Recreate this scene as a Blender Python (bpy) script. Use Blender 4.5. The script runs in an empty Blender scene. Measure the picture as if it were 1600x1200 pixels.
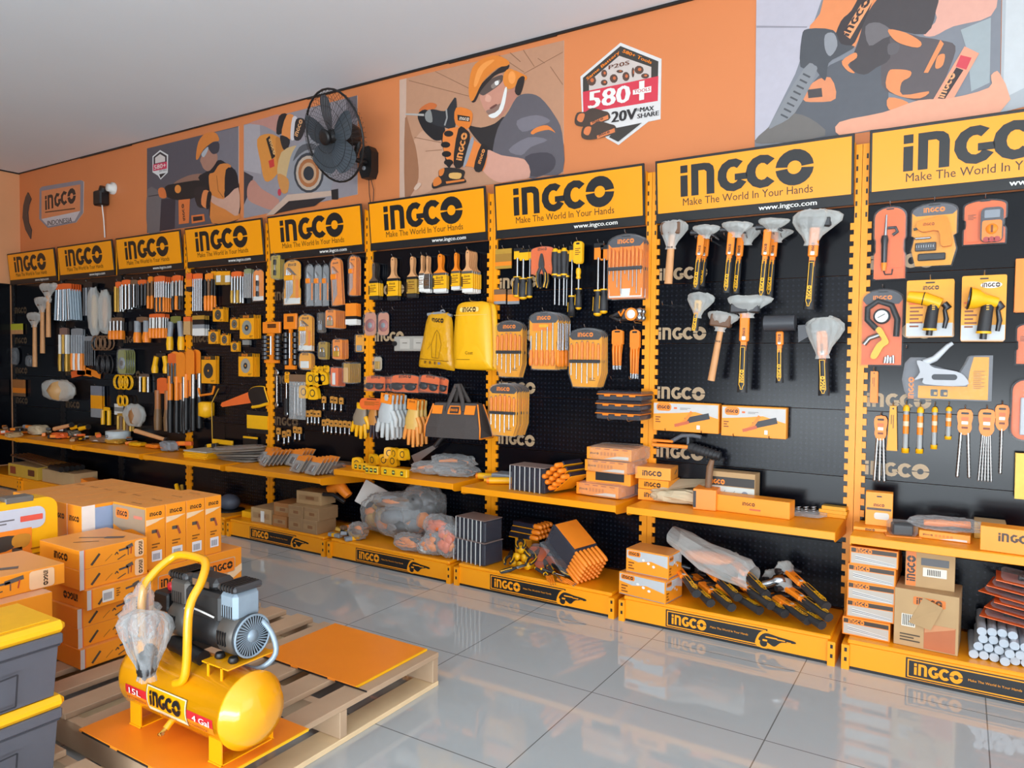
import bpy, math, random
from math import sin, cos, pi, radians as rad
from mathutils import Vector, Matrix, noise
random.seed(11)
SC = bpy.context.scene
COL = SC.collection

# ---------------------------------------------------------------- camera
FPX, YAW, PIT, ROL = 1128.07, .5569, .0337, -.0103
EYE = Vector((8.4064, -3.6472, 1.2702))
FW = Vector((-sin(YAW) * cos(PIT), cos(YAW) * cos(PIT), -sin(PIT)))
_r = Vector((cos(YAW), sin(YAW), 0))
_u = _r.cross(FW)
RT = _r * cos(ROL) - _u * sin(ROL)
UP = _r * sin(ROL) + _u * cos(ROL)
cam = bpy.data.cameras.new('camera')
cam.sensor_width = 36
cam.lens = FPX / 1600 * 36
cam.clip_start = .05
camo = bpy.data.objects.new('camera', cam)
COL.objects.link(camo)
camo.matrix_world = Matrix(((RT.x, UP.x, -FW.x, EYE.x), (RT.y, UP.y, -FW.y, EYE.y), (RT.z, UP.z, -FW.z, EYE.z), (0, 0, 0, 1)))
SC.camera = camo

# ---------------------------------------------------------------- world, lights, exposure
SC.view_settings.view_transform = 'Standard'
SC.view_settings.look = 'None'
SC.view_settings.gamma = 1
SC.view_settings.exposure = -0.33
SC.view_settings.use_curve_mapping = False
SC.cycles.transparent_max_bounces = 24
wd = bpy.data.worlds.new('daylight')
SC.world = wd
wd.use_nodes = True
wbg = wd.node_tree.nodes['Background']
wbg.inputs[0].default_value = (.80, .90, 1.0, 1)
wbg.inputs[1].default_value = 1.3


def area_light(name, loc, target, sx, sy, power, col):
    l = bpy.data.lights.new(name, 'AREA')
    l.shape = 'RECTANGLE'
    l.size, l.size_y, l.energy, l.color = sx, sy, power, col
    o = bpy.data.objects.new(name, l)
    COL.objects.link(o)
    o.location = loc
    o.rotation_euler = (Vector(target) - Vector(loc)).to_track_quat('-Z', 'Y').to_euler()
    return o


sun = bpy.data.lights.new('sun', 'SUN')
sun.energy, sun.angle, sun.color = 11.0, .02, (1, .99, .96)
suno = bpy.data.objects.new('sun', sun)
COL.objects.link(suno)
suno.rotation_euler = (rad(44), 0, rad(-14))
# daylight through the open shop front behind the camera and from its right
area_light('shopfront_daylight', (8.7, -6.8, 1.7), (6.5, 0, 1.0), 6.5, 2.6, 95, (.92, .96, 1))
area_light('ceiling_fill', (8.0, -6.9, .5), (4.5, -1.2, 3.1), 6.5, .9, 390, (.84, .93, 1))  # added lamp that brightens the ceiling, standing in for light off the pavement
area_light('side_daylight', (11.6, -3.2, 1.8), (6.5, -.6, 1.0), 3.4, 2.6, 60, (.93, .97, 1))


# ---------------------------------------------------------------- pixel of the photograph -> point in the place
def ray(u, v):
    return FW + RT * ((u - 800) / FPX) + UP * ((600 - v) / FPX)


def aty(u, v, y):
    r = ray(u, v)
    return EYE + r * ((y - EYE.y) / r.y)


def atz(u, v, z):
    r = ray(u, v)
    return EYE + r * ((z - EYE.z) / r.z)


def atx(u, v, x):
    r = ray(u, v)
    return EYE + r * ((x - EYE.x) / r.x)


# ---------------------------------------------------------------- materials (all procedural)
MATS = {}


def lin(h):
    h = h.lstrip('#')
    c = [int(h[i:i + 2], 16) / 255 for i in (0, 2, 4)]
    return tuple(x / 12.92 if x <= .04045 else ((x + .055) / 1.055) ** 2.4 for x in c)


def mat(name, col, rough=.5, metal=0, var=.12, scale=30, bump=0, spec=.5, coat=0):
    if name in MATS:
        return MATS[name]
    m = bpy.data.materials.new(name)
    m.use_nodes = True
    nt = m.node_tree
    b = nt.nodes['Principled BSDF']
    c = lin(col) if isinstance(col, str) else col
    tc = nt.nodes.new('ShaderNodeTexCoord')
    nz = nt.nodes.new('ShaderNodeTexNoise')
    nz.inputs['Scale'].default_value = scale
    nz.inputs['Detail'].default_value = 3
    nt.links.new(tc.outputs['Object'], nz.inputs['Vector'])
    mx = nt.nodes.new('ShaderNodeMix')
    mx.data_type = 'RGBA'
    mx.inputs[6].default_value = tuple(min(1, x * (1 - var)) for x in c) + (1,)
    mx.inputs[7].default_value = tuple(min(1, x * (1 + var)) for x in c) + (1,)
    nt.links.new(nz.outputs['Fac'], mx.inputs[0])
    nt.links.new(mx.outputs[2], b.inputs['Base Color'])
    b.inputs['Roughness'].default_value = rough
    b.inputs['Metallic'].default_value = metal
    b.inputs['Specular IOR Level'].default_value = spec
    b.inputs['Coat Weight'].default_value = coat
    if bump:
        bp = nt.nodes.new('ShaderNodeBump')
        bp.inputs['Strength'].default_value = bump
        bp.inputs['Distance'].default_value = .004
        nt.links.new(nz.outputs['Fac'], bp.inputs['Height'])
        nt.links.new(bp.outputs['Normal'], b.inputs['Normal'])
    MATS[name] = m
    return m


def clear(name, tint, opac, rough=.12, scale=25, gloss=.9, bump=.25):
    """thin clear plastic: see-through, a little milky, with glints"""
    if name in MATS:
        return MATS[name]
    m = bpy.data.materials.new(name)
    m.use_nodes = True
    nt = m.node_tree
    for n in list(nt.nodes):
        if n.type != 'OUTPUT_MATERIAL':
            nt.nodes.remove(n)
    out = [n for n in nt.nodes if n.type == 'OUTPUT_MATERIAL'][0]
    tr = nt.nodes.new('ShaderNodeBsdfTransparent')
    tr.inputs[0].default_value = (.97, .98, .98, 1)
    p = nt.nodes.new('ShaderNodeBsdfPrincipled')
    p.inputs['Base Color'].default_value = lin(tint) + (1,)
    p.inputs['Roughness'].default_value = rough
    tc = nt.nodes.new('ShaderNodeTexCoord')
    nz = nt.nodes.new('ShaderNodeTexNoise')
    nz.inputs['Scale'].default_value = scale
    nz.inputs['Detail'].default_value = 4
    nt.links.new(tc.outputs['Object'], nz.inputs['Vector'])
    bp = nt.nodes.new('ShaderNodeBump')
    bp.inputs['Strength'].default_value = bump
    bp.inputs['Distance'].default_value = .01
    nt.links.new(nz.outputs['Fac'], bp.inputs['Height'])
    nt.links.new(bp.outputs['Normal'], p.inputs['Normal'])
    lw = nt.nodes.new('ShaderNodeLayerWeight')
    lw.inputs[0].default_value = .35
    mr = nt.nodes.new('ShaderNodeMapRange')
    mr.inputs[1].default_value, mr.inputs[2].default_value = .15, 1
    mr.inputs[3].default_value, mr.inputs[4].default_value = opac, min(1, opac + .45)
    nt.links.new(lw.outputs['Facing'], mr.inputs[0])
    mx = nt.nodes.new('ShaderNodeMixShader')
    nt.links.new(mr.outputs[0], mx.inputs[0])
    nt.links.new(tr.outputs[0], mx.inputs[1])
    nt.links.new(p.outputs[0], mx.inputs[2])
    nt.links.new(mx.outputs[0], out.inputs[0])
    MATS[name] = m
    return m


def M(key):
    """named palette, or '#rrggbb' for a matt printed colour"""
    if key[0] == '#':
        return mat('print_' + key[1:], key, .45, var=.06)
    return MATS[key]


mat('amber', '#f79b06', .38, var=.05, scale=6)
mat('sign_yellow', '#f69b00', .35, var=.03, scale=4)
mat('black', '#141416', .45)
mat('panel_seam', '#0b0c10', .5)
mat('rubber', '#2c2d31', .6, bump=.2, scale=200)
mat('grip', '#2b2b2d', .55, bump=.15, scale=120)
mat('orange', '#f4861c', .4, var=.08)
mat('card', '#f58a24', .42, var=.07)
mat('card_red', '#ec6a2c', .42, var=.07)
mat('card_amber', '#f2a012', .42, var=.07)
mat('yellow', '#f6b40e', .4, var=.07)
mat('chrome', '#b9bbbd', .24, 1, var=.05)
mat('steel', '#9d9c9a', .35, 1, var=.12)
mat('darksteel', '#4a4a4c', .4, .8)
mat('white', '#e6e4de', .5, var=.03)
mat('wood', '#d59a66', .6, var=.2, scale=14)
mat('kraft', '#b8966a', .75, var=.12, scale=12, bump=.2)
mat('paper', '#c9b695', .8, var=.12, scale=10, bump=.4)
mat('gold', '#c79a3c', .4, .3)
mat('brown', '#7a5a40', .6)
mat('red', '#d5252f', .4)
mat('grey', '#8d9196', .45)
mat('box', '#f79820', .42, var=.05, scale=5)
mat('boxtop', '#ea9a4c', .4, var=.06, scale=5)
mat('brush_hair', '#2a2624', .8, bump=.5, scale=300)
mat('navy', '#1d2238', .4)
clear('shell', '#cfd2d6', .05, rough=.08)
clear('bag', '#e6e7e2', .36, rough=.15, scale=40, bump=.5)
clear('bag_thin', '#dadcdc', .2, rough=.14, scale=60, bump=.7)
clear('shrink', '#d8ccc4', .16, rough=.15, scale=14, bump=.6)
clear('smoke', '#5d5f6a', .25, rough=.12)
clear('raincoat', '#f5b21a', .72, rough=.25, scale=18, bump=1.0)


# ---------------------------------------------------------------- mesh builder: collects shapes, links them as ONE mesh object
def T(x=0, y=0, z=0):
    return Matrix.Translation((x, y, z))


def RZ(d):
    return Matrix.Rotation(rad(d), 4, 'Z')


def RX(d):
    return Matrix.Rotation(rad(d), 4, 'X')


def RY(d):
    return Matrix.Rotation(rad(d), 4, 'Y')


class MB:
    def __init__(s, m=None):
        s.v, s.f, s.mi, s.sm, s.ms, s.M = [], [], [], [], [], m

    def at(s, m=None):
        s.M = m
        return s

    def add(s, vs, fs, m, smooth=False):
        m = M(m) if isinstance(m, str) else m
        if m not in s.ms:
            s.ms.append(m)
        k = s.ms.index(m)
        o = len(s.v)
        if s.M is None:
            s.v += [tuple(p) for p in vs]
        else:
            s.v += [tuple(s.M @ Vector(p)) for p in vs]
        for f in fs:
            s.f.append([i + o for i in f])
            s.mi.append(k)
            s.sm.append(smooth)
        return s

    def box(s, x0, x1, y0, y1, z0, z1, m, b=0):
        if not b:
            return s.add([(x, y, z) for x in (x0, x1) for y in (y0, y1) for z in (z0, z1)],
                         [(0, 1, 3, 2), (4, 6, 7, 5), (0, 4, 5, 1), (2, 3, 7, 6), (0, 2, 6, 4), (1, 5, 7, 3)], m)
        b = min(b, (x1 - x0) * .45, (y1 - y0) * .45, (z1 - z0) * .45)
        vs, ix = [], {}
        for a, X in enumerate((x0, x1)):
            for c, Y in enumerate((y0, y1)):
                for e, Z in enumerate((z0, z1)):
                    sx, sy, sz = (b, -b)[a], (b, -b)[c], (b, -b)[e]
                    for k, p in enumerate(((X, Y + sy, Z + sz), (X + sx, Y, Z + sz), (X + sx, Y + sy, Z))):
                        ix[a, c, e, k] = len(vs)
                        vs.append(p)
        g = lambda *q: ix[q]
        fs = []
        for a in (0, 1):
            fs.append([g(a, 0, 0, 0), g(a, 1, 0, 0), g(a, 1, 1, 0), g(a, 0, 1, 0)])
            fs.append([g(0, a, 0, 1), g(1, a, 0, 1), g(1, a, 1, 1), g(0, a, 1, 1)])
            fs.append([g(0, 0, a, 2), g(1, 0, a, 2), g(1, 1, a, 2), g(0, 1, a, 2)])
            for c in (0, 1):
                fs.append([g(a, c, 0, 0), g(a, c, 1, 0), g(a, c, 1, 1), g(a, c, 0, 1)])
                fs.append([g(a, 0, c, 0), g(a, 1, c, 0), g(a, 1, c, 2), g(a, 0, c, 2)])
                fs.append([g(0, a, c, 1), g(1, a, c, 1), g(1, a, c, 2), g(0, a, c, 2)])
                for e in (0, 1):
                    fs.append([g(a, c, e, 0), g(a, c, e, 1), g(a, c, e, 2)])
        return s.add(vs, fs, m)

    def prism(s, poly, y0, y1, m, side=None, smooth=False):
        n = len(poly)
        s.add([(x, y0, z) for x, z in poly], [list(range(n))], m)
        s.add([(x, y1, z) for x, z in poly], [list(range(n))[::-1]], side or m)
        s.add([(x, y, z) for y in (y0, y1) for x, z in poly], [(i, (i + 1) % n, n + (i + 1) % n, n + i) for i in range(n)], side or m, smooth)
        return s

    def flat(s, poly, y, m):
        return s.add([(x, y, z) for x, z in poly], [list(range(len(poly)))], m)

    def dome(s, poly, y0, d, m, k=.82):
        """blister bubble: outline at y0 rising to a shrunken outline at y0-d"""
        n = len(poly)
        cx = sum(p[0] for p in poly) / n
        cz = sum(p[1] for p in poly) / n
        q = [(cx + (x - cx) * k, cz + (z - cz) * k) for x, z in poly]
        q1 = [(cx + (x - cx) * (k + 1) / 2, cz + (z - cz) * (k + 1) / 2) for x, z in poly]
        vs = [(x, y0, z) for x, z in poly] + [(x, y0 - d * .7, z) for x, z in q1] + [(x, y0 - d, z) for x, z in q]
        fs = [(a * n + i, a * n + (i + 1) % n, (a + 1) * n + (i + 1) % n, (a + 1) * n + i) for a in (0, 1) for i in range(n)]
        s.add(vs, fs, m, True)
        return s.add(vs[2 * n:], [list(range(n))], m)

    def cyl(s, p0, p1, r0, m, r1=None, n=10, cap=True, smooth=True):
        return s.tube([p0, p1], [r0, r0 if r1 is None else r1], m, n, cap, smooth)

    def tube(s, pts, r, m, n=8, cap=True, smooth=True, loop=False, flatten=None):
        pts = [Vector(p) for p in pts]
        k = len(pts)
        rs = r if isinstance(r, (list, tuple)) else [r] * k
        vs, fs = [], []
        up = None
        for i, p in enumerate(pts):
            a = pts[(i - 1) % k] if (loop or i > 0) else p
            b = pts[(i + 1) % k] if (loop or i < k - 1) else p
            d = (b - a).normalized() if (b - a).length > 1e-9 else Vector((0, 0, 1))
            if up is None:
                up = Vector((0, 0, 1)) if abs(d.z) < .9 else Vector((0, 1, 0))
            x = d.cross(up)
            if x.length < 1e-6:
                x = d.cross(Vector((1, .3, .2)))
            x.normalize()
            y = x.cross(d).normalized()
            up = y
            for j in range(n):
                t = 2 * pi * (j + .5) / n
                o = x * cos(t) * rs[i] + y * sin(t) * rs[i]
                if flatten:
                    o = Vector((o.x * flatten[0], o.y * flatten[1], o.z * flatten[2]))
                vs.append(p + o)
        for i in range(k if loop else k - 1):
            i2 = (i + 1) % k
            for j in range(n):
                fs.append((i * n + j, i * n + (j + 1) % n, i2 * n + (j + 1) % n, i2 * n + j))
        s.add(vs, fs, m, smooth)
        if cap and not loop:
            s.add(vs[:n], [list(range(n))[::-1]], m)
            s.add(vs[-n:], [list(range(n))], m)
        return s

    def lathe(s, prof, m, c=(0, 0, 0), axis='z', n=16, smooth=True):
        vs = []
        for r, t in prof:
            for j in range(n):
                a = 2 * pi * j / n
                x, y = r * cos(a), r * sin(a)
                vs.append({'z': (c[0] + x, c[1] + y, c[2] + t), 'x': (c[0] + t, c[1] + x, c[2] + y), 'y': (c[0] + x, c[1] + t, c[2] + y)}[axis])
        k = len(prof)
        fs = [(i * n + j, i * n + (j + 1) % n, (i + 1) * n + (j + 1) % n, (i + 1) * n + j) for i in range(k - 1) for j in range(n)]
        s.add(vs, fs, m, smooth)
        if prof[0][0] > 1e-6:
            s.add(vs[:n], [list(range(n))], m)
        if prof[-1][0] > 1e-6:
            s.add(vs[-n:], [list(range(n))], m)
        return s

    def ell(s, c, r, m, n=12, k=8, amp=0, fr=3, seed=0, smooth=True, ridge=False, box=1):
        """ellipsoid; amp>0 crumples it with noise"""
        vs, fs = [], []
        for i in range(k + 1):
            t = pi * i / k
            for j in range(n):
                a = 2 * pi * j / n
                d = Vector((sin(t) * cos(a), sin(t) * sin(a), cos(t)))
                q = 1
                if amp:
                    w = noise.noise(d * fr + Vector((seed, seed * .7, -seed)))
                    w2 = noise.noise(d * fr * 2.3 + Vector((seed, 9, seed)))
                    q = 1 + amp * ((1 - 2 * abs(w)) * .7 + w2 * .6 if ridge else w + .5 * w2)
                if box != 1:
                    d = Vector([math.copysign(abs(t_) ** box, t_) for t_ in d])
                vs.append((c[0] + d.x * r[0] * q, c[1] + d.y * r[1] * q, c[2] + d.z * r[2] * q))
        for i in range(k):
            for j in range(n):
                fs.append((i * n + j, i * n + (j + 1) % n, (i + 1) * n + (j + 1) % n, (i + 1) * n + j))
        return s.add(vs, fs, m, smooth)

    def drape(s, c, w, h, d, m, seed=0, tip=.25, n=40, fa=1):
        """thin bag drawn over something: broad creased top with a tip, folds running down to a gathered neck"""
        ks = ((0, .55), (.05, .86), (.14, 1.0), (.3, .98), (.5, .78), (.72, .5), (.9, .34), (1, .40))
        vs = []
        for t, k in ks:
            for j in range(n):
                a = 2 * pi * j / n
                f = 1 + fa * .24 * noise.noise(Vector((cos(a) * 3.2, sin(a) * 3.2, seed + t * 1.1))) + fa * .17 * (1 - 2 * abs(noise.noise(Vector((cos(a) * 7, sin(a) * 7, seed + 5 + t * .8)))))
                q = tip * max(0, cos(a - .35)) ** 6 * (1 - abs(t - .2) * 2.2 if t < .6 else 0)
                vs.append((c[0] + w / 2 * (k * f + q) * cos(a), c[1] + d / 2 * k * f * sin(a), c[2] - h * (t + .10 * noise.noise(Vector((cos(a) * 2, sin(a) * 2, seed - t))) * (1 - t))))
        r = len(ks)
        s.add(vs, [(i * n + j, i * n + (j + 1) % n, (i + 1) * n + (j + 1) % n, (i + 1) * n + j) for i in range(r - 1) for j in range(n)], m, True)
        return s.add(vs[:n], [list(range(n))], m)

    def line(s, pts, w, y, m):
        """flat stroke in the XZ plane"""
        for (x0, z0), (x1, z1) in zip(pts, pts[1:]):
            dx, dz = x1 - x0, z1 - z0
            L = math.hypot(dx, dz) or 1
            nx, nz = -dz / L * w / 2, dx / L * w / 2
            s.flat([(x0 - nx, z0 - nz), (x1 - nx, z1 - nz), (x1 + nx, z1 + nz), (x0 + nx, z0 + nz)], y, m)
        return s

    def mesh(s, name):
        me = bpy.data.meshes.new(name)
        me.from_pydata(s.v, [], s.f)
        me.polygons.foreach_set('material_index', s.mi)
        me.polygons.foreach_set('use_smooth', s.sm)
        for m in s.ms:
            me.materials.append(m)
        me.update()
        return me


# ---------------------------------------------------------------- outlines
def rr(w, h, r, cx=0, cz=0, n=4):
    r = min(r, w / 2 - 1e-5, h / 2 - 1e-5)
    out = []
    for qx, qz, a0 in ((1, 1, 0), (-1, 1, 90), (-1, -1, 180), (1, -1, 270)):
        for i in range(n + 1):
            a = rad(a0 + 90 * i / n)
            out.append((cx + qx * (w / 2 - r) + r * cos(a), cz + qz * (h / 2 - r) + r * sin(a)))
    return out


def oval(rx, rz, cx=0, cz=0, n=20, a0=0, a1=360):
    k = n if abs(a1 - a0) >= 360 else n + 1
    return [(cx + rx * cos(rad(a0 + (a1 - a0) * i / n)), cz + rz * sin(rad(a0 + (a1 - a0) * i / n))) for i in range(k)]


def spline(p, k=4, closed=True):
    n = len(p)
    out = []
    rng = range(n) if closed else range(n - 1)
    for i in rng:
        g = (lambda j: p[j % n]) if closed else (lambda j: p[min(max(j, 0), n - 1)])
        a, b, c, d = g(i - 1), g(i), g(i + 1), g(i + 2)
        for s in range(k):
            t = s / k
            out.append(tuple(.5 * (2 * b[q] + (c[q] - a[q]) * t + (2 * a[q] - 5 * b[q] + 4 * c[q] - d[q]) * t * t + (3 * b[q] - a[q] - 3 * c[q] + d[q]) * t ** 3) for q in range(len(b))))
    if not closed:
        out.append(tuple(p[-1]))
    return out


# ---------------------------------------------------------------- the shop's word mark and small lettering, as flat polygons
def arc_strip(cx, cz, ro, ri, a0, a1, n):
    o = [(cx + ro[0] * cos(rad(a0 + (a1 - a0) * i / n)), cz + ro[1] * sin(rad(a0 + (a1 - a0) * i / n))) for i in range(n + 1)]
    i_ = [(cx + ri[0] * cos(rad(a0 + (a1 - a0) * i / n)), cz + ri[1] * sin(rad(a0 + (a1 - a0) * i / n))) for i in range(n + 1)]
    return [[o[i], o[i + 1], i_[i + 1], i_[i]] for i in range(n)]


def mark_polys(n):
    P = [[(0, 0), (.2, 0), (.2, .68), (0, .68)], [(0, .76), (.2, .76), (.2, 1), (0, 1)]]
    P += [[(.3, 0), (.5, 0), (.5, 1), (.3, 1)], [(.5, .78), (.66, .78), (.72, .72), (.93, .72), (.9, .87), (.8, .97), (.66, 1), (.5, 1)], [(.72, 0), (.93, 0), (.93, .72), (.72, .72)]]
    P += arc_strip(1.42, .5, (.41, .51), (.17, .26), 50, 330, n) + [[(1.47, .33), (1.79, .33), (1.79, .53), (1.47, .53)]]
    P += arc_strip(2.17, .5, (.42, .51), (.17, .26), 42, 318, n)
    P += arc_strip(2.96, .5, (.46, .54), (.17, .2), 5, 175, n) + arc_strip(2.96, .5, (.46, .54), (.17, .2), 185, 355, n)
    return P


MARK = {n: mark_polys(n) for n in (3, 5, 10)}


def logo(mb, cx, cz, w, y, m, n=5, hk=1.0, lean=0):
    k = w / 3.42
    for p in MARK[n]:
        mb.flat([(cx + (a - 1.71) * k + lean * (b - .5) * k, cz + (b - .5) * k * hk) for a, b in p], y, m)


TXT = {}


def text_geo(t):
    if t not in TXT:
        c = bpy.data.curves.new('lettering', 'FONT')
        c.body = t
        c.resolution_u = 2
        o = bpy.data.objects.new('lettering', c)
        me = bpy.data.meshes.new_from_object(o)
        vs = [tuple(v.co) for v in me.vertices]
        fs = [tuple(p.vertices) for p in me.polygons]
        x0, x1 = min(v[0] for v in vs), max(v[0] for v in vs)
        TXT[t] = ([((v[0] - x0) / (x1 - x0), v[1] / (x1 - x0)) for v in vs], fs, max(v[1] for v in vs) / (x1 - x0))
        bpy.data.meshes.remove(me)
        bpy.data.objects.remove(o)
        bpy.data.curves.remove(c)
    return TXT[t]


def text(mb, t, x0, z0, w, y, m, h=None, bold=0, lean=0):
    """lettering with left end of its baseline at (x0,z0), w wide; h sets the cap height"""
    vs, fs, ch = text_geo(t)
    k = 1 if h is None else h / (ch * w)
    for d in ((0,) if not bold else (-bold, bold)):
        mb.add([(x0 + a * w + d + lean * b * w * k, y - (.00006 if d > 0 else 0), z0 + b * w * k) for a, b in vs], fs, m)


# ---------------------------------------------------------------- things, parts
def tag(o, label=None, cat=None, group=None, kind=None):
    for k, v in (('label', label), ('category', cat), ('group', group), ('kind', kind)):
        if v:
            o[k] = v
    return o


def link(name, me, parent=None):
    o = bpy.data.objects.new(name, me)
    COL.objects.link(o)
    if parent:
        o.parent = parent
    return o


def put(mb, name, parent=None, label=None):
    return tag(link(name, mb.mesh(name), parent), label)


def empty(name, loc=(0, 0, 0), rot=None, parent=None):
    o = bpy.data.objects.new(name, None)
    o.empty_display_size = .05
    COL.objects.link(o)
    o.location = loc
    if rot:
        o.rotation_euler = [rad(a) for a in rot]
    if parent:
        o.parent = parent
    return o


def struct(mb, name):
    return tag(put(mb, name), kind='structure')


PROTO = {}


def make(name, parts, loc, rot=None, label=None, cat=None, group=None, key=None):
    """one thing: an Empty with its parts, or a lone mesh. parts = [(name, MB, label, [subparts])] or a function giving it; key shares meshes"""
    if key is None or key not in PROTO:
        ps = parts() if callable(parts) else parts
        ps = [tuple(p) + (None,) * (4 - len(p)) for p in ps]
        ps = [(p[0], p[1].mesh(p[0]), p[2], [(q[0], q[1].mesh(q[0])) for q in p[3] or []]) for p in ps if p[1].v]
        if key is not None:
            PROTO[key] = ps
    else:
        ps = PROTO[key]
    if len(ps) == 1 and not ps[0][3]:
        o = link(name, ps[0][1])
        o.location = loc
        if rot:
            o.rotation_euler = [rad(a) for a in rot]
    else:
        o = empty(name, loc, rot)
        for n, me, lb, subs in ps:
            c = tag(link(n, me, o), lb)
            for sn, sm in subs:
                link(sn, sm, c)
    if FIT:
        fit(o)
    return tag(o, label, cat, group)


FIT = []          # filled with shelf heights once the racks stand; from then on goods are kept clear of back panels, shelves and bases


def fit(o):
    M = Matrix.Translation(o.location) @ o.rotation_euler.to_matrix().to_4x4()
    ms = [c.data for c in [o] + list(o.children) if c.type == 'MESH']
    vs = [M @ v.co for me in ms for v in me.vertices]
    if not vs or o.location.y < -.5 or o.location.x > 9.2:
        return
    my, mz = max(v.y for v in vs), min(v.z for v in vs)
    if my > -.0022:
        o.location.y -= my + .0022
    i = min(9, max(1, int(o.location.x) + 1))
    zs, z = FIT[0][i], o.location.z
    if zs - .008 <= z < zs + .25 and zs - .06 < mz < zs + .0006:
        o.location.z += zs + .0006 - mz
    elif z < zs - .06 and mz < .1231:
        o.location.z += .1231 - mz
# ================================================================ the room
ZC, YW = 3.16, .08


def floor_mat():
    m = mat('floor_tile', '#b3b9ba', .045, var=.025, scale=2.5)
    nt = m.node_tree
    b = nt.nodes['Principled BSDF']
    base = b.inputs['Base Color'].links[0].from_socket
    tc = nt.nodes.new('ShaderNodeTexCoord')
    mp = nt.nodes.new('ShaderNodeMapping')
    mp.inputs['Location'].default_value = (-7.236 + .64 * 20, 1.166 + .63 * 20, 0)
    bk = nt.nodes.new('ShaderNodeTexBrick')
    bk.offset = 0
    for i, v in (('Scale', 1), ('Mortar Size', .0022), ('Brick Width', .64), ('Row Height', .63), ('Mortar Smooth', .1)):
        bk.inputs[i].default_value = v
    nt.links.new(tc.outputs['Object'], mp.inputs[0])
    nt.links.new(mp.outputs[0], bk.inputs['Vector'])
    mx = nt.nodes.new('ShaderNodeMix')
    mx.data_type = 'RGBA'
    nt.links.new(bk.outputs['Fac'], mx.inputs[0])
    nt.links.new(base, mx.inputs[6])
    mx.inputs[7].default_value = lin('#6f716e') + (1,)
    nt.links.new(mx.outputs[2], b.inputs['Base Color'])
    b.inputs['IOR'].default_value = 1.75
    return m


def panel_mat():
    """navy-black pegboard sheet with a grid of punched holes"""
    m = mat('pegboard', '#090b12', .2, var=.12, scale=3, spec=.2)
    nt = m.node_tree
    b = nt.nodes['Principled BSDF']
    base = b.inputs['Base Color'].links[0].from_socket
    tc = nt.nodes.new('ShaderNodeTexCoord')
    sx = nt.nodes.new('ShaderNodeSeparateXYZ')
    nt.links.new(tc.outputs['Object'], sx.inputs[0])

    def op(o, a, bb=None):
        n = nt.nodes.new('ShaderNodeMath')
        n.operation = o
        for i, q in enumerate((a, bb)):
            if q is None:
                continue
            if hasattr(q, 'is_linked'):
                nt.links.new(q, n.inputs[i])
            else:
                n.inputs[i].default_value = q
        return n.outputs[0]
    fx = op('SUBTRACT', op('FRACT', op('MULTIPLY', sx.outputs['X'], 40)), .5)
    fz = op('SUBTRACT', op('FRACT', op('MULTIPLY', sx.outputs['Z'], 40)), .5)
    d = op('SQRT', op('ADD', op('MULTIPLY', fx, fx), op('MULTIPLY', fz, fz)))
    hole = op('LESS_THAN', d, .2)
    mx = nt.nodes.new('ShaderNodeMix')
    mx.data_type = 'RGBA'
    nt.links.new(hole, mx.inputs[0])
    nt.links.new(base, mx.inputs[6])
    mx.inputs[7].default_value = lin('#191c24') + (1,)
    nt.links.new(mx.outputs[2], b.inputs['Base Color'])
    return m


floor_mat()
panel_mat()
mat('panel_plain', '#090b11', .18, var=.12, scale=3, spec=.22)
mat('wall_orange', '#d6804b', .55, var=.05, scale=2.5, bump=.05)
mat('wall_peach', '#e0a070', .6, var=.05, scale=2.5)
mat('ceiling_white', '#e3e9ef', .8, var=.03, scale=1.2)
struct(MB().box(-2, 12.2, -7.2, .2, -.1, 0, MATS['floor_tile']), 'floor')
struct(MB().box(-2, 12.2, -7.2, .2, ZC, ZC + .1, MATS['ceiling_white']), 'ceiling')
struct(MB().box(-.1, 12.2, YW, YW + .12, 0, ZC, MATS['wall_orange']), 'wall_back')
struct(MB().box(-.12, 0, -7.2, YW, 0, ZC, MATS['wall_peach']), 'wall_left')
mb = MB()
xs = [0]
while xs[-1] < 12.1:
    xs.append(xs[-1] + random.uniform(.3, .9))
for a, b in zip(xs, xs[1:]):
    k = random.uniform(.006, .02)
    mb.box(a, b, YW - .014, YW, ZC - k, ZC, 'black')
struct(mb, 'shadow_gap_1')  # black strip painted in for the dark shadow gap under the ceiling
mb = MB()
mb.box(0, .012, -3.2, YW, ZC - .012, ZC, 'black')
struct(mb, 'shadow_gap_2')  # same shadow gap as a black strip along the left wall
# unseen shop front behind the camera: lintel, left part closed to darken the racks
mb = MB()
mb.box(-.1, 5.2, -7.2, -7.05, 0, ZC, mat('wall_grey', '#8d8a86', .7, scale=3))
mb.box(5.2, 12.2, -7.2, -7.05, 3.0, ZC, MATS['wall_grey'])
struct(mb, 'wall_front')
struct(MB().box(-4, 16, -16, -7.2, -.12, -.02, mat('pavement', '#b9b6ae', .9, scale=4)), 'pavement')  # unseen ground outside, added to bounce sunlight up onto the ceiling

# ================================================================ display racks along the wall
ORD = ['', 'first', 'second', 'third', 'fourth', 'fifth', 'sixth', 'seventh', 'eighth', 'ninth']
ZS = {}


def upright(x0, side, col='amber'):
    """slotted post: strip with comb of lugs on its outer edge and a foot"""
    mb = MB()
    a, b = (x0, x0 + .027)
    mb.box(a, b, -.012, .03, 0, 2.262, col)
    z = .20
    while z < 1.93:
        e0, e1 = (b, b + .016) if side > 0 else (a - .016, a)
        mb.box(e0, e1, -.010, .004, z, z + .030, col)
        z += .0525
    while z < 2.24:
        mb.box((a + .016) if side > 0 else (a + .003), (a + .024) if side > 0 else (a + .011), -.0126, -.011, z, z + .022, 'black')
        z += .0525
    return mb


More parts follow.
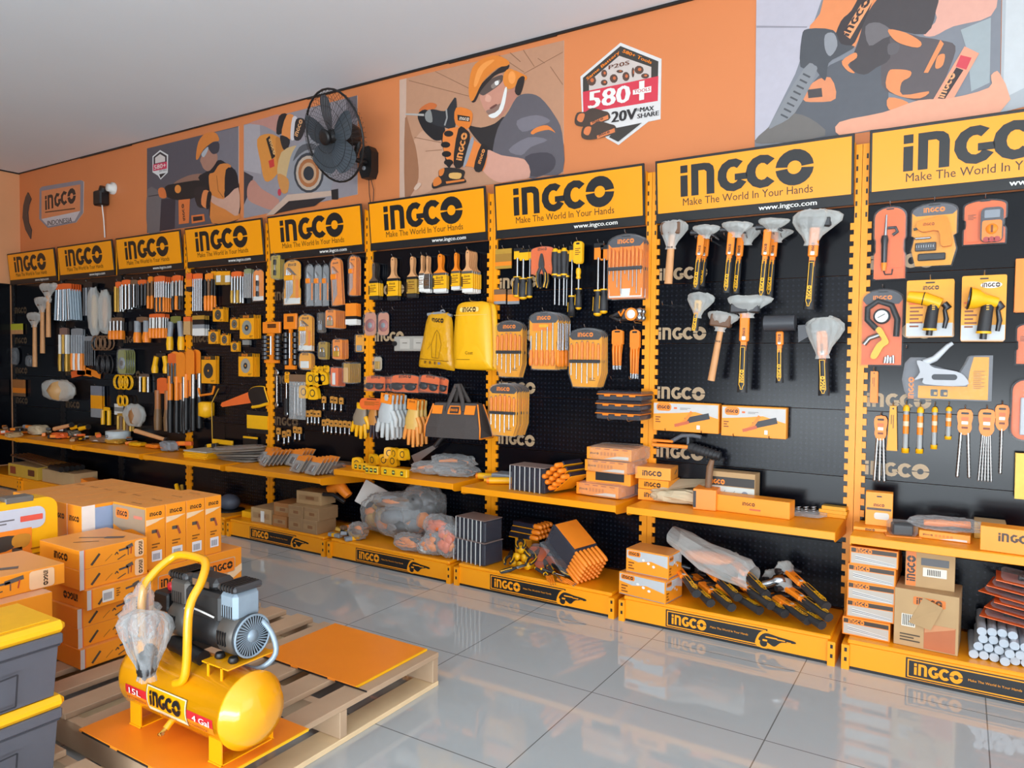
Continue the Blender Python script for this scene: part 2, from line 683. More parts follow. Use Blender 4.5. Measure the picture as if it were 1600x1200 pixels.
def plinth(i):
    """base box of a rack: deck, front with decal, slotted end feet"""
    a, b = i - 1 + .012, i - .012
    fr = MB()
    fr.box(a + .03, b - .03, -.385, -.37, .012, .105, 'amber')
    fr.box(a + .03, b - .03, -.384, -.376, .0, .012, 'black')
    if i >= 4:
        x0, x1, y = a + .235, a + .70, -.3858
        fr.flat(rr(x1 - x0, .082, .002, (x0 + x1) / 2, .056), y, 'black')
        fr.flat(rr(x1 - x0 - .012, .072, .002, (x0 + x1) / 2, .056), y - .0003, 'amber')
        fr.flat(rr(x1 - x0 - .022, .062, .002, (x0 + x1) / 2, .056), y - .0006, 'black')
        logo(fr, x0 + .112, .056, .165, y - .001, 'amber', 10, .95)
        text(fr, 'Make The World In Your Hands', x0 + .212, .052, .17, y - .001, 'amber')
        # line drawing of an angle grinder at the end of the strip
        gx, gz = x1 - .02, .055
        fr.flat(spline([(gx - .03, gz - .035), (gx - .015, gz + .02), (gx + .02, gz + .034), (gx + .05, gz + .02), (gx + .03, gz - .04)]), y - .0012, 'amber')
        fr.flat(spline([(gx - .018, gz - .01), (gx + .01, gz + .024), (gx + .07, gz + .018), (gx + .13, gz + .012), (gx + .135, gz + .002), (gx + .08, gz - .004), (gx + .05, gz - .028), (gx + .02, gz - .016)]), y - .0014, 'black')
        fr.flat(oval(.016, .016, gx + .004, gz - .022), y - .0016, 'black')
        for q in ((.012, .012, .05, .006), (.06, .009, .035, .005), (.0, -.004, .02, .008), (.1, .006, .02, .003)):
            fr.flat(rr(q[2], q[3], .002, gx + q[0] + q[2] / 2, gz + q[1] - .004), y - .0018, 'amber')
    dk = MB().box(a + .02, b - .02, -.385, -.005, .104, .122, 'amber', .004)
    ft = []
    for s in (0, 1):
        m = MB()
        x0 = a if s == 0 else b - .03
        m.box(x0, x0 + .03, -.40, -.02, 0, .103, 'amber')
        for z in (.035, .075):
            m.box(x0 + .011, x0 + .021, -.4008, -.399, z, z + .016, 'black')
        ft.append(m)
    return fr, dk, ft


PANELS = [(.13, .432, 1), (.435, .742, 0), (.745, 1.052, 1), (1.055, 1.362, 1), (1.365, 1.672, 1), (1.675, 1.985, 0)]
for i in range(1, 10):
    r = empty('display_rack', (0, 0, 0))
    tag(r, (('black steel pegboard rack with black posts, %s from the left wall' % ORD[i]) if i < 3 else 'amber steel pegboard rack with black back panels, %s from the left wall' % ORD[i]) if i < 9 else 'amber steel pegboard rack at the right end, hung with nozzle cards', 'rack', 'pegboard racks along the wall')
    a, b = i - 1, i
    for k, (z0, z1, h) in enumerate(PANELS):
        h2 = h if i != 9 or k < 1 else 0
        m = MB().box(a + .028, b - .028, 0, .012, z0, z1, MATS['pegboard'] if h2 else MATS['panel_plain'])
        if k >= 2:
            logo(m, a + .17, z0 + .05, .255, -.0012, '#a98f6e' if i > 5 else '#5d4a36', 10 if i > 4 else 5, .85)  # marks on the left racks darker: their dimmer light is put into the colour
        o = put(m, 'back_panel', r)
    put(upright(a + .001, 1, 'black' if i < 4 else 'amber'), 'upright', r)
    put(upright(b - .028, -1, 'black' if i < 3 else 'amber'), 'upright', r)
    fr, dk, ft = plinth(i)
    bs = empty('rack_base', (0, 0, 0))
    tag(bs, ['', 'amber rack base in the far left corner, holding black rods', 'second amber rack base from the left corner', 'third amber rack base from the left corner', 'amber rack base behind the orange box stacks',
             'amber rack base carrying brown cartons', 'amber rack base heaped with bagged gloves', 'amber rack base with clear driver packs on both ends', 'amber rack base heaped with black-gripped hammers', 'amber rack base at the right end with the electrode box stack'][i], 'rack base', 'bases of the wall racks')
    put(dk, 'base_deck', bs)
    put(fr, 'kick_plate', bs)
    for m in ft:
        put(m, 'foot', bs)

    # header sign, leaning forward
    m = MB()
    x0, x1 = a + .032, b - .030
    tl = math.degrees(math.atan2(.025, .264))
    m.at(T(0, -.036, 2.036) @ RX(tl))
    H = .268
    m.box(x0, x1, 0, .012, 0, H, 'black', .002)
    m.flat([(x0 + .011, .0), (x1 - .011, .0), (x1 - .011, H - .013), (x0 + .011, H - .013)], -.0008, 'sign_yellow')
    logo(m, (x0 + x1) / 2 - .018, .150, .635, -.0018, 'black', 10, .83)
    text(m, 'Make The World In Your Hands', x0 + .145, .028, .62, -.0018, '#3a2408', .036)
    m.at(None)
    m.box(x0, x1, -.034, -.022, 1.988, 2.036, 'black')
    text(m, 'www.ingco.com', x0 + .52, 2.004, .262, -.0348, 'white', .022, .0009)
    s = empty('header_sign')
    tag(s, ['', 'yellow brand sign nearest the left corner, above the wooden mallets', 'second yellow brand sign from the left corner', 'yellow brand sign below the left side of the first poster',
            'yellow brand sign under the poster of the masked-up driller', 'yellow brand sign under the circular saw poster and fan', 'yellow brand sign above the row of paint brushes',
            'yellow brand sign above the screwdriver sets', 'yellow brand sign above the bagged hammers', 'yellow brand sign at the right end, cut by the frame'][i], 'sign', 'header signs on the racks')
    put(m, 'sign_board', s)
    for q in (x0, x1 - .004):
        put(MB().prism([(q, 1.99), (q + .004, 1.99), (q + .004, 2.27), (q, 2.27)], -.021, -.001, 'amber'), 'side_bracket', s)

    # shelf with front lip and end brackets
    yf, zt = (-.42, .503) if i <= 5 else (-.36, {6: .562, 7: .553, 8: .556, 9: .552}[i])
    ZS[i] = zt
    s = empty('shelf')
    tag(s, 'amber steel shelf ' + ['', 'in the far left corner under the wooden mallets', 'with a bagged tool and yellow tubes on it', 'with putty knives and a silver tape roll on it', 'with stacked yellow folders on it',
        'with fanned rows of clear blister packs on it', 'with yellow tape measures on it', 'with shrink-wrapped orange trays on it', 'with a long orange carton on it', 'at the right end with an upright orange box on it'][i], 'shelf', 'rack shelves')
    top = MB().box(a + .031, b - .031, yf + .002, -.012, zt - .006, zt, 'amber')
    lip = MB().box(a + .031, b - .031, yf, yf + .012, zt - .034, zt - .0005, 'amber', .002)
    put(top, 'shelf_board', s)
    put(lip, 'front_lip', s)
    for x in (a + .029, b - .033):
        m = MB()
        m.at(Matrix(((0, -1, 0, 0), (1, 0, 0, 0), (0, 0, 1, 0), (0, 0, 0, 1))))
        m.prism([(yf + .001, zt - .036), (yf + .02, zt - .046), (-.012, zt - .075), (-.012, zt - .002), (yf + .001, zt - .002)], -x - .004, -x, 'amber')
        put(m, 'bracket', s)

# black rack standing on the left wall, seen edge on
r = empty('display_rack')
tag(r, 'black backed rack turned along the left wall, at the far left edge', 'rack')
put(MB().box(.002, .014, -1.6, -.03, .13, 2.0, MATS['panel_plain']), 'back_panel', r)
put(MB().box(.014, .3, -1.6, -.5, .47, .50, 'amber', .003), 'shelf_board', r)
put(MB().box(.014, .3, -1.6, -.5, 0, .122, 'amber', .003), 'base_deck', r)
# ================================================================ posters, badges, fan on the orange wall
YP = YW - .004


class Art(MB):
    """flat printed sheet on the back wall; points are read off an enlarged crop (origin x0,y0, scale k) of the photograph and put on the wall plane"""

    def view(s, x0, y0, k):
        s.q = (x0, y0, k)
        s.ly = YP
        return s

    def w(s, p):
        P = aty(s.q[0] + p[0] / s.q[2], s.q[1] + p[1] / s.q[2], YP)
        return (P.x, P.z)

    def p(s, col, *pts, sm=1):
        q = [s.w(a) for a in pts]
        if sm:
            q = spline(q, 3)
        s.ly -= .00012
        return s.flat(q, s.ly, col)

    def e(s, col, cx, cy, rx, ry, n=18):
        return s.p(col, *[(cx + rx * cos(2 * pi * i / n), cy + ry * sin(2 * pi * i / n)) for i in range(n)], sm=0)

    def ln(s, col, wd, *pts):
        s.ly -= .0001
        return s.line([s.w(a) for a in pts], wd, s.ly, col)

    def word(s, t, a, b, col, hpx, bold=0):
        """lettering from crop point a to crop point b along its baseline, cap height in crop pixels"""
        (xa, za), (xb, zb) = s.w(a), s.w(b)
        L = math.hypot(xb - xa, zb - za)
        (x2, z2) = s.w((a[0], a[1] - hpx))
        ang = math.atan2(zb - za, xb - xa)
        s.ly -= .00012
        s.M = T(xa, s.ly, za) @ Matrix.Rotation(-ang, 4, 'Y')
        if t == '@':
            k = L / 3.42
            for q in MARK[5]:
                s.flat([(i * k, j * math.hypot(x2 - xa, z2 - za)) for i, j in q], 0, col)
        else:
            text(s, t, 0, 0, L, 0, col, math.hypot(x2 - xa, z2 - za), bold)
        s.M = None

    def sheet(s, *pts):
        q = [s.w(a) for a in pts]
        return s.prism(q, YP + .0002, YW - .0005, 'paper_white')


mat('paper_white', '#cfccc6', .5)
A = Art().view(0, 180, 3.81)
A.sheet((875, 198), (1420, 65), (1420, 622), (875, 702))
A.p('#57525a', (875, 198), (1420, 65), (1420, 622), (875, 702), sm=0)
A.p('#77727a', (1230, 115), (1420, 70), (1420, 420), (1330, 300), (1250, 250), sm=0)
A.p('#6d6668', (880, 440), (960, 470), (1000, 600), (960, 690), (880, 695))
A.p('#35303a', (960, 500), (1045, 495), (1040, 675), (950, 690), sm=0)
A.p('#8f6a5a', (1035, 405), (1120, 360), (1200, 348), (1240, 365), (1200, 400), (1080, 425))
A.p('#1d1a20', (1180, 372), (1240, 330), (1300, 268), (1345, 285), (1400, 330), (1419, 400), (1419, 620), (1260, 640), (1240, 460))
A.p('#d3803c', (1243, 362), (1275, 340), (1310, 292), (1375, 300), (1350, 400), (1338, 500), (1419, 580), (1419, 620), (1262, 642), (1255, 500))
A.p('#1d1a20', (1345, 325), (1400, 325), (1420, 400), (1418, 440), (1345, 482))
A.ln('#8a4f22', .006, (1290, 360), (1300, 450), (1330, 490))
A.p('#c99c88', (1248, 472), (1330, 500), (1419, 430), (1419, 596), (1340, 560), (1262, 520))
A.p('#a87a68', (1194, 262), (1228, 205), (1278, 212), (1296, 262), (1250, 330), (1216, 322), (1200, 290))
A.p('#3c3942', (1228, 175), (1300, 158), (1303, 215), (1270, 232), (1245, 205))
A.p('#d98035', (1167, 252), (1182, 160), (1225, 108), (1283, 104), (1306, 150), (1268, 160), (1212, 205), (1180, 262))
A.p('#aeb4bb', (1200, 230), (1235, 190), (1240, 205), (1215, 250))
A.p('#1f1c1e', (985, 425), (1060, 405), (1200, 388), (1235, 440), (1120, 505), (1000, 490))
A.p('#d9743a', (944, 440), (978, 434), (992, 490), (952, 488))
A.ln('#2a2628', .006, (884, 484), (946, 474))
A.e('#e08a3c', 1060, 440, 19, 25)
A.p('#d9743a', (1064, 505), (1132, 498), (1126, 642), (1066, 650), sm=0)
A.word('@', (1105, 625), (1095, 525), '#241c1a', 22)
A.p('#d9743a', (1140, 598), (1216, 588), (1222, 632), (1143, 646), sm=0)
A.p('#2a2022', (1150, 606), (1206, 600), (1208, 624), (1152, 632), sm=0)
A.p('#2a2224', (1158, 440), (1222, 428), (1252, 470), (1226, 545), (1176, 540))
A.p('#d9824a', (1214, 448), (1260, 468), (1242, 552), (1200, 530))
A.p('#1d1a1c', (1240, 458), (1262, 468), (1244, 554), (1228, 546))
A.p('#dfe0e0', (955, 208), (1003, 236), (1001, 342), (958, 384), (942, 360), (910, 340), (910, 246), sm=0)
A.p('#3a3236', (955, 218), (995, 242), (995, 280), (916, 296), (916, 250), sm=0)
A.p('#d8d0cc', (955, 232), (985, 250), (985, 276), (926, 288), (926, 254), sm=0)
A.p('#d23a5a', (914, 294), (996, 276), (996, 318), (914, 334), sm=0)
A.word('580+', (920, 325), (990, 310), 'white', 26, .0012)
A.word('20V MAX', (950, 340), (996, 331), '#2a2628', 12)
A.p('#2a2628', (950, 352), (990, 344), (958, 376), sm=0)
o = put(A, 'poster')
tag(o, 'poster of a worker in orange vest drilling, left of the saw poster', 'poster', 'tool posters on the wall')

A = Art().view(340, 100, 5)
A.sheet((205, 475), (1090, 245), (1092, 1018), (205, 1205))
A.p('#938c92', (205, 475), (1090, 245), (1092, 1018), (205, 1205), sm=0)
A.p('#a8a1a6', (205, 480), (330, 448), (340, 860), (205, 830), sm=0)
A.p('#6d666c', (1000, 268), (1090, 246), (1090, 420), (1030, 440), sm=0)
A.p('#3b363c', (206, 840), (280, 880), (250, 1000), (206, 1100), sm=0)
A.p('#bb8474', (235, 960), (280, 905), (345, 975), (480, 1060), (450, 1110), (420, 1140), (330, 1110), (240, 1060))
A.p('#b9857a', (248, 462), (380, 420), (490, 398), (480, 535), (420, 512), (350, 480))
A.p('#221c1e', (480, 408), (545, 395), (520, 525), (460, 545))
A.p('#dd8a48', (540, 400), (605, 420), (585, 580), (500, 562))
A.p('#cfc8ca', (585, 420), (625, 430), (605, 580), (570, 580))
A.p('#2a2426', (615, 432), (672, 428), (690, 490), (650, 590), (600, 590), (600, 520))
A.word('@', (625, 570), (668, 440), '#d9a06a', 40)
A.p('#d48a3c', (310, 590), (400, 545), (490, 590), (525, 740), (450, 880), (372, 915), (335, 760))
A.p('#c07a34', (455, 580), (500, 600), (528, 735), (470, 790))
A.p('#241c1c', (380, 585), (408, 560), (452, 722), (425, 745), sm=0)
A.word('@', (400, 592), (440, 715), '#e0b070', 26)
A.p('#c83a34', (398, 758), (440, 740), (446, 800), (410, 815), sm=0)
A.p('#2a2628', (490, 560), (565, 590), (545, 670), (510, 660))
A.p('#c8a878', (500, 690), (640, 640), (600, 760), (560, 900), (470, 880))
A.p('#8f9096', (555, 1000), (560, 780), (610, 650), (700, 590), (790, 620), (860, 720), (880, 1000))
A.p('#56575c', (590, 760), (640, 650), (720, 620), (790, 650), (830, 740), (790, 690), (710, 670), (640, 710))
A.e('#3a3c42', 715, 850, 118, 158)
A.e('#b9a898', 714, 852, 100, 136)
A.e('#a86a40', 714, 852, 82, 112)
A.e('#c29a78', 714, 852, 60, 82)
A.e('#2c3138', 714, 855, 42, 56)
A.e('#c03840', 770, 745, 18, 22)
A.p('#c98a4a', (470, 860), (555, 900), (550, 1000), (500, 1000))
A.e('#c03848', 486, 1003, 14, 28)
A.p('#2a2426', (440, 1180), (560, 1070), (850, 1045), (760, 1110), (640, 1130), (480, 1165), sm=0)
A.p('#c4a896', (380, 1185), (548, 1022), (900, 990), (912, 1028), (700, 1058), (560, 1072), (440, 1178), sm=0)
A.p('#221e20', (890, 985), (945, 975), (945, 1060), (895, 1060), sm=0)
o = put(A, 'poster')
tag(o, 'poster of a circular saw cutting timber, behind the wall fan', 'poster', 'tool posters on the wall')

A = Art().view(600, 50, 4.616)
A.sheet((120, 345), (1297, 60), (1292, 1020), (120, 1195))
A.p('#c9a996', (112, 346), (162, 334), (152, 1190), (112, 1197), sm=0)
A.p('#ba8a6c', (162, 334), (1297, 60), (1292, 1020), (150, 1190), sm=0)
A.p('#c89b80', (200, 800), (420, 620), (560, 560), (620, 640), (560, 900), (330, 1150), (160, 1150))
A.p('#a06e50', (152, 620), (200, 740), (235, 860), (250, 1050), (200, 1170), (150, 1180))
for q in (((180, 350), (640, 470)), ((370, 285), (620, 410)), ((830, 170), (1010, 290)), ((910, 150), (985, 215)), ((1005, 130), (1085, 250)), ((1010, 300), (1290, 145)), ((1200, 250), (1290, 380)), ((1110, 190), (1160, 225)), ((220, 760), (420, 800)), ((300, 860), (420, 850))):
    A.ln('#8d6248', .004, *q)
A.p('#2a2526', (605, 680), (700, 690), (800, 660), (870, 610), (900, 700), (880, 880), (800, 890), (690, 800))
A.p('#5f5a60', (790, 900), (820, 700), (900, 570), (960, 470), (1040, 445), (1130, 475), (1230, 600), (1285, 730), (1292, 1005), (1150, 1035), (1050, 1055), (1030, 930), (930, 905))
A.p('#77727a', (960, 640), (1100, 600), (1200, 640), (1120, 680), (1000, 720))
A.p('#77727a', (900, 850), (1040, 760), (1180, 780), (1060, 830), (990, 890))
A.p('#464148', (1020, 900), (1180, 870), (1240, 930), (1200, 1010), (1060, 1040))
A.p('#e2813a', (1060, 725), (1100, 690), (1180, 674), (1238, 728), (1190, 706), (1110, 722), (1075, 740))
A.p('#d19a86', (735, 850), (850, 890), (1020, 925), (1052, 1045), (940, 1070), (830, 1085), (740, 1030), (700, 960))
A.p('#b87d6a', (860, 470), (950, 400), (965, 460), (850, 610), (830, 590))
A.p('#c88d78', (700, 440), (830, 305), (868, 330), (884, 430), (852, 540), (790, 602), (738, 575), (708, 520))
A.p('#8c6c60', (738, 570), (770, 555), (845, 515), (852, 555), (800, 605), (755, 596))
A.p('#d7a18c', (742, 450), (775, 470), (766, 505), (732, 496))
A.p('#6b4038', (765, 548), (810, 520), (815, 532), (778, 556))
A.p('#5a4b46', (690, 430), (760, 350), (850, 310), (860, 345), (830, 385), (745, 445), (712, 458))
A.p('#8d8078', (775, 385), (830, 345), (838, 365), (790, 410))
A.p('#e8e6e2', (800, 362), (826, 352), (828, 378), (808, 386))
A.p('#2b2322', (632, 490), (700, 380), (830, 262), (905, 238), (884, 282), (800, 318), (705, 420), (660, 505))
A.p('#df822f', (620, 480), (614, 390), (640, 260), (720, 190), (820, 170), (905, 215), (890, 245), (820, 262), (715, 360), (648, 492))
A.p('#f09a4a', (650, 380), (680, 270), (740, 215), (800, 205), (720, 280), (670, 390))
A.p('#df822f', (930, 275), (1028, 318), (1020, 350), (950, 335))
A.p('#2b2322', (975, 335), (1018, 330), (985, 455), (945, 430))
A.e('#e08634', 912, 340, 52, 74)
A.e('#f19b4e', 925, 330, 26, 46)
A.p('#e4e4e0', (874, 410), (890, 420), (862, 560), (800, 622), (755, 602), (830, 560))
A.p('#c96a34', (258, 560), (330, 512), (385, 528), (350, 570), (280, 612))
A.p('#1f1c1e', (245, 600), (300, 560), (360, 600), (430, 660), (445, 760), (380, 785), (325, 750), (275, 690))
A.p('#2b2c30', (300, 590), (350, 558), (440, 572), (480, 520), (524, 478), (516, 690), (440, 690), (360, 668), (305, 640))
A.ln('#9a9a98', .012, (452, 560), (458, 620), (440, 676))
A.p('#8b8b88', (300, 590), (338, 562), (352, 650), (308, 642))
A.p('#b2aca6', (158, 588), (292, 592), (292, 608), (160, 600), sm=0)
A.p('#e07c2c', (524, 548), (632, 570), (636, 650), (600, 700), (518, 662))
A.p('#2a2220', (532, 598), (622, 612), (622, 648), (536, 640), sm=0)
A.word('@', (545, 635), (615, 643), '#d8c8b8', 22)
A.p('#1f1c1e', (418, 745), (470, 700), (520, 690), (520, 760), (490, 960), (455, 965), (440, 890), (425, 820))
A.p('#e2813a', (430, 735), (510, 690), (600, 700), (640, 775), (745, 850), (720, 1000), (640, 975), (510, 955), (445, 900))
for q in ((470, 735), (448, 815), (455, 882), (470, 942)):
    A.e('#1f1a1a', q[0], q[1], 34, 22)
A.p('#241d1c', (540, 700), (600, 708), (625, 770), (575, 965), (505, 955))
A.word('@', (565, 930), (608, 730), '#e2914a', 52)
A.p('#93969e', (630, 770), (652, 790), (600, 950), (575, 965))
A.p('#241d1c', (705, 815), (752, 850), (712, 1002), (652, 985))
A.word('@', (700, 955), (735, 850), '#e2914a', 26)
A.p('#2b2422', (400, 1000), (470, 978), (582, 1000), (578, 1050), (592, 1088), (440, 1112), (360, 1132), (353, 1090), (398, 1050))
A.p('#d97a34', (402, 1000), (440, 985), (430, 1030), (405, 1040))
A.p('#d97a34', (362, 1070), (400, 1045), (420, 1090), (365, 1115))
A.p('#d9a860', (480, 1020), (560, 1020), (550, 1060), (480, 1055))
A.p('#d97a34', (450, 1080), (585, 1062), (586, 1076), (455, 1096), sm=0)
A.p('#d2b39e', (220, 1130), (250, 1090), (275, 1100), (240, 1140))
o = put(A, 'poster')
tag(o, 'large poster of a man in orange helmet drilling, above the brush rack', 'poster', 'tool posters on the wall')

A = Art().view(1160, 0, 3.636)
A.sheet((80, -60), (1472, -60), (1462, 640), (70, 840))
A.p('#7d8087', (80, -60), (1472, -60), (1462, 640), (70, 840), sm=0)
A.p('#b7b3bd', (80, -60), (470, -60), (380, 200), (300, 420), (150, 720), (72, 800), sm=0)
A.p('#8f8c95', (80, 146), (370, 150), (365, 158), (80, 158), sm=0)
A.p('#5a5c62', (300, 640), (400, 470), (560, 340), (820, 380), (830, 560), (930, 640), (560, 700), (560, 770), (150, 810))
A.p('#d98a60', (400, 470), (500, 440), (530, 560), (420, 580), (345, 565))
A.p('#4b4546', (370, 510), (450, 500), (455, 550), (375, 558), sm=0)
A.p('#6f6a66', (180, 700), (260, 645), (380, 670), (470, 770), (160, 815), (70, 800))
A.p('#d7a190', (1030, 200), (1060, 160), (1105, 100), (1080, -60), (1420, -60), (1412, 90), (1200, 150), (1090, 205))
A.p('#9aa3a6', (1240, 170), (1412, 100), (1405, 470), (1300, 520), (1280, 300), sm=0)
A.p('#5d5557', (830, 190), (1010, 210), (1130, 230), (1210, 262), (1180, 380), (1090, 565), (1000, 575), (900, 545), (790, 480))
A.p('#4a4547', (670, 60), (780, -60), (1090, -60), (1100, 60), (1040, 195), (850, 180), (840, 330), (760, 385), (690, 425), (610, 380), (650, 260), (680, 150))
A.p('#6d686a', (700, 150), (780, 130), (860, 190), (800, 220), (720, 260))
A.p('#625d60', (830, 250), (890, 250), (880, 300), (830, 310))
A.p('#df8a58', (380, 165), (440, 80), (500, -60), (780, -60), (700, 90), (640, 270), (560, 240), (520, 175))
A.p('#3f393b', (520, 240), (560, 120), (620, 60), (690, -60), (760, -60), (640, 240), (570, 260))
A.p('#e39a68', (572, 190), (690, 0), (745, 0), (612, 222), sm=0)
A.word('@', (603, 208), (735, -4), '#3a3234', 38)
A.p('#4d4f54', (338, 210), (372, 165), (515, 172), (560, 250), (640, 265), (560, 315), (490, 360), (470, 460), (400, 380), (330, 380))
A.p('#8e9095', (470, 200), (520, 190), (540, 260), (500, 320), (470, 280))
A.p('#84868a', (350, 390), (410, 372), (418, 420), (300, 640), (190, 715), (160, 705))
for k in range(8):
    A.ln('#4e5054', .008, (345 - 18 * k, 420 + 33 * k), (385 - 18 * k, 440 + 33 * k))
A.p('#df8a58', (830, 168), (930, 188), (1015, 240), (995, 272), (900, 250), (850, 215))
A.p('#df8a58', (565, 350), (640, 300), (650, 330), (600, 370), (640, 415), (600, 405))
A.p('#df8a58', (1030, 415), (1125, 228), (1145, 250), (1055, 415), sm=0)
A.p('#df8a58', (1095, 380), (1110, 320), (1150, 310), (1140, 370), (1110, 392))
A.p('#df8a58', (818, 500), (830, 410), (870, 395), (955, 405), (950, 440), (905, 470), (910, 540), (1060, 520), (1010, 560), (900, 550))
A.p('#df8a58', (832, 555), (940, 582), (930, 636), (832, 622))
A.p('#e2977a', (1085, 565), (1262, 265), (1345, 305), (1192, 575), sm=0)
A.p('#3a3234', (1110, 560), (1215, 385), (1256, 400), (1150, 565), sm=0)
A.word('@', (1145, 560), (1215, 420), '#e2a070', 34)
A.p('#cc4650', (1212, 380), (1240, 315), (1302, 330), (1272, 398), sm=0)
A.p('#e2a083', (552, 695), (800, 640), (1000, 572), (1180, 560), (1400, 500), (1412, 430), (1462, 420), (1462, 640), (730, 740), (552, 770))
o = put(A, 'poster')
tag(o, 'large poster of a rotary hammer drill biting into concrete, top right', 'poster', 'tool posters on the wall')
A = Art().view(1160, 0, 3.636)
A.sheet((1476, -60), (1800, -60), (1790, 520), (1466, 600))
A.p('#a9aeb2', (1476, -60), (1800, -60), (1790, 560), (1466, 640), sm=0)
A.p('#c0c4c6', (1500, -60), (1700, -60), (1600, 500), (1480, 560), sm=0)
o = put(A, 'poster')
tag(o, 'pale grey poster at the far right edge of the wall', 'poster', 'tool posters on the wall')

# die-cut battery badge
A = Art().view(880, 50, 6.317)
A.sheet((565, 105), (970, 265), (960, 860), (840, 885), (545, 1115), (430, 1050), (185, 800), (170, 440))
A.p('#d9d6d4', (565, 105), (970, 265), (960, 860), (840, 885), (545, 1115), (430, 1050), (185, 800), (170, 440), sm=0)
A.p('#3d3834', (565, 138), (940, 290), (936, 445), (195, 600), (195, 452), sm=0)
A.p('#cbbfb8', (553, 235), (870, 345), (868, 460), (255, 580), (255, 490), sm=0)
A.p('#d23b4c', (193, 592), (940, 435), (934, 680), (200, 800), sm=0)
for q in (((280, 480), 46, 52), ((405, 500), 34, 30), ((500, 460), 40, 44), ((620, 440), 36, 46), ((405, 410), 30, 38), ((560, 390), 34, 16), ((690, 400), 14, 50), ((750, 375), 46, 42), ((810, 435), 40, 26)):
    A.e('#5a4238', *q[0], q[1], q[2], 10)
    A.e('#c8683c', q[0][0] + 6, q[0][1] - 4, q[1] * .4, q[2] * .4, 8)
A.word('Same Battery', (240, 478), (560, 208), 'orange', 30, .001)
A.word('580+ Tools', (586, 202), (868, 318), 'orange', 30, .001)
A.word('P20S', (452, 372), (655, 322), '#6a3c28', 40, .0016)
A.word('580', (255, 758), (655, 690), 'white', 165, .006)
A.p('white', (752, 490), (805, 480), (800, 668), (752, 678), sm=0)
A.p('white', (690, 575), (872, 535), (870, 595), (690, 622), sm=0)
A.word('TOOLS', (704, 608), (860, 580), '#c23a4a', 32, .0006)
A.word('20V', (480, 895), (722, 860), '#2f2b2c', 105, .004)
A.word('=MAX', (722, 795), (895, 775), '#2f2b2c', 44, .0014)
A.word('SHARE', (735, 856), (945, 822), '#2f2b2c', 44, .0014)
A.p('#3d3834', (520, 950), (780, 898), (545, 1085), (455, 1040), sm=0)
for dx, dy in ((0, 0), (65, 130)):
    A.p('#4b3c34', (115 + dx, 890 + dy), (140 + dx, 800 + dy), (220 + dx, 790 + dy), (290 + dx, 752 + dy), (400 + dx, 780 + dy), (452 + dx, 800 + dy), (452 + dx, 870 + dy), (250 + dx, 930 + dy), (150 + dx, 930 + dy))
    A.p('#d97c4a', (140 + dx, 870 + dy), (160 + dx, 812 + dy), (215 + dx, 812 + dy), (190 + dx, 890 + dy))
    A.p('#d97c4a', (270 + dx, 895 + dy), (445 + dx, 820 + dy), (450 + dx, 860 + dy), (275 + dx, 925 + dy), sm=0)
    A.word('@', (290 + dx, 905 + dy), (400 + dx, 865 + dy), '#3a2c28', 20)
o = put(A, 'wall_badge')
tag(o, 'hexagonal 580+ tools badge with two batteries, on the orange wall', 'badge')

# country badge and dark arc at the left end
A = Art().view(0, 250, 5.333)
A.sheet((330, 240), (350, 222), (675, 168), (697, 180), (692, 440), (632, 520), (398, 566), (326, 492))
A.p('#8a8690', (330, 240), (350, 222), (675, 168), (697, 180), (692, 440), (632, 520), (398, 566), (326, 492), sm=0)
A.p('#d98a5c', (346, 258), (670, 203), (668, 425), (346, 492), sm=0)
A.p('#c9c4c8', (346, 492), (668, 425), (622, 508), (402, 552), sm=0)
A.word('@', (378, 418), (634, 352), '#2f2b2c', 118)
A.ln('#5a3c2c', .012, (376, 436), (626, 404))
A.word('INDONESIA', (396, 547), (600, 518), '#3a363c', 40, .002)
o = put(A, 'wall_badge')
tag(o, 'silver framed INDONESIA badge on the orange wall by the left corner', 'badge')
A = Art().view(0, 250, 5.333)
q = [(235, 270), (262, 326), (242, 380), (234, 440), (240, 520), (264, 580), (258, 658), (215, 580), (192, 480), (198, 380), (216, 310)]
A.prism([A.w(p) for p in q], YP - .006, YW - .001, '#4a3d3a')
o = put(A, 'wall_sign')
tag(o, 'dark curved sign fragment on the wall between corner and silver badge', 'sign')

# plug-in unit on a wall socket, lead hanging down
c = aty(157, 308, YW - .06)
r = tag(empty('wall_adapter', (c.x, YW - .002, c.z)), 'black plug-in unit beside a round white socket, left of the posters', 'adapter')
put(MB().box(-.075, .055, -.09, -.004, -.075, .06, 'black', .012).cyl((.03, -.05, .05), (.05, -.05, .085), .04, 'black'), 'housing', r)
put(MB().lathe([(.055, -.002), (.055, -.02), (.035, -.03), (.035, -.06), (0, -.06)], 'white', (.12, 0, .075), 'y'), 'socket', r)
put(MB().tube([(.01, -.05, -.07), (.0, -.03, -.2), (-.02, -.01, -.36)], .006, 'white', 6), 'lead', r)

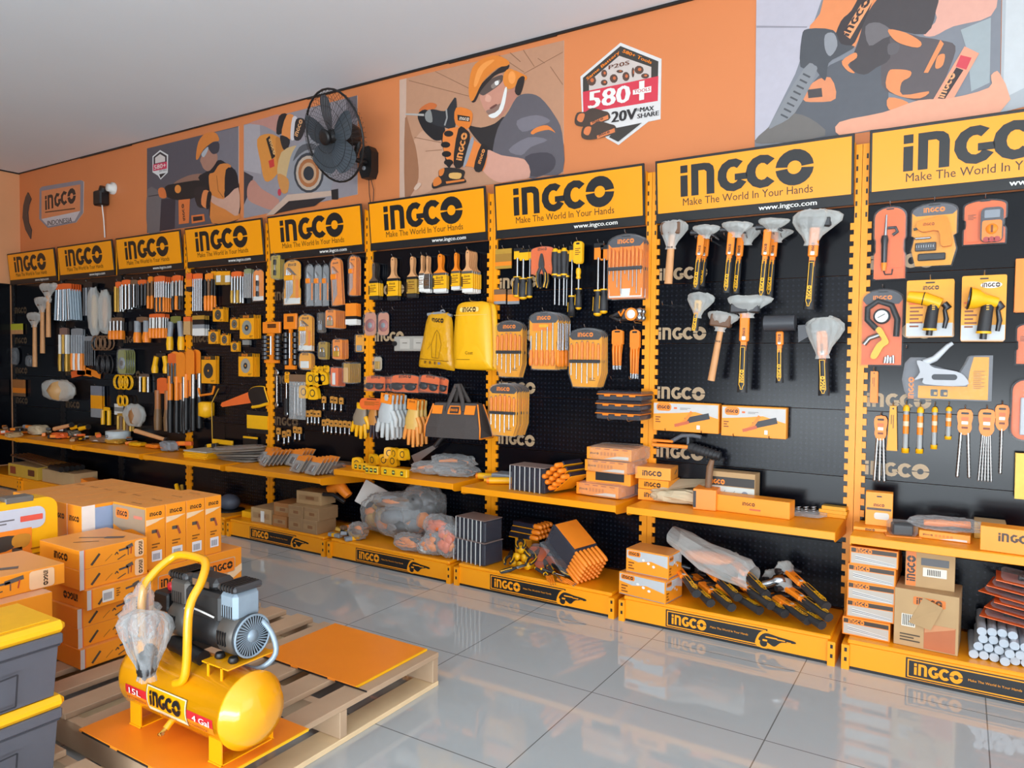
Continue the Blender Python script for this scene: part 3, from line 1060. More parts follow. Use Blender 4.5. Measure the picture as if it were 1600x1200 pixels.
# wall fan
c = aty(522, 213, -.27)
mt = aty(582, 257, YW)
r = tag(empty('wall_fan', (mt.x, YW, mt.z)), 'black caged wall fan mounted beside the circular saw poster', 'fan')
mb = MB().prism([(-.055, -.06), (-.035, -.105), (.035, -.105), (.055, -.06), (.055, .07), (.03, .105), (-.03, .105), (-.055, .07)], -.07, -.001, 'black')
mb.lathe([(.014, -.07), (.014, -.078), (0, -.078)], 'grey', (-.01, 0, -.04), 'y', 10)
put(mb, 'wall_bracket', r)
nrm = Vector((-.15, -.92, -.30)).normalized()
zq = nrm.to_track_quat('Z', 'X').to_matrix().to_4x4()
F = T(c.x - mt.x, c.y - YW, c.z - mt.z) @ zq
mb = MB()
e = F @ Vector((0, 0, -.16))
mb.tube([(0, -.06, .0), (-.02, -.16, .0), (e.x + .02, e.y + .03, e.z - .05), tuple(e)], [.022, .02, .02, .022], 'black')
put(mb, 'arm', r)
mb = MB(F)
mb.lathe([(0, -.20), (.05, -.19), (.07, -.15), (.07, -.08), (.05, -.03), (.02, 0), (.02, .03)], 'black', n=14)
put(mb, 'motor_housing', r)
cage = MB(F)
R = .285
cage.tube([(R * cos(2 * pi * i / 32), R * sin(2 * pi * i / 32), 0) for i in range(32)], .007, 'black', 6, loop=True)
for k in range(56):
    a = 2 * pi * k / 56
    cage.tube([(q * cos(a + w * .5), q * sin(a + w * .5), z) for q, z, w in ((.05, .075, 0), (.16, .07, .3), (.25, .045, .5), (R, 0, .55))], .0011, 'black', 3, cap=False)
    cage.tube([(q * cos(a), q * sin(a), z) for q, z in ((.06, -.085), (.2, -.075), (.27, -.04), (R, 0))], .0011, 'black', 3, cap=False)
for q, z in ((.1, .074), (.19, .064), (.24, .05)):
    cage.tube([(q * cos(2 * pi * i / 24), q * sin(2 * pi * i / 24), z) for i in range(24)], .0014, 'black', 4, loop=True)
cage.lathe([(.05, .07), (.05, .08), (.03, .085), (0, .085)], 'black', n=16)
cg = put(cage, 'cage', r)
hub = put(MB(F).lathe([(0, .055), (.03, .05), (.045, .03), (.045, -.01)], 'black'), 'hub', r)
for k in range(5):
    mb = MB(F @ Matrix.Rotation(2 * pi * k / 5, 4, 'Z'))
    q = spline([(.03, -.02), (.10, -.085), (.2, -.11), (.245, -.05), (.24, .04), (.15, .07), (.05, .035)], 3)
    mb.add([(x, y, .02 - y * .32) for x, y in q], [list(range(len(q)))], 'smoke_blade' if 'smoke_blade' in MATS else mat('smoke_blade', '#4a5158', .25), True)
    put(mb, 'blade', hub)
put(MB().tube([(-.005, -.03, -.1), (-.01, -.02, -.2), (-.004, -.015, -.262)], .0025, 'black', 5), 'cord', r)
put(MB().tube([(.012, -.03, -.1), (.03, -.02, -.18), (.02, -.015, -.262)], .0025, 'black', 5), 'cord', r)
# ================================================================ kinds of goods.  Local frame: hang point at the origin, x right, goods hang down to -h, front is -y
def outline(shape, w, h, g=0):
    W, Hh = w / 2 + g, h + g
    if shape == 'rect':
        return rr(w + 2 * g, h + 2 * g, .03 + g, 0, -h / 2, 2) if w > .1 else rr(w + 2 * g, h + 2 * g, .006, 0, -h / 2, 1)
    if shape == 'round':
        return rr(w + 2 * g, h + 2 * g, w * .28, 0, -h / 2, 4)
    top = [(W * cos(rad(a)), -.13 * h + (.13 * h + g) * sin(rad(a))) for a in range(0, 181, 20)]
    if shape == 'arch':
        return top + [(-W, -Hh), (W, -Hh)]
    if shape == 'waist':
        return top + [(-W, -.42 * h), (-W * .9, -.46 * h), (-W * .9, -.62 * h), (-W, -.66 * h), (-W, -Hh), (W, -Hh), (W, -.66 * h), (W * .9, -.62 * h), (W * .9, -.46 * h), (W, -.42 * h)]
    if shape == 'shield':
        return top + [(-W, -.76 * h), (-W * .74, -Hh), (W * .74, -Hh), (W, -.76 * h)]
    if shape == 'neck':
        return top + [(-W, -.5 * h), (-W * .86, -.53 * h), (-W, -.74 * h), (-W * .8, -Hh), (W * .8, -Hh), (W, -.74 * h), (W * .86, -.53 * h), (W, -.5 * h)]


def smallprint(mb, x0, x1, z, y, k, col='#5a3418', gap=.006):
    for i in range(k):
        mb.flat([(x0, z - i * gap), (x0 + (x1 - x0) * (1 - .3 * (i % 2)), z - i * gap), (x0 + (x1 - x0) * (1 - .3 * (i % 2)), z - i * gap + gap * .45), (x0, z - i * gap + gap * .45)], y, col)


def slot(mb, w, z, y):
    mb.flat(rr(w, .006, .003, 0, z, 2), y, 'black')


def k_blister(w, h, shape='arch', col='card', fill=None, head=None, lg=5, shell='shell', depth=.018, inset=.006, band=0):
    """printed card under a clear moulded shell, with the goods inside"""
    c = MB()
    ol = outline(shape, w - 2 * inset, h - 2 * inset)
    ol = [(x, z - inset) for x, z in ol]
    c.prism(ol, -.0015, 0, col)
    if head:
        zb = -.17 * h
        q = [p for p in ol if p[1] > zb] + [(-w * .36, zb - .02 * h), (w * .36, zb - .02 * h)]
        q = [p for p in ol[:len(ol)] if p[1] >= zb]
        if len(q) > 2:
            c.flat(q + [(-w * .38, zb - .03 * h), (w * .38, zb - .03 * h)], -.002, head)
    if lg:
        logo(c, 0, -.115 * h if head else -.12 * h, w * .45, -.0026, 'orange' if head else '#3a2414', 3 if lg < 5 else 5, .85)
    slot(c, w * .24, -.04 * h, -.0026)
    if band:
        c.flat([(-w * .44, -.985 * h + .004), (w * .44, -.985 * h + .004), (w * .44, -.84 * h), (-w * .44, -.84 * h)], -.0024, 'white')
    parts = [('card', c)]
    if fill:
        parts += fill(w, h)
    s = MB()
    s.dome(outline(shape, w, h), -.003, depth, shell, .86)
    parts.append(('clear_shell', s))
    return parts


# ---- goods inside packs
def driver(mb, x, z0, z1, z2, r, col='orange', n=8, tip='chrome', cap=True):
    """screwdriver along z: handle z0..z1, shaft z1..z2"""
    d = 1 if z0 > z1 else -1
    L = abs(z1 - z0)
    mb.lathe([(r * .6, z0), (r, z0 - d * L * .12), (r, z0 - d * L * .45), (r * .72, z0 - d * L * .6), (r * .95, z0 - d * L * .8), (r * .6, z1)], col, (x, -.0095, 0), 'z', n)
    if cap:
        mb.lathe([(0, z0 + d * r * .5), (r * .5, z0 + d * r * .3), (r * .62, z0 - d * .001)], 'chrome', (x, -.010, 0), 'z', n)
    mb.cyl((x, -.010, z1), (x, -.010, z2), r * .34, tip, r * .3, 6)


def f_drivers(n=6, up=True):
    def f(w, h):
        P = []
        arc = [(-(abs(i - (n - 1) / 2) / n) * .16) for i in range(n)]
        for i in range(n):
            m = MB()
            x = (-.39 + .78 * i / (n - 1)) * w
            if up:
                driver(m, x, (-.22 + arc[i] * .8) * h, -.53 * h, (-.95 - arc[i] * 2.4) * h, min(.0088, w * .06))
            else:
                driver(m, x + w * .02 * i, -.93 * h, -.66 * h, (-.42 + .05 * min(i, 5)) * h if i < 4 else -.2 * h, w * .062, cap=False)
            P.append(('screwdriver', m))
        b = MB()
        if up:
            b.box(-.44 * w, .44 * w, -.018, -.003, -.585 * h, -.53 * h, 'black', .003)
            P.append(('holder', b))
        q = MB()
        if up:
            for s in (-1, 1):
                q.flat([(s * .42 * w, -.74 * h), (s * .12 * w, -.80 * h), (s * .1 * w, -.93 * h), (s * .33 * w, -.95 * h)], -.004, 'card_amber')
            smallprint(q, .12 * w, .3 * w, -.84 * h, -.0045, 3)
        else:
            q.flat(rr(w * .62, h * .13, .004, -.05 * w, -.27 * h), -.004, 'orange')
            q.flat(rr(w * .3, h * .05, .004, -.0 * w, -.25 * h), -.0046, 'yellow')
        P.append(('label', q))
        return P
    return f


def f_chisels(w, h):
    P = []
    for i in range(9):
        m = MB()
        x = (-.42 + .84 * i / 8) * w
        driver(m, x, (-.2 - .03 * (i % 3)) * h, -.5 * h, (-.62 - .1 * (i * 5 % 4)) * h, w * .045, n=6, cap=False)
        P.append(('nut_driver', m))
    b = MB().box(-.46 * w, .46 * w, -.02, -.003, -.56 * h, -.51 * h, 'darksteel', .003)
    q = MB()
    for s in (-1, 1):
        q.flat([(s * .44 * w, -.72 * h), (s * .16 * w, -.74 * h), (s * .12 * w, -.95 * h), (s * .42 * w, -.95 * h)], -.004, 'orange')
    return P + [('holder', b), ('label', q)]


def f_hex(n=6, tagged=False, low=.93):
    def f(w, h):
        m = MB()
        for i in range(n):
            x = (-.30 + .34 * i / max(1, n - 1)) * w
            zt = (-.20 - .025 * i) * h
            m.tube([(x + w * .22, -.007, zt + .0 * h), (x + w * .06, -.007, zt + .02 * h), (x, -.007, zt - .03 * h), (x, -.007, (-low + .03 * i) * h)], w * .02, 'chrome', 5)
        b = MB().box(-.4 * w, .12 * w, -.016, -.003, -.46 * h, -.34 * h, 'card_amber' if not tagged else 'orange', .004)
        q = MB().flat([(.2 * w, -.45 * h), (.36 * w, -.45 * h), (.36 * w, -.85 * h), (.2 * w, -.85 * h)], -.004, 'orange')
        return [('hex_keys', m), ('clip', b), ('label', q)]
    return f


def f_padlock(col='gold'):
    def f(w, h):
        m = MB().box(-.26 * w, .26 * w, -.018, -.003, -.86 * h, -.58 * h, col, .004)
        s = MB().tube([(-.17 * w, -.010, -.58 * h)] + [(.17 * w * -cos(rad(a)), -.010, (-.46 + .1 * sin(rad(a))) * h) for a in range(0, 181, 30)] + [(.17 * w, -.010, -.58 * h)], w * .045, 'chrome', 6)
        return [('lock_body', m), ('shackle', s)]
    return f


def f_stick(cols, x=0, r=.10, z0=-.2, z1=-.85):
    """one upright tool in bands of colour, e.g. knife, iron, tester"""
    def f(w, h):
        m = MB()
        k = len(cols)
        for i, c in enumerate(cols):
            a, b = (z0 + (z1 - z0) * i / k) * h, (z0 + (z1 - z0) * (i + 1) / k) * h
            q = r * w * (.45 if c in ('chrome', 'steel') else 1)
            m.lathe([(q * .8, a), (q, a * .8 + b * .2), (q, a * .2 + b * .8), (q * .8, b)], c, (x * w, -.010, 0), 'z', 8)
        return [('tool', m)]
    return f


def f_pliers(grip='orange', head='steel'):
    def f(w, h):
        a = MB()
        a.prism(spline([(-.03 * w, -.18 * h), (.03 * w, -.18 * h), (.09 * w, -.34 * h), (.10 * w, -.46 * h), (0, -.52 * h), (-.10 * w, -.46 * h), (-.09 * w, -.34 * h)], 2), -.016, -.004, head)
        return [('jaws', a)] + [('grip', MB().tube([(s * .04 * w, -.010, -.47 * h), (s * .15 * w, -.010, -.62 * h), (s * .16 * w, -.010, -.78 * h), (s * .10 * w, -.010, -.93 * h)], [w * .05, w * .07, w * .075, w * .06], grip, 7)) for s in (-1, 1)]
    return f


def f_spanners(n=5):
    def f(w, h):
        m = MB()
        for i in range(n):
            x = (-.34 + .68 * i / (n - 1)) * w
            zb = (-.93 + .05 * i) * h
            m.box(x - .03 * w, x + .03 * w, -.012, -.006, zb, -.3 * h, 'chrome')
            m.lathe([(.035 * w, -.012), (.07 * w, -.012), (.07 * w, -.005), (.035 * w, -.005)], 'chrome', (x, 0, -.27 * h), 'y', 8)
            m.prism([(x - .07 * w, zb), (x - .02 * w, zb + .04 * h), (x + .02 * w, zb + .04 * h), (x + .07 * w, zb), (x + .07 * w, zb + .07 * h), (x - .07 * w, zb + .07 * h)], -.012, -.006, 'chrome')
        return [('spanners', m)]
    return f


def f_disc(col='grey', hub='black', cz=-.56, r=.38):
    def f(w, h):
        R = r * min(w, h * .8)
        m = MB().lathe([(R * .16, -.006), (R, -.006), (R, -.002), (R * .16, -.002)], col, (0, 0, cz * h), 'y', 20)
        m.lathe([(0, -.0075), (R * .45, -.0075), (R * .45, -.004)], hub, (0, 0, cz * h), 'y', 14)
        return [('disc', m)]
    return f


def f_goggles(w, h):
    m = MB()
    for s in (-1, 1):
        m.ell((s * .24 * w, -.018, -.66 * h), (.21 * w, .014, .20 * h), 'black', 12, 8)
    m.box(-.46 * w, .46 * w, -.014, -.006, -.56 * h, -.48 * h, 'black', .004)
    return [('goggles', m)]


def f_card(col='white', r=(.7, .5), cz=-.6, print_=True):
    def f(w, h):
        m = MB().box(-.5 * r[0] * w, .5 * r[0] * w, -.014, -.003, (cz - r[1] / 2) * h, (cz + r[1] / 2) * h, col, .003)
        return [('goods', m)]
    return f


def f_iron(w, h):
    m = MB()
    m.cyl((-.1 * w, -.012, -.12 * h), (-.12 * w, -.012, -.40 * h), w * .03, 'chrome', w * .05)
    m.lathe([(.09 * w, -.40 * h), (.12 * w, -.46 * h), (.1 * w, -.52 * h), (.09 * w, -.75 * h), (.07 * w, -.78 * h)], 'darksteel', (-.14 * w, -.012, 0), 'z', 10)
    m.lathe([(.095 * w, -.77 * h), (.1 * w, -.80 * h), (.07 * w, -.88 * h)], 'orange', (-.14 * w, -.012, 0), 'z', 10)
    st = MB().tube([(-.05 * w, -.01, -.30 * h), (.18 * w, -.012, -.30 * h), (.24 * w, -.012, -.36 * h), (.1 * w, -.012, -.40 * h)], w * .05, 'darksteel', 8)
    cd = MB().tube([(-.14 * w, -.012, -.88 * h), (-.1 * w, -.012, -.93 * h), (.1 * w, -.012, -.93 * h), (.12 * w, -.01, -.86 * h)], w * .025, 'black', 6)
    q = MB().box(.02 * w, .40 * w, -.006, -.003, -.84 * h, -.43 * h, 'card_red')
    return [('soldering_iron', m), ('stand', st), ('cord', cd), ('label', q)]


def f_gundriver(w, h):
    m = MB()
    m.prism(spline([(-.36 * w, -.38 * h), (-.30 * w, -.30 * h), (.05 * w, -.245 * h), (.25 * w, -.25 * h), (.30 * w, -.36 * h), (.38 * w, -.66 * h), (.30 * w, -.70 * h), (.16 * w, -.68 * h), (.10 * w, -.46 * h), (-.22 * w, -.46 * h)], 3), -.034, -.004, 'orange')
    logo(m, -.1 * w, -.35 * h, .24 * w, -.0345, '#8a4a18', 5)
    m.cyl((-.42 * w, -.018, -.41 * h), (-.33 * w, -.018, -.395 * h), w * .03, 'darksteel')
    b = MB().box(-.38 * w, .06 * w, -.02, -.004, -.75 * h, -.62 * h, 'darksteel', .003)
    for i in range(8):
        b.cyl((-.35 * w + i * .05 * w, -.022, -.70 * h), (-.35 * w + i * .05 * w, -.022, -.66 * h), w * .014, 'chrome', n=5)
    c = MB().box(-.32 * w, .26 * w, -.02, -.004, -.90 * h, -.79 * h, 'black', .004)
    d = MB().box(-.4 * w, -.05 * w, -.014, -.004, -.565 * h, -.53 * h, 'chrome', .003)
    return [('cordless_screwdriver', m), ('bit_tray', b), ('bit_box', c), ('extension', d)]


def f_meter(w, h):
    m = MB().prism(rr(.5 * w, .74 * h, .02, .16 * w, -.58 * h), -.026, -.004, '#4b4a50')
    m.prism(rr(.44 * w, .44 * h, .01, .16 * w, -.71 * h), -.03, -.026, 'orange')
    m.flat(rr(.34 * w, .17 * h, .004, .16 * w, -.35 * h), -.0268, '#8a8f98')
    m.lathe([(0, -.036), (.12 * w, -.036), (.14 * w, -.03)], 'orange', (.16 * w, 0, -.68 * h), 'y', 16)
    m.line([(.16 * w, -.60 * h), (.16 * w, -.76 * h)], .008, -.0365, '#7a3a10')
    for i in (-1, 0, 1):
        m.flat(oval(.012, .012, .16 * w + i * .12 * w, -.90 * h, 8), -.0305, '#b03a34')
    q = MB().box(-.42 * w, -.14 * w, -.006, -.003, -.92 * h, -.26 * h, 'card_red')
    smallprint(q, -.38 * w, -.2 * w, -.34 * h, -.0065, 4)
    return [('multimeter', m), ('label', q)]


def f_inflator(w, h):
    g = MB().lathe([(0, -.034), (.17 * w, -.034), (.20 * w, -.028), (.20 * w, -.006)], 'darksteel', (.0, 0, -.36 * h), 'y', 18)
    g.flat(oval(.155 * w, .155 * w, 0, -.36 * h, 18), -.0346, 'white')
    g.line([(-.09 * w, -.38 * h), (.08 * w, -.33 * h)], .003, -.035, 'black')
    b = MB().prism(spline([(-.14 * w, -.52 * h), (-.02 * w, -.50 * h), (.10 * w, -.60 * h), (.18 * w, -.70 * h), (.05 * w, -.76 * h), (-.10 * w, -.90 * h), (-.24 * w, -.88 * h), (-.10 * w, -.72 * h), (.02 * w, -.66 * h), (-.05 * w, -.60 * h)], 3), -.03, -.006, 'yellow')
    hs = MB().tube([(-.12 * w, -.02, -.52 * h), (-.34 * w, -.02, -.40 * h), (-.34 * w, -.02, -.25 * h), (-.1 * w, -.02, -.16 * h), (.22 * w, -.02, -.22 * h), (.36 * w, -.02, -.40 * h), (.34 * w, -.02, -.62 * h)], .013, 'black', 7)
    t = MB()
    for i in range(4):
        t.cyl((.08 * w + .07 * w * i, -.012, -.96 * h), (.10 * w + .06 * w * i, -.012, (-.88 + .02 * (i % 2)) * h), .006, 'chrome')
    l = MB().tube([(-.05 * w, -.024, -.60 * h), (-.28 * w, -.024, -.64 * h), (-.40 * w, -.024, -.72 * h)], .011, 'steel', 6)
    return [('gauge', g), ('inflator_body', b), ('hose', hs), ('adapters', t), ('lever', l)]


def f_nozzle(kind):
    def f(w, h):
        g = MB().tube([(.10 * w, -.026, -.42 * h), (.06 * w, -.026, -.60 * h), (.02 * w, -.026, -.86 * h)], [.022, .024, .026], 'grip', 10)
        g.cyl((.02 * w, -.026, -.86 * h), (.018 * w, -.026, -.895 * h), .028, 'yellow')
        g.cyl((.018 * w, -.026, -.895 * h), (.01 * w, -.026, -.98 * h), .013, 'darksteel')
        for i in range(3):
            g.box(.06 * w, .12 * w, -.052, -.046, (-.47 - .035 * i) * h, (-.455 - .035 * i) * h, 'yellow')
        b = MB()
        if kind == 0:
            b.tube([(-.46 * w, -.026, -.29 * h), (-.1 * w, -.026, -.34 * h), (.24 * w, -.026, -.44 * h)], [.022, .027, .024], 'yellow', 10)
            b.cyl((-.14 * w, -.026, -.335 * h), (-.12 * w, -.026, -.338 * h), .0285, 'black')
        else:
            b.tube([(-.32 * w, -.05, -.36 * h), (-.16 * w, -.046, -.37 * h), (.0, -.032, -.385 * h), (.3 * w, -.024, -.43 * h)], [.044, .04, .026, .02], 'yellow', 14)
            b.cyl((-.35 * w, -.05, -.357 * h), (-.315 * w, -.05, -.36 * h), .046, 'darksteel', n=14)
        t = MB().tube([(.30 * w, -.026, -.43 * h), (.38 * w, -.026, -.50 * h), (.32 * w, -.026, -.55 * h), (.36 * w, -.026, -.70 * h), (.32 * w, -.026, -.86 * h)], [.014, .016, .008, .010, .008], 'darksteel', 7)
        return [('nozzle', b), ('grip', g), ('trigger', t)]
    return f


def k_nozzle(w, h, kind=0):
    c = MB().prism(rr(w, h, .006, 0, -h / 2, 2), -.0015, 0, 'card_amber', 'white')
    c.flat([(-w / 2 + .002, -h + .002), (w / 2 - .002, -h + .002), (w / 2 - .002, -.76 * h), (-w / 2 + .002, -.76 * h)], -.002, '#c4c8ca')
    if kind:
        c.flat(oval(.24 * w, .05 * h, .16 * w, -.15 * h), -.0019, 'white')
        logo(c, .16 * w, -.15 * h, .40 * w, -.0024, '#4a3018', 5)
    else:
        logo(c, .02 * w, -.14 * h, .34 * w, -.0024, '#4a3018', 5)
    smallprint(c, -.42 * w, -.14 * w, -.5 * h, -.0024, 6, '#8a4a20', .016)
    c.flat([(-.44 * w, -.43 * h), (-.1 * w, -.43 * h), (-.1 * w, -.40 * h), (-.44 * w, -.40 * h)], -.0024, 'card_red')
    slot(c, .2 * w, -.05 * h, -.0026)
    return [('card', c)] + f_nozzle(kind)(w, h)


def k_stapler(w, h):
    """boot-shaped pack with heavy duty staple gun, lying sideways"""
    c = MB()
    ol = [(-.5 * w, -.62 * h), (-.46 * w, -.30 * h), (-.38 * w, -.24 * h), (.24 * w, -.24 * h), (.27 * w, -.2 * h), (.5 * w, -.2 * h), (.5 * w, -h), (-.44 * w, -h)]
    ol = [(-.49 * w, -.66 * h), (-.46 * w, -.36 * h), (-.40 * w, -.26 * h), (-.22 * w, -.26 * h), (-.18 * w, -.38 * h), (.16 * w, -.52 * h), (.22 * w, -.36 * h), (.26 * w, -.22 * h), (.5 * w, -.22 * h), (.5 * w, -h), (-.40 * w, -h), (-.46 * w, -.86 * h)]
    c.prism(ol, -.0015, 0, '#6d6e74')
    c.flat([(-.30 * w, -.98 * h), (.46 * w, -.98 * h), (.46 * w, -.25 * h), (.30 * w, -.25 * h), (.26 * w, -.5 * h), (.24 * w, -.76 * h), (-.30 * w, -.76 * h)], -.002, 'card_amber')
    for i in (0, 1):
        c.flat(rr(.08 * w, .12 * h, .004, -.12 * w + i * .11 * w, -.88 * h), -.0024, '#4a5058')
        c.flat(rr(.035 * w, .05 * h, .002, -.105 * w + i * .11 * w, -.89 * h), -.0027, '#d8a040')
    smallprint(c, .30 * w, .42 * w, -.5 * h, -.0024, 10, '#b06a20', .008)
    c.at(T(-.38 * w, 0, -.80 * h) @ RY(-90))
    logo(c, 0, 0, .24 * h * 1.6, -.0024, 'orange', 5, .8)
    c.at(None)
    b = MB()
    b.prism(spline([(-.34 * w, -.66 * h), (-.28 * w, -.52 * h), (-.32 * w, -.32 * h), (-.2 * w, -.36 * h), (-.12 * w, -.44 * h), (.12 * w, -.50 * h), (.22 * w, -.60 * h), (.22 * w, -.74 * h), (-.22 * w, -.73 * h), (-.24 * w, -.62 * h)], 3), -.034, -.004, '#b4b6ba')
    b.prism(rr(.28 * w, .10 * h, .05 * h, -.01 * w, -.60 * h), -.0345, -.033, '#33363c')
    l = MB().tube([(-.24 * w, -.02, -.36 * h), (-.12 * w, -.02, -.28 * h), (.02 * w, -.02, -.06 * h), (.07 * w, -.02, -.01 * h)], [.016, .014, .010, .008], '#c9ccd0', 7, flatten=(1, .6, 1))
    s = MB().dome(ol, -.003, .02, 'shell', .92)
    return [('card', c), ('staple_gun', b), ('lever', l), ('clear_shell', s)]


# ---- loose tools
def k_hammer(w, h, style='claw', hx=0, bag=None, hw=.034, hl=None, green=0):
    """hanging hammer; head on top, handle down.  bag = (dx, z0, z1, rx) crumpled clear bag over the head"""
    P = []
    x = hx * w
    zh = -.09 * h if style != 'sledge' else -.11 * h
    hd, sh, gr = MB(), MB(), MB()
    if style in ('claw', 'ball'):
        hd.tube([(x - .055, -.02, zh), (x - .02, -.02, zh), (x + .02, -.02, zh + .004)], [.014, .012, .014], 'darksteel', 10)
        hd.tube([(x + .015, -.02, zh + .004), (x + .04, -.02, zh), (x + .065, -.02, zh - .018)], [.012, .010, .004], 'darksteel', 8, flatten=(1, 1.6, 1))
    elif style == 'mallet':
        hd.cyl((x - .068, -.03, -.045), (x + .068, -.03, -.045), .037, '#3d3f44', n=18)
    elif style == 'sledge':
        hd.box(x - .07, x + .07, -.045, -.003, zh - .024, zh + .024, 'darksteel', .008)
    elif style == 'axe':
        hd.prism([(x - .10, zh + .02), (x - .03, zh + .02), (x + .03, zh + .025), (x + .04, zh - .025), (x - .03, zh - .02), (x - .10, zh - .06)], -.032, -.012, 'darksteel')
    else:
        hd.box(x - .05, x + .05, -.05, -.002, zh - .03, zh + .03, '#6a4a34', .006)
    P.append(('head', hd))
    yc = -.022 if style != 'mallet' else -.03
    z0 = zh - .01 if style != 'mallet' else -.084
    if style == 'wood':
        sh.tube([(x + .004, yc, z0), (x, yc, -.45 * h), (x - .004, yc, -h)], [hw * .42, hw * .46, hw * .52], 'wood', 10, flatten=(1, .8, 1))
        logo(sh, x, -.4 * h, .03, yc - .0155, 'black', 3)
        P.append(('handle', sh))
    else:
        zm = -.46 * h
        sh.box(x - hw / 2, x + hw / 2, yc - .012, yc + .010, zm, z0, 'yellow' if green else 'orange', .005)
        sh.prism([(x - hw * .3, zm), (x + hw * .3, zm), (x + hw * .3, zm - .1 * h), (x - hw * .3, zm - .1 * h)], yc - .011, yc + .009, 'orange')
        sh.at(T(x, 0, zm + .10 * h) @ RY(-90))
        logo(sh, 0, 0, .04, yc - .0126, 'black', 5)
        sh.at(None)
        sh.flat(rr(hw * .4, hw * .4, .003, x, zm + .035 * h), yc - .0124, 'white')
        g0, g1 = zm - .04 * h, -h
        gr.tube([(x, yc, g0), (x, yc, g0 * .7 + g1 * .3), (x, yc, g0 * .3 + g1 * .7), (x, yc, g1)], [hw * .40, hw * .46, hw * .5, hw * .55], 'grip', 10, flatten=(1, .85, 1))
        f = yc - hw * .5
        q = hw * .22
        zA, zB, zC = g0 - .02 * h, g0 * .45 + g1 * .55, g1 + .035 * h
        gr.line([(x - q, zA), (x - q, zB), (x - q * 1.2, zC + .05 * h), (x - q * .5, zC + .02 * h), (x - q * .5, zC), (x + q * .5, zC), (x + q * .5, zC + .02 * h), (x + q * 1.2, zC + .05 * h), (x + q, zB), (x + q, zA), (x - q, zA)], .0028, f, 'yellow')
        gr.at(T(x, 0, zB - .05 * h) @ RY(-90))
        logo(gr, 0, 0, .062, f - .001, 'yellow', 5, 1)
        gr.at(None)
        P.append(('handle', sh, None, [('grip', gr)]))
    if bag:
        dx, b0, b1, rx = bag
        b = MB()
        b.drape((x + dx * w, -.026, -b0 * h + .006), rx * 1.55 * w, (b1 - b0) * h * 1.12, .058, 'bag', w * 91 + h * 37, .45 if w > .08 else .2)
        P.append(('plastic_bag', b))
    return P


def k_driver_hang(w, h, card='black', amber='yellow', split=.62):
    """screwdriver hanging from its card, grip down"""
    c = MB().box(-.5 * w, .5 * w, -.004, 0, -.22 * h, 0, amber, .002).box(-.5 * w, .5 * w, -.006, -.004, -.06 * h, 0, card)
    s = MB().cyl((0, -.008, -.2 * h), (0, -.008, -split * h), w * .12, 'chrome', n=6)
    g = MB().lathe([(w * .42, -split * h), (w * .42, (-split - .02) * h)], 'yellow', (0, -.008, 0), 'z', 8)
    g.lathe([(w * .34, (-split - .02) * h), (w * .26, (-split - .07) * h), (w * .44, (-split - .16) * h), (w * .48, (-split - .30) * h), (w * .36, -.97 * h)], 'grip', (0, -.008, 0), 'z', 8)
    g.lathe([(w * .40, -.955 * h), (w * .42, -.98 * h), (w * .2, -h)], 'yellow', (0, -.008, 0), 'z', 8)
    g.line([(-w * .25, (-split - .1) * h), (-w * .3, -.93 * h)], .003, -.008 - w * .46, 'yellow')
    return [('hang_card', c), ('shaft', s), ('grip', g)]


def k_driver_down(w, h, col='grip'):
    g = MB().lathe([(w * .3, 0), (w * .45, -.06 * h)], 'yellow', (0, -.01, 0), 'z', 8)
    g.lathe([(w * .45, -.06 * h), (w * .5, -.2 * h), (w * .36, -.36 * h), (w * .45, -.45 * h), (w * .3, -.52 * h)], col, (0, -.01, 0), 'z', 8)
    g.lathe([(w * .48, -.45 * h), (w * .48, -.48 * h)], 'yellow', (0, -.01, 0), 'z', 8)
    s = MB().cyl((0, -.01, -.5 * h), (0, -.01, -h), w * .12, 'chrome', n=6)
    return [('grip', g), ('shaft', s)]


def k_hangcard(w, h, col='yellow', hole=True):
    m = MB().prism(rr(w, h, w * .25, 0, -h / 2, 3), -.002, 0, col)
    m.flat(rr(w * .4, h * .08, .004, 0, -h * .1, 2), -.0024, 'black')
    smallprint(m, -.3 * w, .3 * w, -.35 * h, -.0024, 4, '#8a5a10', h * .09)
    return [('hang_card', m)]


def k_plier(w, h, grip='grip', trim='yellow', head='darksteel', card=None, up=False):
    """pliers hung on a card, grips down"""
    P = []
    if card:
        c = MB()
        c.prism(outline('arch', w, h * .62), -.0015, 0, card)
        logo(c, 0, -.06 * h, w * .4, -.002, '#4a2a14', 3)
        P.append(('card', c))
    P2 = f_pliers(grip, head)(w * (1.6 if not card else 1.1), h)
    if trim:
        k = (1.6 if not card else 1.1) * w
        for s in (-1, 1):
            t = MB()
            t.tube([(s * .17 * k, -.016, -.60 * h), (s * .18 * k, -.017, -.78 * h), (s * .12 * k, -.016, -.93 * h)], k * .028, trim, 5)
            P2.append(('grip_trim', t))
    P += P2
    if card:
        P.append(('clear_shell', MB().dome(outline('arch', w, h * .62), -.003, .022, 'shell', .8)))
    return P


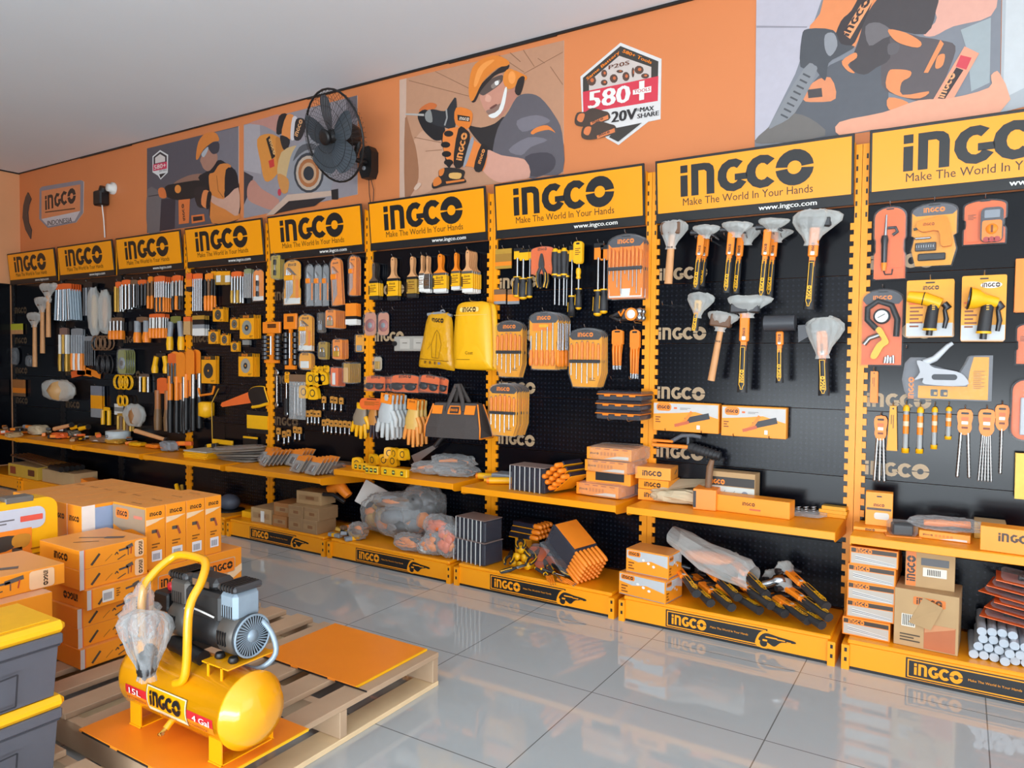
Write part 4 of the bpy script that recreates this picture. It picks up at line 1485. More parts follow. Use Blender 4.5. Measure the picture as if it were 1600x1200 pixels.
def k_brush(w, h, col='wood', pack='yellow', dark=True):
    hd = MB()
    hd.prism(spline([(0, 0), (.13 * w, -.03 * h), (.16 * w, -.15 * h), (.12 * w, -.32 * h), (.2 * w, -.42 * h), (.44 * w, -.5 * h), (-.44 * w, -.5 * h), (-.2 * w, -.42 * h), (-.12 * w, -.32 * h), (-.16 * w, -.15 * h), (-.13 * w, -.03 * h)], 3), -.012, -.002, col)
    hd.flat(oval(.045 * w, .045 * w, 0, -.06 * h, 8), -.0124, 'black')
    f = MB().box(-.46 * w, .46 * w, -.014, 0, -.56 * h, -.49 * h, 'black' if dark else 'steel', .002)
    b = MB().box(-.48 * w, .48 * w, -.015, .001, -.9 * h, -.55 * h, pack, .002)
    logo(b, 0, -.62 * h, .5 * w, -.0155, '#5a3a10', 3)
    smallprint(b, -.36 * w, .3 * w, -.70 * h, -.0155, 3, '#7a4a10', .012)
    b.box(-.49 * w, -.36 * w, -.0154, -.01, -.86 * h, -.62 * h, '#4a3410')
    t = MB().box(-.46 * w, .46 * w, -.013, -.001, -h, -.9 * h, 'brush_hair' if dark else 'white', .003)
    return [('handle', hd), ('ferrule', f), ('sleeve', b), ('bristles', t)]


def hand_parts(w, h, back, tip, cuff, tagc=None, hem=None):
    """glove hanging by its cuff, fingers down"""
    P = []
    p = MB()
    p.tube([(0, -.012, -.04 * h), (0, -.012, -.2 * h), (-.02 * w, -.014, -.42 * h), (0, -.014, -.62 * h)], [.2 * w, .24 * w, .31 * w, .30 * w], back, 12, flatten=(1.15, .42, 1))
    P.append(('palm', p))
    f = MB()
    for i, (x, L) in enumerate(((-.30, .86), (-.10, .97), (.10, 1.0), (.30, .93))):
        f.tube([(x * w * .9, -.014, -.56 * h), (x * w * 1.1, -.015, -.74 * h), (x * w * 1.25, -.013, -L * h)], [.095 * w, .09 * w, .065 * w], tip, 8)
    f.tube([(.26 * w, -.014, -.36 * h), (.45 * w, -.016, -.52 * h), (.46 * w, -.014, -.68 * h)], [.1 * w, .09 * w, .06 * w], tip, 8)
    P.append(('fingers', f))
    c = MB().tube([(0, -.012, 0), (0, -.012, -.06 * h), (0, -.012, -.16 * h)], [.23 * w, .24 * w, .22 * w], cuff, 12, flatten=(1.15, .45, 1))
    P.append(('cuff', c))
    if tagc:
        t = MB().box(-.26 * w, .24 * w, -.03, -.026, -.2 * h, .02 * h, tagc)
        logo(t, 0, -.03 * h, .3 * w, -.0305, '#7a3a14', 3)
        P.append(('hang_tag', t))
    return P


def k_glove(w, h, back='white', tip='white', cuff='white', tagc='orange'):
    return hand_parts(w, h, back, tip, cuff, tagc)


def k_tester(w, h):
    n = 3
    c = MB().prism(outline('arch', w, h * .36), -.003, 0, 'orange')
    c.flat(rr(.5 * w, .04 * h, .003, 0, -.05 * h), -.0035, 'black')
    c.prism([(-.42 * w, -.34 * h), (.42 * w, -.34 * h), (.34 * w, -.58 * h), (-.34 * w, -.58 * h)], -.006, 0, 'orange')
    P = [('hang_card', c)]
    for i in range(n):
        m = MB()
        x = (-.28 + .56 * i / (n - 1)) * w
        m.lathe([(.10 * w, -.40 * h), (.13 * w, -.5 * h), (.09 * w, -.68 * h), (.06 * w, -.9 * h)], 'orange', (x, -.010, 0), 'z', 7)
        m.cyl((x, -.010, -.9 * h), (x, -.010, -h), .04 * w, 'chrome', n=5)
        P.append(('tester', m))
    return P


def k_bits(w, h, num=2):
    """masonry bits hanging from an orange tag"""
    t = MB()
    t.prism(spline([(-.36 * w, 0), (.36 * w, 0), (.5 * w, -.10 * h), (.42 * w, -.2 * h), (.44 * w, -.28 * h), (.2 * w, -.36 * h), (-.2 * w, -.36 * h), (-.44 * w, -.28 * h), (-.42 * w, -.2 * h), (-.5 * w, -.10 * h)], 2), -.014, 0, 'orange')
    t.flat(rr(.5 * w, .03 * h, .004, 0, -.05 * h), -.0145, 'black')
    t.flat(rr(.46 * w, .05 * h, .002, 0, -.13 * h), -.0145, 'card_red')
    t.flat(rr(.4 * w, .045 * h, .002, 0, -.19 * h), -.0145, 'white')
    t.flat(rr(.4 * w, .03 * h, .002, 0, -.26 * h), -.0145, '#7a3a14')
    P = [('tag', t)]
    for i in range(num):
        m = MB()
        x = 0 if num == 1 else (-.22 + .44 * i / (num - 1)) * w
        xe = x * 1.7
        r = min(.15 * w, .011) if num < 4 else .005
        zz = [-.34 * h - (.66 * h) * q / 26 for q in range(27)]
        m.tube([(x + (xe - x) * q / 26, -.008, z) for q, z in enumerate(zz)], [r * (.9 if q < 5 else (1 if q % 2 else .7)) for q in range(27)], 'steel', 6)
        P.append(('drill_bit', m))
    return P


def k_tube(w, h):
    """clear tube with amber caps and printed sleeve"""
    a = MB().lathe([(0, 0), (.3 * w, -.01 * h), (.5 * w, -.06 * h), (.5 * w, -.13 * h)], 'yellow', (0, -.012, 0), 'z', 10)
    b = MB().lathe([(.55 * w, -.9 * h), (.55 * w, -h), (0, -h)], 'yellow', (0, -.012, 0), 'z', 10)
    s = MB().lathe([(.44 * w, -.2 * h), (.44 * w, -.6 * h)], 'card', (0, -.012, 0), 'z', 10)
    s.lathe([(.45 * w, -.34 * h), (.45 * w, -.44 * h)], '#e6c9a8', (0, -.012, 0), 'z', 10)
    g = MB().lathe([(.4 * w, -.13 * h), (.4 * w, -.9 * h)], '#a3a5a4', (0, -.012, 0), 'z', 10)
    return [('top_cap', a), ('end_cap', b), ('sleeve', s), ('tube_body', g)]


def k_flat(w, h, col='card_amber', taper=.0, lines=True):
    m = MB().prism([(-.5 * w, 0), (.5 * w, 0), (.5 * w, -h), (-.5 * w, -h)] if not taper else [(-.32 * w, 0), (.32 * w, 0), (.5 * w, -h), (-.5 * w, -h)], -.004, 0, col)
    if lines:
        m.at(T(0, 0, -.3 * h) @ RY(90))
        smallprint(m, -.1 * h, .2 * h, 0, -.0045, 2, '#7a5210', w * .2)
        m.at(None)
        m.flat(oval(.1 * w, .1 * w, 0, -.06 * h, 8), -.0045, 'black')
    return [('pack', m)]


def k_discbox(w, h, disc='#6a665e', hub='#2b2b2d', flat_=True):
    """square amber carton with the cutting disc showing through a round window"""
    m = MB().box(-w / 2, w / 2, -.008, 0, -h, 0, 'card_amber')
    cz, R = -.54 * h, .36 * min(w * .95, h)
    m.flat(oval(R, R, 0, cz, 20), -.0084, disc)
    m.flat(oval(R * .42, R * .42, 0, cz, 14), -.0087, hub)
    m.flat(oval(R * .14, R * .14, 0, cz, 8), -.0090, 'card_amber')
    m.flat([(-w / 2, -.14 * h), (w / 2, -.14 * h), (w / 2, 0), (-w / 2, 0)], -.0083, '#3a2c14')
    logo(m, -.05 * w, -.075 * h, .42 * w, -.0087, 'orange', 3)
    smallprint(m, .18 * w, .44 * w, -.9 * h, -.0086, 2, '#6a4210', .008)
    return [('carton', m)]


def k_tape(w, h):
    b = MB()
    b.prism(spline([(-.5 * w, -.35 * h), (-.42 * w, -.05 * h), (0, 0), (.36 * w, -.12 * h), (.5 * w, -.5 * h), (.5 * w, -.95 * h), (-.4 * w, -h), (-.5 * w, -.8 * h)], 3), -.03, 0, 'yellow')
    b.flat(oval(.28 * w, .3 * h, -.02 * w, -.5 * h, 14), -.0305, '#2b2a28')
    b.flat(oval(.2 * w, .22 * h, -.02 * w, -.5 * h, 14), -.031, 'yellow')
    g = MB().box(.3 * w, .52 * w, -.026, -.004, -.98 * h, -.6 * h, 'black', .003)
    return [('case', b, None, [('blade_mouth', g)])]


def k_socket(w, h, tagc='#c98a3a'):
    m = MB().prism(outline('arch', w, h * .45), -.008, 0, tagc)
    m.flat(rr(.5 * w, .1 * h, .002, 0, -.24 * h), -.0085, '#3a2410')
    s = MB().lathe([(.16 * w, -.46 * h), (.2 * w, -.5 * h), (.2 * w, -.75 * h), (.26 * w, -.8 * h), (.26 * w, -h), (.1 * w, -h)], 'chrome', (0, -.006, 0), 'z', 8)
    return [('tag', m), ('socket', s)]


def k_simple(w, h, bands=None, shape='rect', t=.008):
    """flat pack seen a few pixels wide: printed bands top to bottom ((fraction, colour), ...)"""
    m = MB()
    z = 0
    for fr, c in bands:
        m.box(-w / 2, w / 2, -t, 0, -(z + fr) * h, -z * h, c)
        z += fr
    return [('pack', m)]


def k_rods(w, h, cols=('chrome',), num=5, head='card', hh=.2, grips=None, tilt=.0):
    """small header card with a comb of rods, e.g. file or wrench sets on the far racks"""
    n = num
    c = MB().prism(outline('arch', w, h * hh), -.004, 0, head)
    P = [('hang_card', c)]
    r = MB()
    for i in range(n):
        if n < 4:
            r = MB()
            P.append(('rod', r))
        x = (-.42 + .84 * i / max(1, n - 1)) * w
        x2 = x * (1 + tilt)
        r.tube([(x, -.005, -hh * .8 * h), (x2, -.006, -h * (.98 if grips is None else .62))], w * .34 / n, cols[i % len(cols)], 6)
    if n > 3:
        P.append(('rods', r))
    if grips:
        g = MB()
        for i in range(n):
            if n < 4:
                g = MB()
                P.append(('grip', g))
            x = (-.42 + .84 * i / max(1, n - 1)) * w * (1 + tilt)
            g.tube([(x, -.006, -h * .6), (x, -.006, -h * .8), (x, -.006, -h)], [w * .36 / n, w * .46 / n, w * .4 / n], grips[i % len(grips)], 6)
        if n > 3:
            P.append(('grips', g))
    return P


# ---------------------------------------------------------------- placing goods on the pegboards
SUF = ['second', 'third', 'fourth', 'fifth', 'sixth', 'seventh', 'eighth']


def words(s, k=16):
    return ' '.join(s.split()[:k])


def stack_label(label, k, n, where='on its hook'):
    if n == 1:
        return label
    if k == 0:
        return label + (', in front' if n == 2 else ', frontmost')
    if k == n - 1:
        return label + (', behind' if n == 2 else ', rearmost')
    return label + ', %s from front' % SUF[k - 1]


def hook(x, z, y, label, r=.0022):
    m = MB().tube([(x, -.0005, z), (x, y + .004, z), (x, y - .006, z + .006), (x, y - .010, z + .016)], r, 'chrome', 5)
    o = put(m, 'peg_hook')
    tag(o, words(label), 'hook', 'peg hooks on the racks')
    return o


def H(fn, name, cat, label, u0, v0, u1, v1, n=1, dy=.014, yf=None, ry=0, rz=0, hk=1, group=None, dx=0, t=.02, **kw):
    """goods whose front piece fills the box u0,v0..u1,v1 of the photograph; n pieces one behind another on the hook"""
    if n > 1:
        d_ = [v[1] for p in fn(.06, .12, **kw) for v in p[1].v]
        dy = max(dy, min(.06, max(d_) - min(d_) + .001))
    if yf is None:
        yf = -.008 - dy * (n - 1) - t * .2
    um, vm = (u0 + u1) / 2, (v0 + v1) / 2
    a, b = aty(u0, vm, yf), aty(u1, vm, yf)
    zt, zb = aty(um, v0, yf).z, aty(um, v1, yf).z
    w, h, xc = round(b.x - a.x, 3), round(zt - zb, 3), (a.x + b.x) / 2
    rnd = random.Random(int(u0 * 7 + v0))
    os = []
    for k in range(n):
        o = make(name, lambda: fn(w, h, **kw), (xc + dx * k + (rnd.uniform(-.002, .002) if k else 0), yf + dy * k, zt - (rnd.uniform(.0005, .004) if k else .0005)),
                 (0, ry + (rnd.uniform(-1, 1) if k else 0), rz), stack_label(label, k, n), cat, group or (name.replace('_', ' ') + 's on the pegboards'),
                 key=(fn.__name__, w, h, repr([(q, v if not callable(v) else v.__qualname__ + str(v.__closure__ and [c.cell_contents for c in v.__closure__])) for q, v in kw.items()])))
        os.append(o)
    if hk:
        hook(xc, zt + .0025, yf - .012, 'steel peg hook for the ' + label)
    return os


FIT.append(ZS)
# ================================================================ rack nine (right end)
BL = k_blister
H(BL, 'soldering_iron_pack', 'tool pack', 'orange blister pack with a soldering iron, top left of the end rack', 1364, 322, 1416, 437, 2, .03, col='card_red', shape='waist', fill=f_iron, lg=0)
H(BL, 'screwdriver_pack', 'tool pack', 'clear pack with an orange cordless screwdriver and bit tray', 1422, 316, 1497, 417, col='card_amber', shape='neck', fill=f_gundriver, head='#5c5c62', depth=.03)
H(BL, 'multimeter_pack', 'tool pack', 'orange blister pack holding a round-dial multimeter', 1504, 311, 1574, 383, col='card_red', shape='waist', fill=f_meter, lg=0, depth=.03)
H(BL, 'inflator_pack', 'tool pack', 'orange pack with a tyre inflator gauge and coiled hose', 1345, 451, 1412, 572, col='card_red', shape='arch', fill=f_inflator, head='#4a4a50', depth=.034)
H(k_nozzle, 'spray_nozzle_card', 'nozzle card', 'amber card with a slim straight spray nozzle', 1416, 437, 1490, 526, 2, .06, kind=0)
H(k_nozzle, 'spray_nozzle_card', 'nozzle card', 'amber card with a round-headed spray nozzle', 1502, 430, 1572, 532, 2, .10, kind=1)
H(k_stapler, 'staple_gun_pack', 'tool pack', 'grey and amber pack holding a chrome staple gun', 1408, 535, 1551, 625, hk=0)
hook(aty(1416, 590, 0).x, aty(1416, 545, 0).z, -.03, 'steel peg hook for the grey pack holding a chrome staple gun')
H(k_flat, 'accessory_pack', 'small pack', 'narrow orange pack left of the staple gun', 1360, 580, 1371, 628, 2, .008, col='orange')
H(k_flat, 'sander_sheet_pack', 'tool pack', 'orange flat pack cut by the right frame edge, upper', 1586, 403, 1640, 486, 3, .012, col='orange')
H(BL, 'voltage_tester_pack', 'tool pack', 'white edged orange pack cut by the right frame edge, beside nozzle cards', 1586, 503, 1650, 571, col='card_red', shape='waist', fill=f_meter, lg=0)
H(BL, 'tool_blister_pack', 'tool pack', 'tall orange blister cut by the right frame edge, below the staple gun', 1579, 592, 1655, 690, 3, .02, col='card_red', shape='round', fill=f_card('#b9bcc0', (.6, .6)))
H(k_flat, 'blade_pack', 'small pack', 'gold saw blade pack cut by the right edge, above the shelf', 1586, 709, 1640, 781, 4, .012, col='gold')
H(k_bits, 'masonry_bits', 'drill bits', 'masonry bits on orange tag, leftmost and lowest in the bit row', 1365, 650, 1386, 752, num=3)
H(k_flat, 'blade_sleeve', 'small pack', 'long amber blade sleeve between bits and clear tubes', 1387, 634, 1403, 704, 2, .01, taper=1)
for q, (u0, v0, u1, v1) in enumerate(((1410, 632, 1421, 707), (1432, 635, 1443, 708), (1455, 635, 1465, 701), (1477, 635, 1487, 686))):
    H(k_tube, 'bit_tube', 'tube', 'clear bit tube with amber caps, ' + ('leftmost and longest of four', 'second of four from the left', 'third of four from the left', 'rightmost and shortest of four')[q], u0, v0, u1, v1, t=.03)
H(k_bits, 'masonry_bits', 'drill bits', 'two long fluted drill bits on one orange tag', 1494, 640, 1519, 746, num=2)
H(k_bits, 'masonry_bits', 'drill bits', 'bundle of slim drill bits on a notched orange tag', 1527, 640, 1554, 752, num=5)
H(k_bits, 'masonry_bits', 'drill bits', 'single drill bit on orange tag, rightmost in the bit row', 1553, 633, 1576, 740, num=1)

# ================================================================ rack eight: hammers
hmr = 'hammers on the pegboard'
def HM(label, u0, v0, u1, v1, **k):
    ry = k.pop('ry', 0)
    n = k.pop('n', 1)
    dx = k.pop('dx', 0)
    H(k_hammer, k.pop('name', 'hammer'), 'hammer', label, u0, v0, u1, v1, n, .03, yf=k.pop('yf', -.115), hk=0, group=hmr, ry=ry, dx=dx, **k)
    for s in (-1, 1):
        c = aty((u0 + u1) / 2 + s * 10 + 4, v0 + (v1 - v0) * .17, 0)
        hook(c.x, c.z - .014, -.085, ('left' if s < 0 else 'right') + ' steel hook under the ' + label)
HM('wooden-handled mallet in a bag, first in the upper row', 1027, 350, 1070, 444, style='wood', hx=.08, bag=(0, -.01, .40, .5), hw=.04, ry=2)
HM('thin bagged hammer beside the wooden mallet, upper row', 1090, 356, 1112, 453, style='claw', hx=-.1, bag=(.3, -.01, .18, .95), ry=5)
HM('shorter hammer tucked behind the thin bagged hammer', 1098, 362, 1114, 448, style='claw', hx=.0, yf=-.03, ry=5)
HM('bagged claw hammer, left one of the middle pair', 1135, 350, 1156, 458, style='claw', hx=0, bag=(.35, 0, .20, 1.15), ry=4)
HM('bagged claw hammer, right one of the middle pair', 1148, 353, 1172, 459, style='claw', hx=0, yf=-.03, bag=(.5, .05, .28, .8), ry=4)
HM('bagged hammer, left one of the third pair', 1191, 345, 1212, 466, style='ball', hx=0, bag=(.35, 0, .15, 1.25), ry=4)
HM('bagged hammer, right one of the third pair', 1203, 350, 1222, 464, style='ball', hx=0, yf=-.03, bag=(.25, .10, .26, 1.2), ry=4)
HM('large bagged hammer at the upper right of the rack', 1258, 332, 1292, 484, style='sledge', hx=0, hw=.042, bag=(-.1, 0, .32, 1.05), ry=3)
HM('stubby bagged hammer with yellow rimmed grip, below the thin one', 1074, 461, 1112, 517, style='ball', hx=.05, hw=.034, bag=(.05, -.02, .6, .5), green=1, ry=7)
HM('bagged wooden-handled hammer hanging crooked, lower row', 1112, 492, 1148, 596, style='wood', hx=.0, bag=(0, -.02, .24, .68), hw=.034, ry=8)
HM('long-handled bagged sledge hammer in the lower row', 1148, 466, 1182, 613, style='sledge', hx=.02, hw=.044, bag=(.1, -.01, .20, 1.0), ry=1)
HM('black rubber mallet with no bag in the lower row', 1200, 490, 1238, 598, style='mallet', hx=.02, hw=.032, name='rubber_mallet', ry=-1)
HM('hatchet with bagged blade at the lower right', 1254, 503, 1302, 618, style='axe', hx=.12, hw=.045, bag=(0, -.02, .46, .62), name='hatchet', ry=-3)
for q, u in enumerate((1046, 1061)):
    c = aty(u, 478, 0)
    hook(c.x, c.z, -.10, 'empty steel peg hook left of the stubby hammer, ' + ('nearer the upright' if q == 0 else 'farther from the upright'))


def weldbox(w, h):
    m = MB().box(-w / 2, w / 2, -.045, 0, -h, 0, 'box', .002)
    y = -.0454
    m.flat([(-w / 2 + .004, -.42 * h), (-.1 * w, -.36 * h), (.15 * w, -.30 * h), (w / 2 - .004, -.5 * h), (w / 2 - .004, -.05 * h), (-w / 2 + .004, -.05 * h)], y, '#c9c6c2')
    m.flat(rr(w * .23, h * .26, h * .1, -.33 * w, -.18 * h), y - .0004, 'orange')
    logo(m, -.33 * w, -.18 * h, w * .19, y - .0008, 'black', 5, .9)
    m.flat(rr(w * .05, h * .06, .003, -.15 * w, -.2 * h), y - .0006, 'card_red')
    smallprint(m, -.08 * w, .08 * w, -.2 * h, y - .0006, 2, '#8a8480')
    m.line([(.0, -.62 * h), (.36 * w, -.42 * h)], h * .2, y - .0006, '#35363a')
    m.line([(-.12 * w, -.82 * h), (.0, -.62 * h), (.1 * w, -.3 * h)], h * .1, y - .0008, 'orange')
    m.line([(-.16 * w, -.80 * h), (.06 * w, -.66 * h)], h * .1, y - .001, '#c9603a')
    m.flat(rr(w * .05, h * .14, .002, .2 * w, -.82 * h), y - .0008, 'white')
    smallprint(m, -.46 * w, -.38 * w, -.55 * h, y - .0006, 3, '#8a4a10', .012)
    return [('carton', m)]


for q, (u0, v0, u1, v1) in enumerate(((1019, 627, 1122, 672), (1126, 633, 1228, 674))):
    lb = ('orange welding electrode holder carton lying on hooks, left of the two', 'orange welding electrode holder carton lying on hooks, right of the two')[q]
    a, b = aty(u0, 650, -.07), aty(u1, 655, -.07)
    o = make('tool_carton', weldbox(b.x - a.x, .150), ((a.x + b.x) / 2, -.012, 0), None, lb, 'carton', 'welding holder cartons on hooks')
    zt = aty(u0, v0, -.057).z
    o.location.z = zt
    for s in (.2, .75):
        hook(a.x + (b.x - a.x) * s, zt - .1535, -.055, 'steel hook under the ' + lb + (', left hook' if s < .5 else ', right hook'))


def holder(w, h):
    j = MB()
    j.box(-.5 * w, -.18 * w, -.02, .01, -.36 * h, -.26 * h, 'orange', .003).box(-.5 * w, .05 * w, -.022, .012, -.56 * h, -.42 * h, 'orange', .003)
    l = MB().tube([(-.22 * w, 0, -.32 * h), (-.06 * w, 0, -.05 * h), (.1 * w, 0, -.02 * h), (.22 * w, 0, -.06 * h)], .011, '#55585e', 8).tube([(.03 * w, 0, -.06 * h), (.03 * w, 0, -.42 * h)], .008, '#55585e', 6)
    g = MB().tube([(.03 * w, 0, -.5 * h), (.08 * w, 0, -.52 * h), (.3 * w, 0, -.66 * h), (.5 * w, 0, -.78 * h)], [.02, .026, .026, .022], 'grip', 10)
    for i in range(7):
        t = i / 6
        g.tube([((.12 + .34 * t) * w, 0, (-.54 - .2 * t) * h), ((.125 + .34 * t) * w, 0, (-.545 - .2 * t) * h)], .03, 'grip', 10)
    return [('jaws', j), ('lever', l), ('grip', g)]


a, b = aty(1020, 700, -.06), aty(1126, 700, -.06)
make('electrode_holder', holder(b.x - a.x, .125), ((a.x + b.x) / 2, -.06, aty(1070, 679, -.06).z), None, 'orange jawed welding electrode holder with ribbed black grip, on hooks', 'tool')
for u in (1046, 1108):
    c = aty(u, 716, -.03)
    hook(c.x, aty(u, 717, -.06).z, -.07, 'steel hook under the orange jawed electrode holder, ' + ('left' if u < 1100 else 'right'))

# ================================================================ rack seven: screwdrivers and sets
H(k_simple, 'sanding_pack', 'small pack', 'faded amber card pack at the left post, top row', 775, 389, 800, 420, bands=((.25, 'gold'), (.4, '#a2762c'), (.2, 'orange'), (.15, 'gold')))
for q, (u0, u1) in enumerate(((773, 791), (794, 812))):
    H(k_simple, 'sanding_pack', 'small pack', 'faded small orange card below the rack mark, ' + ('left' if q == 0 else 'right') + ' of two', u0, 452, u1, 475, bands=((.35, 'brown'), (.45, 'card'), (.2, 'grey')))
for q, (u0, v0, u1, v1) in enumerate(((804, 388, 817, 465), (813, 390, 827, 468), (824, 389, 834, 466))):
    H(k_driver_hang, 'screwdriver', 'screwdriver', 'black-gripped screwdriver on amber card, ' + ('left of the three', 'middle of the three', 'right of the three')[q], u0, v0, u1, v1, split=.58, t=.03)
H(k_plier, 'pliers', 'pliers', 'black-gripped pliers on a round orange card', 830, 385, 865, 454, 2, .03, card='card_red')
for q, (u0, v0, u1, v1) in enumerate(((863, 389, 874, 476), (870, 391, 881, 477), (877, 388, 888, 477), (883, 392, 891, 478))):
    H(k_driver_down, 'screwdriver', 'screwdriver', 'black and yellow screwdriver hung blade down, ' + ('first', 'second', 'third', 'last')[q] + ' of four left to right', u0, v0, u1, v1, yf=-.05 + .012 * (q % 2), t=.03)
H(k_driver_hang, 'screwdriver', 'screwdriver', 'long screwdriver under the bright yellow cards', 889, 384, 900, 495, split=.70, t=.04, yf=-.05)
H(k_driver_hang, 'screwdriver', 'screwdriver', 'screwdriver with a yellow upper sleeve under the yellow cards', 900, 386, 911, 484, split=.66, t=.04, yf=-.04)
H(k_hangcard, 'hang_card', 'card', 'bright yellow hang card above the long screwdrivers', 896, 377, 910, 411, 3, .012, yf=-.075)
H(k_driver_down, 'test_driver', 'screwdriver', 'slim shaft driver with yellow handle below the hang cards', 901, 419, 909, 452, col='yellow', hk=0, yf=-.075)
for q, (u0, v0, u1, v1) in enumerate(((928, 380, 943, 494), (938, 383, 952, 490))):
    H(k_driver_hang, 'screwdriver', 'screwdriver', 'chunky yellow-ended screwdriver with orange card, ' + ('left' if q == 0 else 'right') + ' of the bagged pair', u0, v0, u1, v1, amber='orange', split=.64, t=.03, yf=-.05)
H(BL, 'nut_driver_set', 'tool set', 'large clear pack of orange-handled nut drivers at the top right', 949, 365, 1007, 467, 4, .0235, col='orange', shape='arch', fill=f_chisels, head='#4a4a50', depth=.019, band=1)
H(BL, 'screwdriver_set', 'tool set', 'six-piece orange screwdriver set at the left post, middle row', 774, 500, 818, 590, 3, .0225, col='card_amber', shape='shield', fill=f_drivers(6), head='#3c3a3c', depth=.019)
H(BL, 'screwdriver_set', 'tool set', 'orange set with handles at the bottom, middle row', 826, 486, 874, 578, 7, .0225, col='card_amber', shape='neck', fill=f_drivers(6, False), head='#4a4a4e', depth=.019)
H(BL, 'screwdriver_set', 'tool set', 'six-piece orange screwdriver set on the right, middle row', 888, 512, 942, 606, 4, .0225, col='card_amber', shape='shield', fill=f_drivers(6), head='#3c3a3c', depth=.019)
H(BL, 'screwdriver_set', 'tool set', 'six-piece orange screwdriver set at the left post, bottom row', 764, 598, 809, 682, 7, .0225, col='card_amber', shape='shield', fill=f_drivers(6), head='#3c3a3c', depth=.019)
H(k_tester, 'voltage_tester', 'tester', 'orange tester trio on a card, shorter left one', 956, 515, 973, 577, 2, .012)
H(k_tester, 'voltage_tester', 'tester', 'orange tester trio on a card, longer right one', 984, 515, 999, 591, 2, .012)
for q, u in enumerate((966, 994)):
    c = aty(u, 592, 0)
    hook(c.x, c.z, -.09, 'empty peg hook below the ' + ('shorter' if q == 0 else 'longer') + ' tester trio')


def headlamp(w, h):
    b = MB().box(-.12 * w, .36 * w, -.035, .0, -.95 * h, -.05 * h, 'darksteel', .008)
    l = MB()
    l.lathe([(0, -.042), (.022, -.042), (.028, -.034)], 'white', (.22 * w, 0, -.5 * h), 'y', 12)
    l.lathe([(.034, -.04), (.034, -.03)], 'orange', (.22 * w, 0, -.5 * h), 'y', 12)
    l.ell((.45 * w, -.02, -.3 * h), (.02, .02, .02), 'chrome', 8, 6).ell((.45 * w, -.02, -.75 * h), (.02, .02, .02), 'chrome', 8, 6)
    s = MB().tube([(-.1 * w, -.02, -.2 * h), (-.3 * w, -.03, -.5 * h), (-.5 * w, -.02, -.6 * h), (-.3 * w, -.0, -.85 * h), (-.1 * w, -.02, -.8 * h)], .009, 'grip', 7)
    t = MB().tube([(-.2 * w, -.03, -.3 * h), (-.1 * w, -.04, -.6 * h), (.0, -.04, -.15 * h)], .006, 'orange', 6)
    return [('housing', b), ('lamp', l), ('strap', s), ('trim', t)]


a, b = aty(957, 491, -.08), aty(1010, 491, -.08)
for q in range(2):
    make('headlamp', headlamp((b.x - a.x) * .9, .072), ((a.x + b.x) / 2 - .01, -.085 + .045 * q, aty(985, 481, -.08).z), None, 'black and orange headlamp lying on two hooks, ' + ('front one' if q == 0 else 'rear one'), 'lamp', 'headlamps on hooks', key='headlamp')
for q, u in enumerate((974, 996)):
    c = aty(u, 504, -.06)
    hook(c.x, c.z - .002, -.10, 'steel hook under the headlamps, ' + ('left' if q == 0 else 'right'))


def organizer(w, d, h):
    b = MB().box(-w / 2, w / 2, -d / 2, d / 2, 0, h * .62, 'smoke', .008)
    inn = MB().box(-w / 2 + .006, w / 2 - .006, -d / 2 + .006, d / 2 - .006, .003, h * .55, '#3c3b3e')
    l = MB().box(-w / 2 - .002, w / 2 + .002, -d / 2 - .002, d / 2 + .002, h * .64, h, 'smoke', .008)
    t = MB()
    t.box(-w / 2 - .003, w / 2 + .003, -d / 2 - .004, d / 2, h * .60, h * .70, 'orange', .003)
    for i in range(3):
        t.box(-.34 * w + i * .28 * w, -.2 * w + i * .28 * w, -d / 2 - .007, -d / 2, h * .42, h * .66, 'orange', .003)
    return [('tray', b), ('inner_tray', inn), ('lid', l), ('clip_band', t)]


a, b = aty(930, 640, -.20), aty(1000, 645, -.20)
for q in range(3):
    make('organizer_box', organizer((b.x - a.x), .16, .048), ((a.x + b.x) / 2 + .008 * (q == 2), -.115, aty(965, 656, -.19).z + .05 * q), (0, 0, 0), 'smoky clear organizer case, ' + ('bottom', 'middle', 'top')[q] + ' of three on hooks', 'storage case', 'organizer cases on hooks', key='organizer')
for q, u in enumerate((960, 990)):
    c = aty(u, 660, -.12)
    hook(c.x, aty(965, 656, -.19).z - .0035, -.20, 'steel hook under the organizer cases, ' + ('left' if q == 0 else 'right'), .003)

# ================================================================ rack six: brushes, coats, gloves, bag
for lb, u0, v0, u1, v1, n, col, pack, dk in (
        ('narrow metal-handled paint brush at the left post', 578, 411, 593, 468, 3, 'steel', 'yellow', 1),
        ('beige paint brush in amber sleeve, second hook', 606, 402, 624, 469, 2, 'wood', 'yellow', 1),
        ('beige paint brush in pale gold sleeve, third hook', 637, 401, 653, 465, 2, 'wood', 'gold', 1),
        ('slim beige brush with white sleeve, fourth hook', 656, 399, 665, 456, 2, 'wood', 'white', 0),
        ('beige brush with silver ferrule, fifth hook', 664, 400, 674, 457, 2, 'wood', 'steel', 0),
        ('orange-handled wide paint brush, sixth hook', 678, 397, 700, 457, 2, 'orange', 'yellow', 0),
        ('orange-handled narrow brush, seventh hook', 706, 395, 721, 453, 2, 'orange', 'yellow', 0),
        ('beige wide paint brush with cream bristles, last hook', 723, 391, 741, 457, 5, 'wood', 'yellow', 0)):
    H(k_brush, 'paint_brush', 'brush', lb, u0, v0, u1, v1, n, .02, col=col, pack=pack, dark=bool(dk))


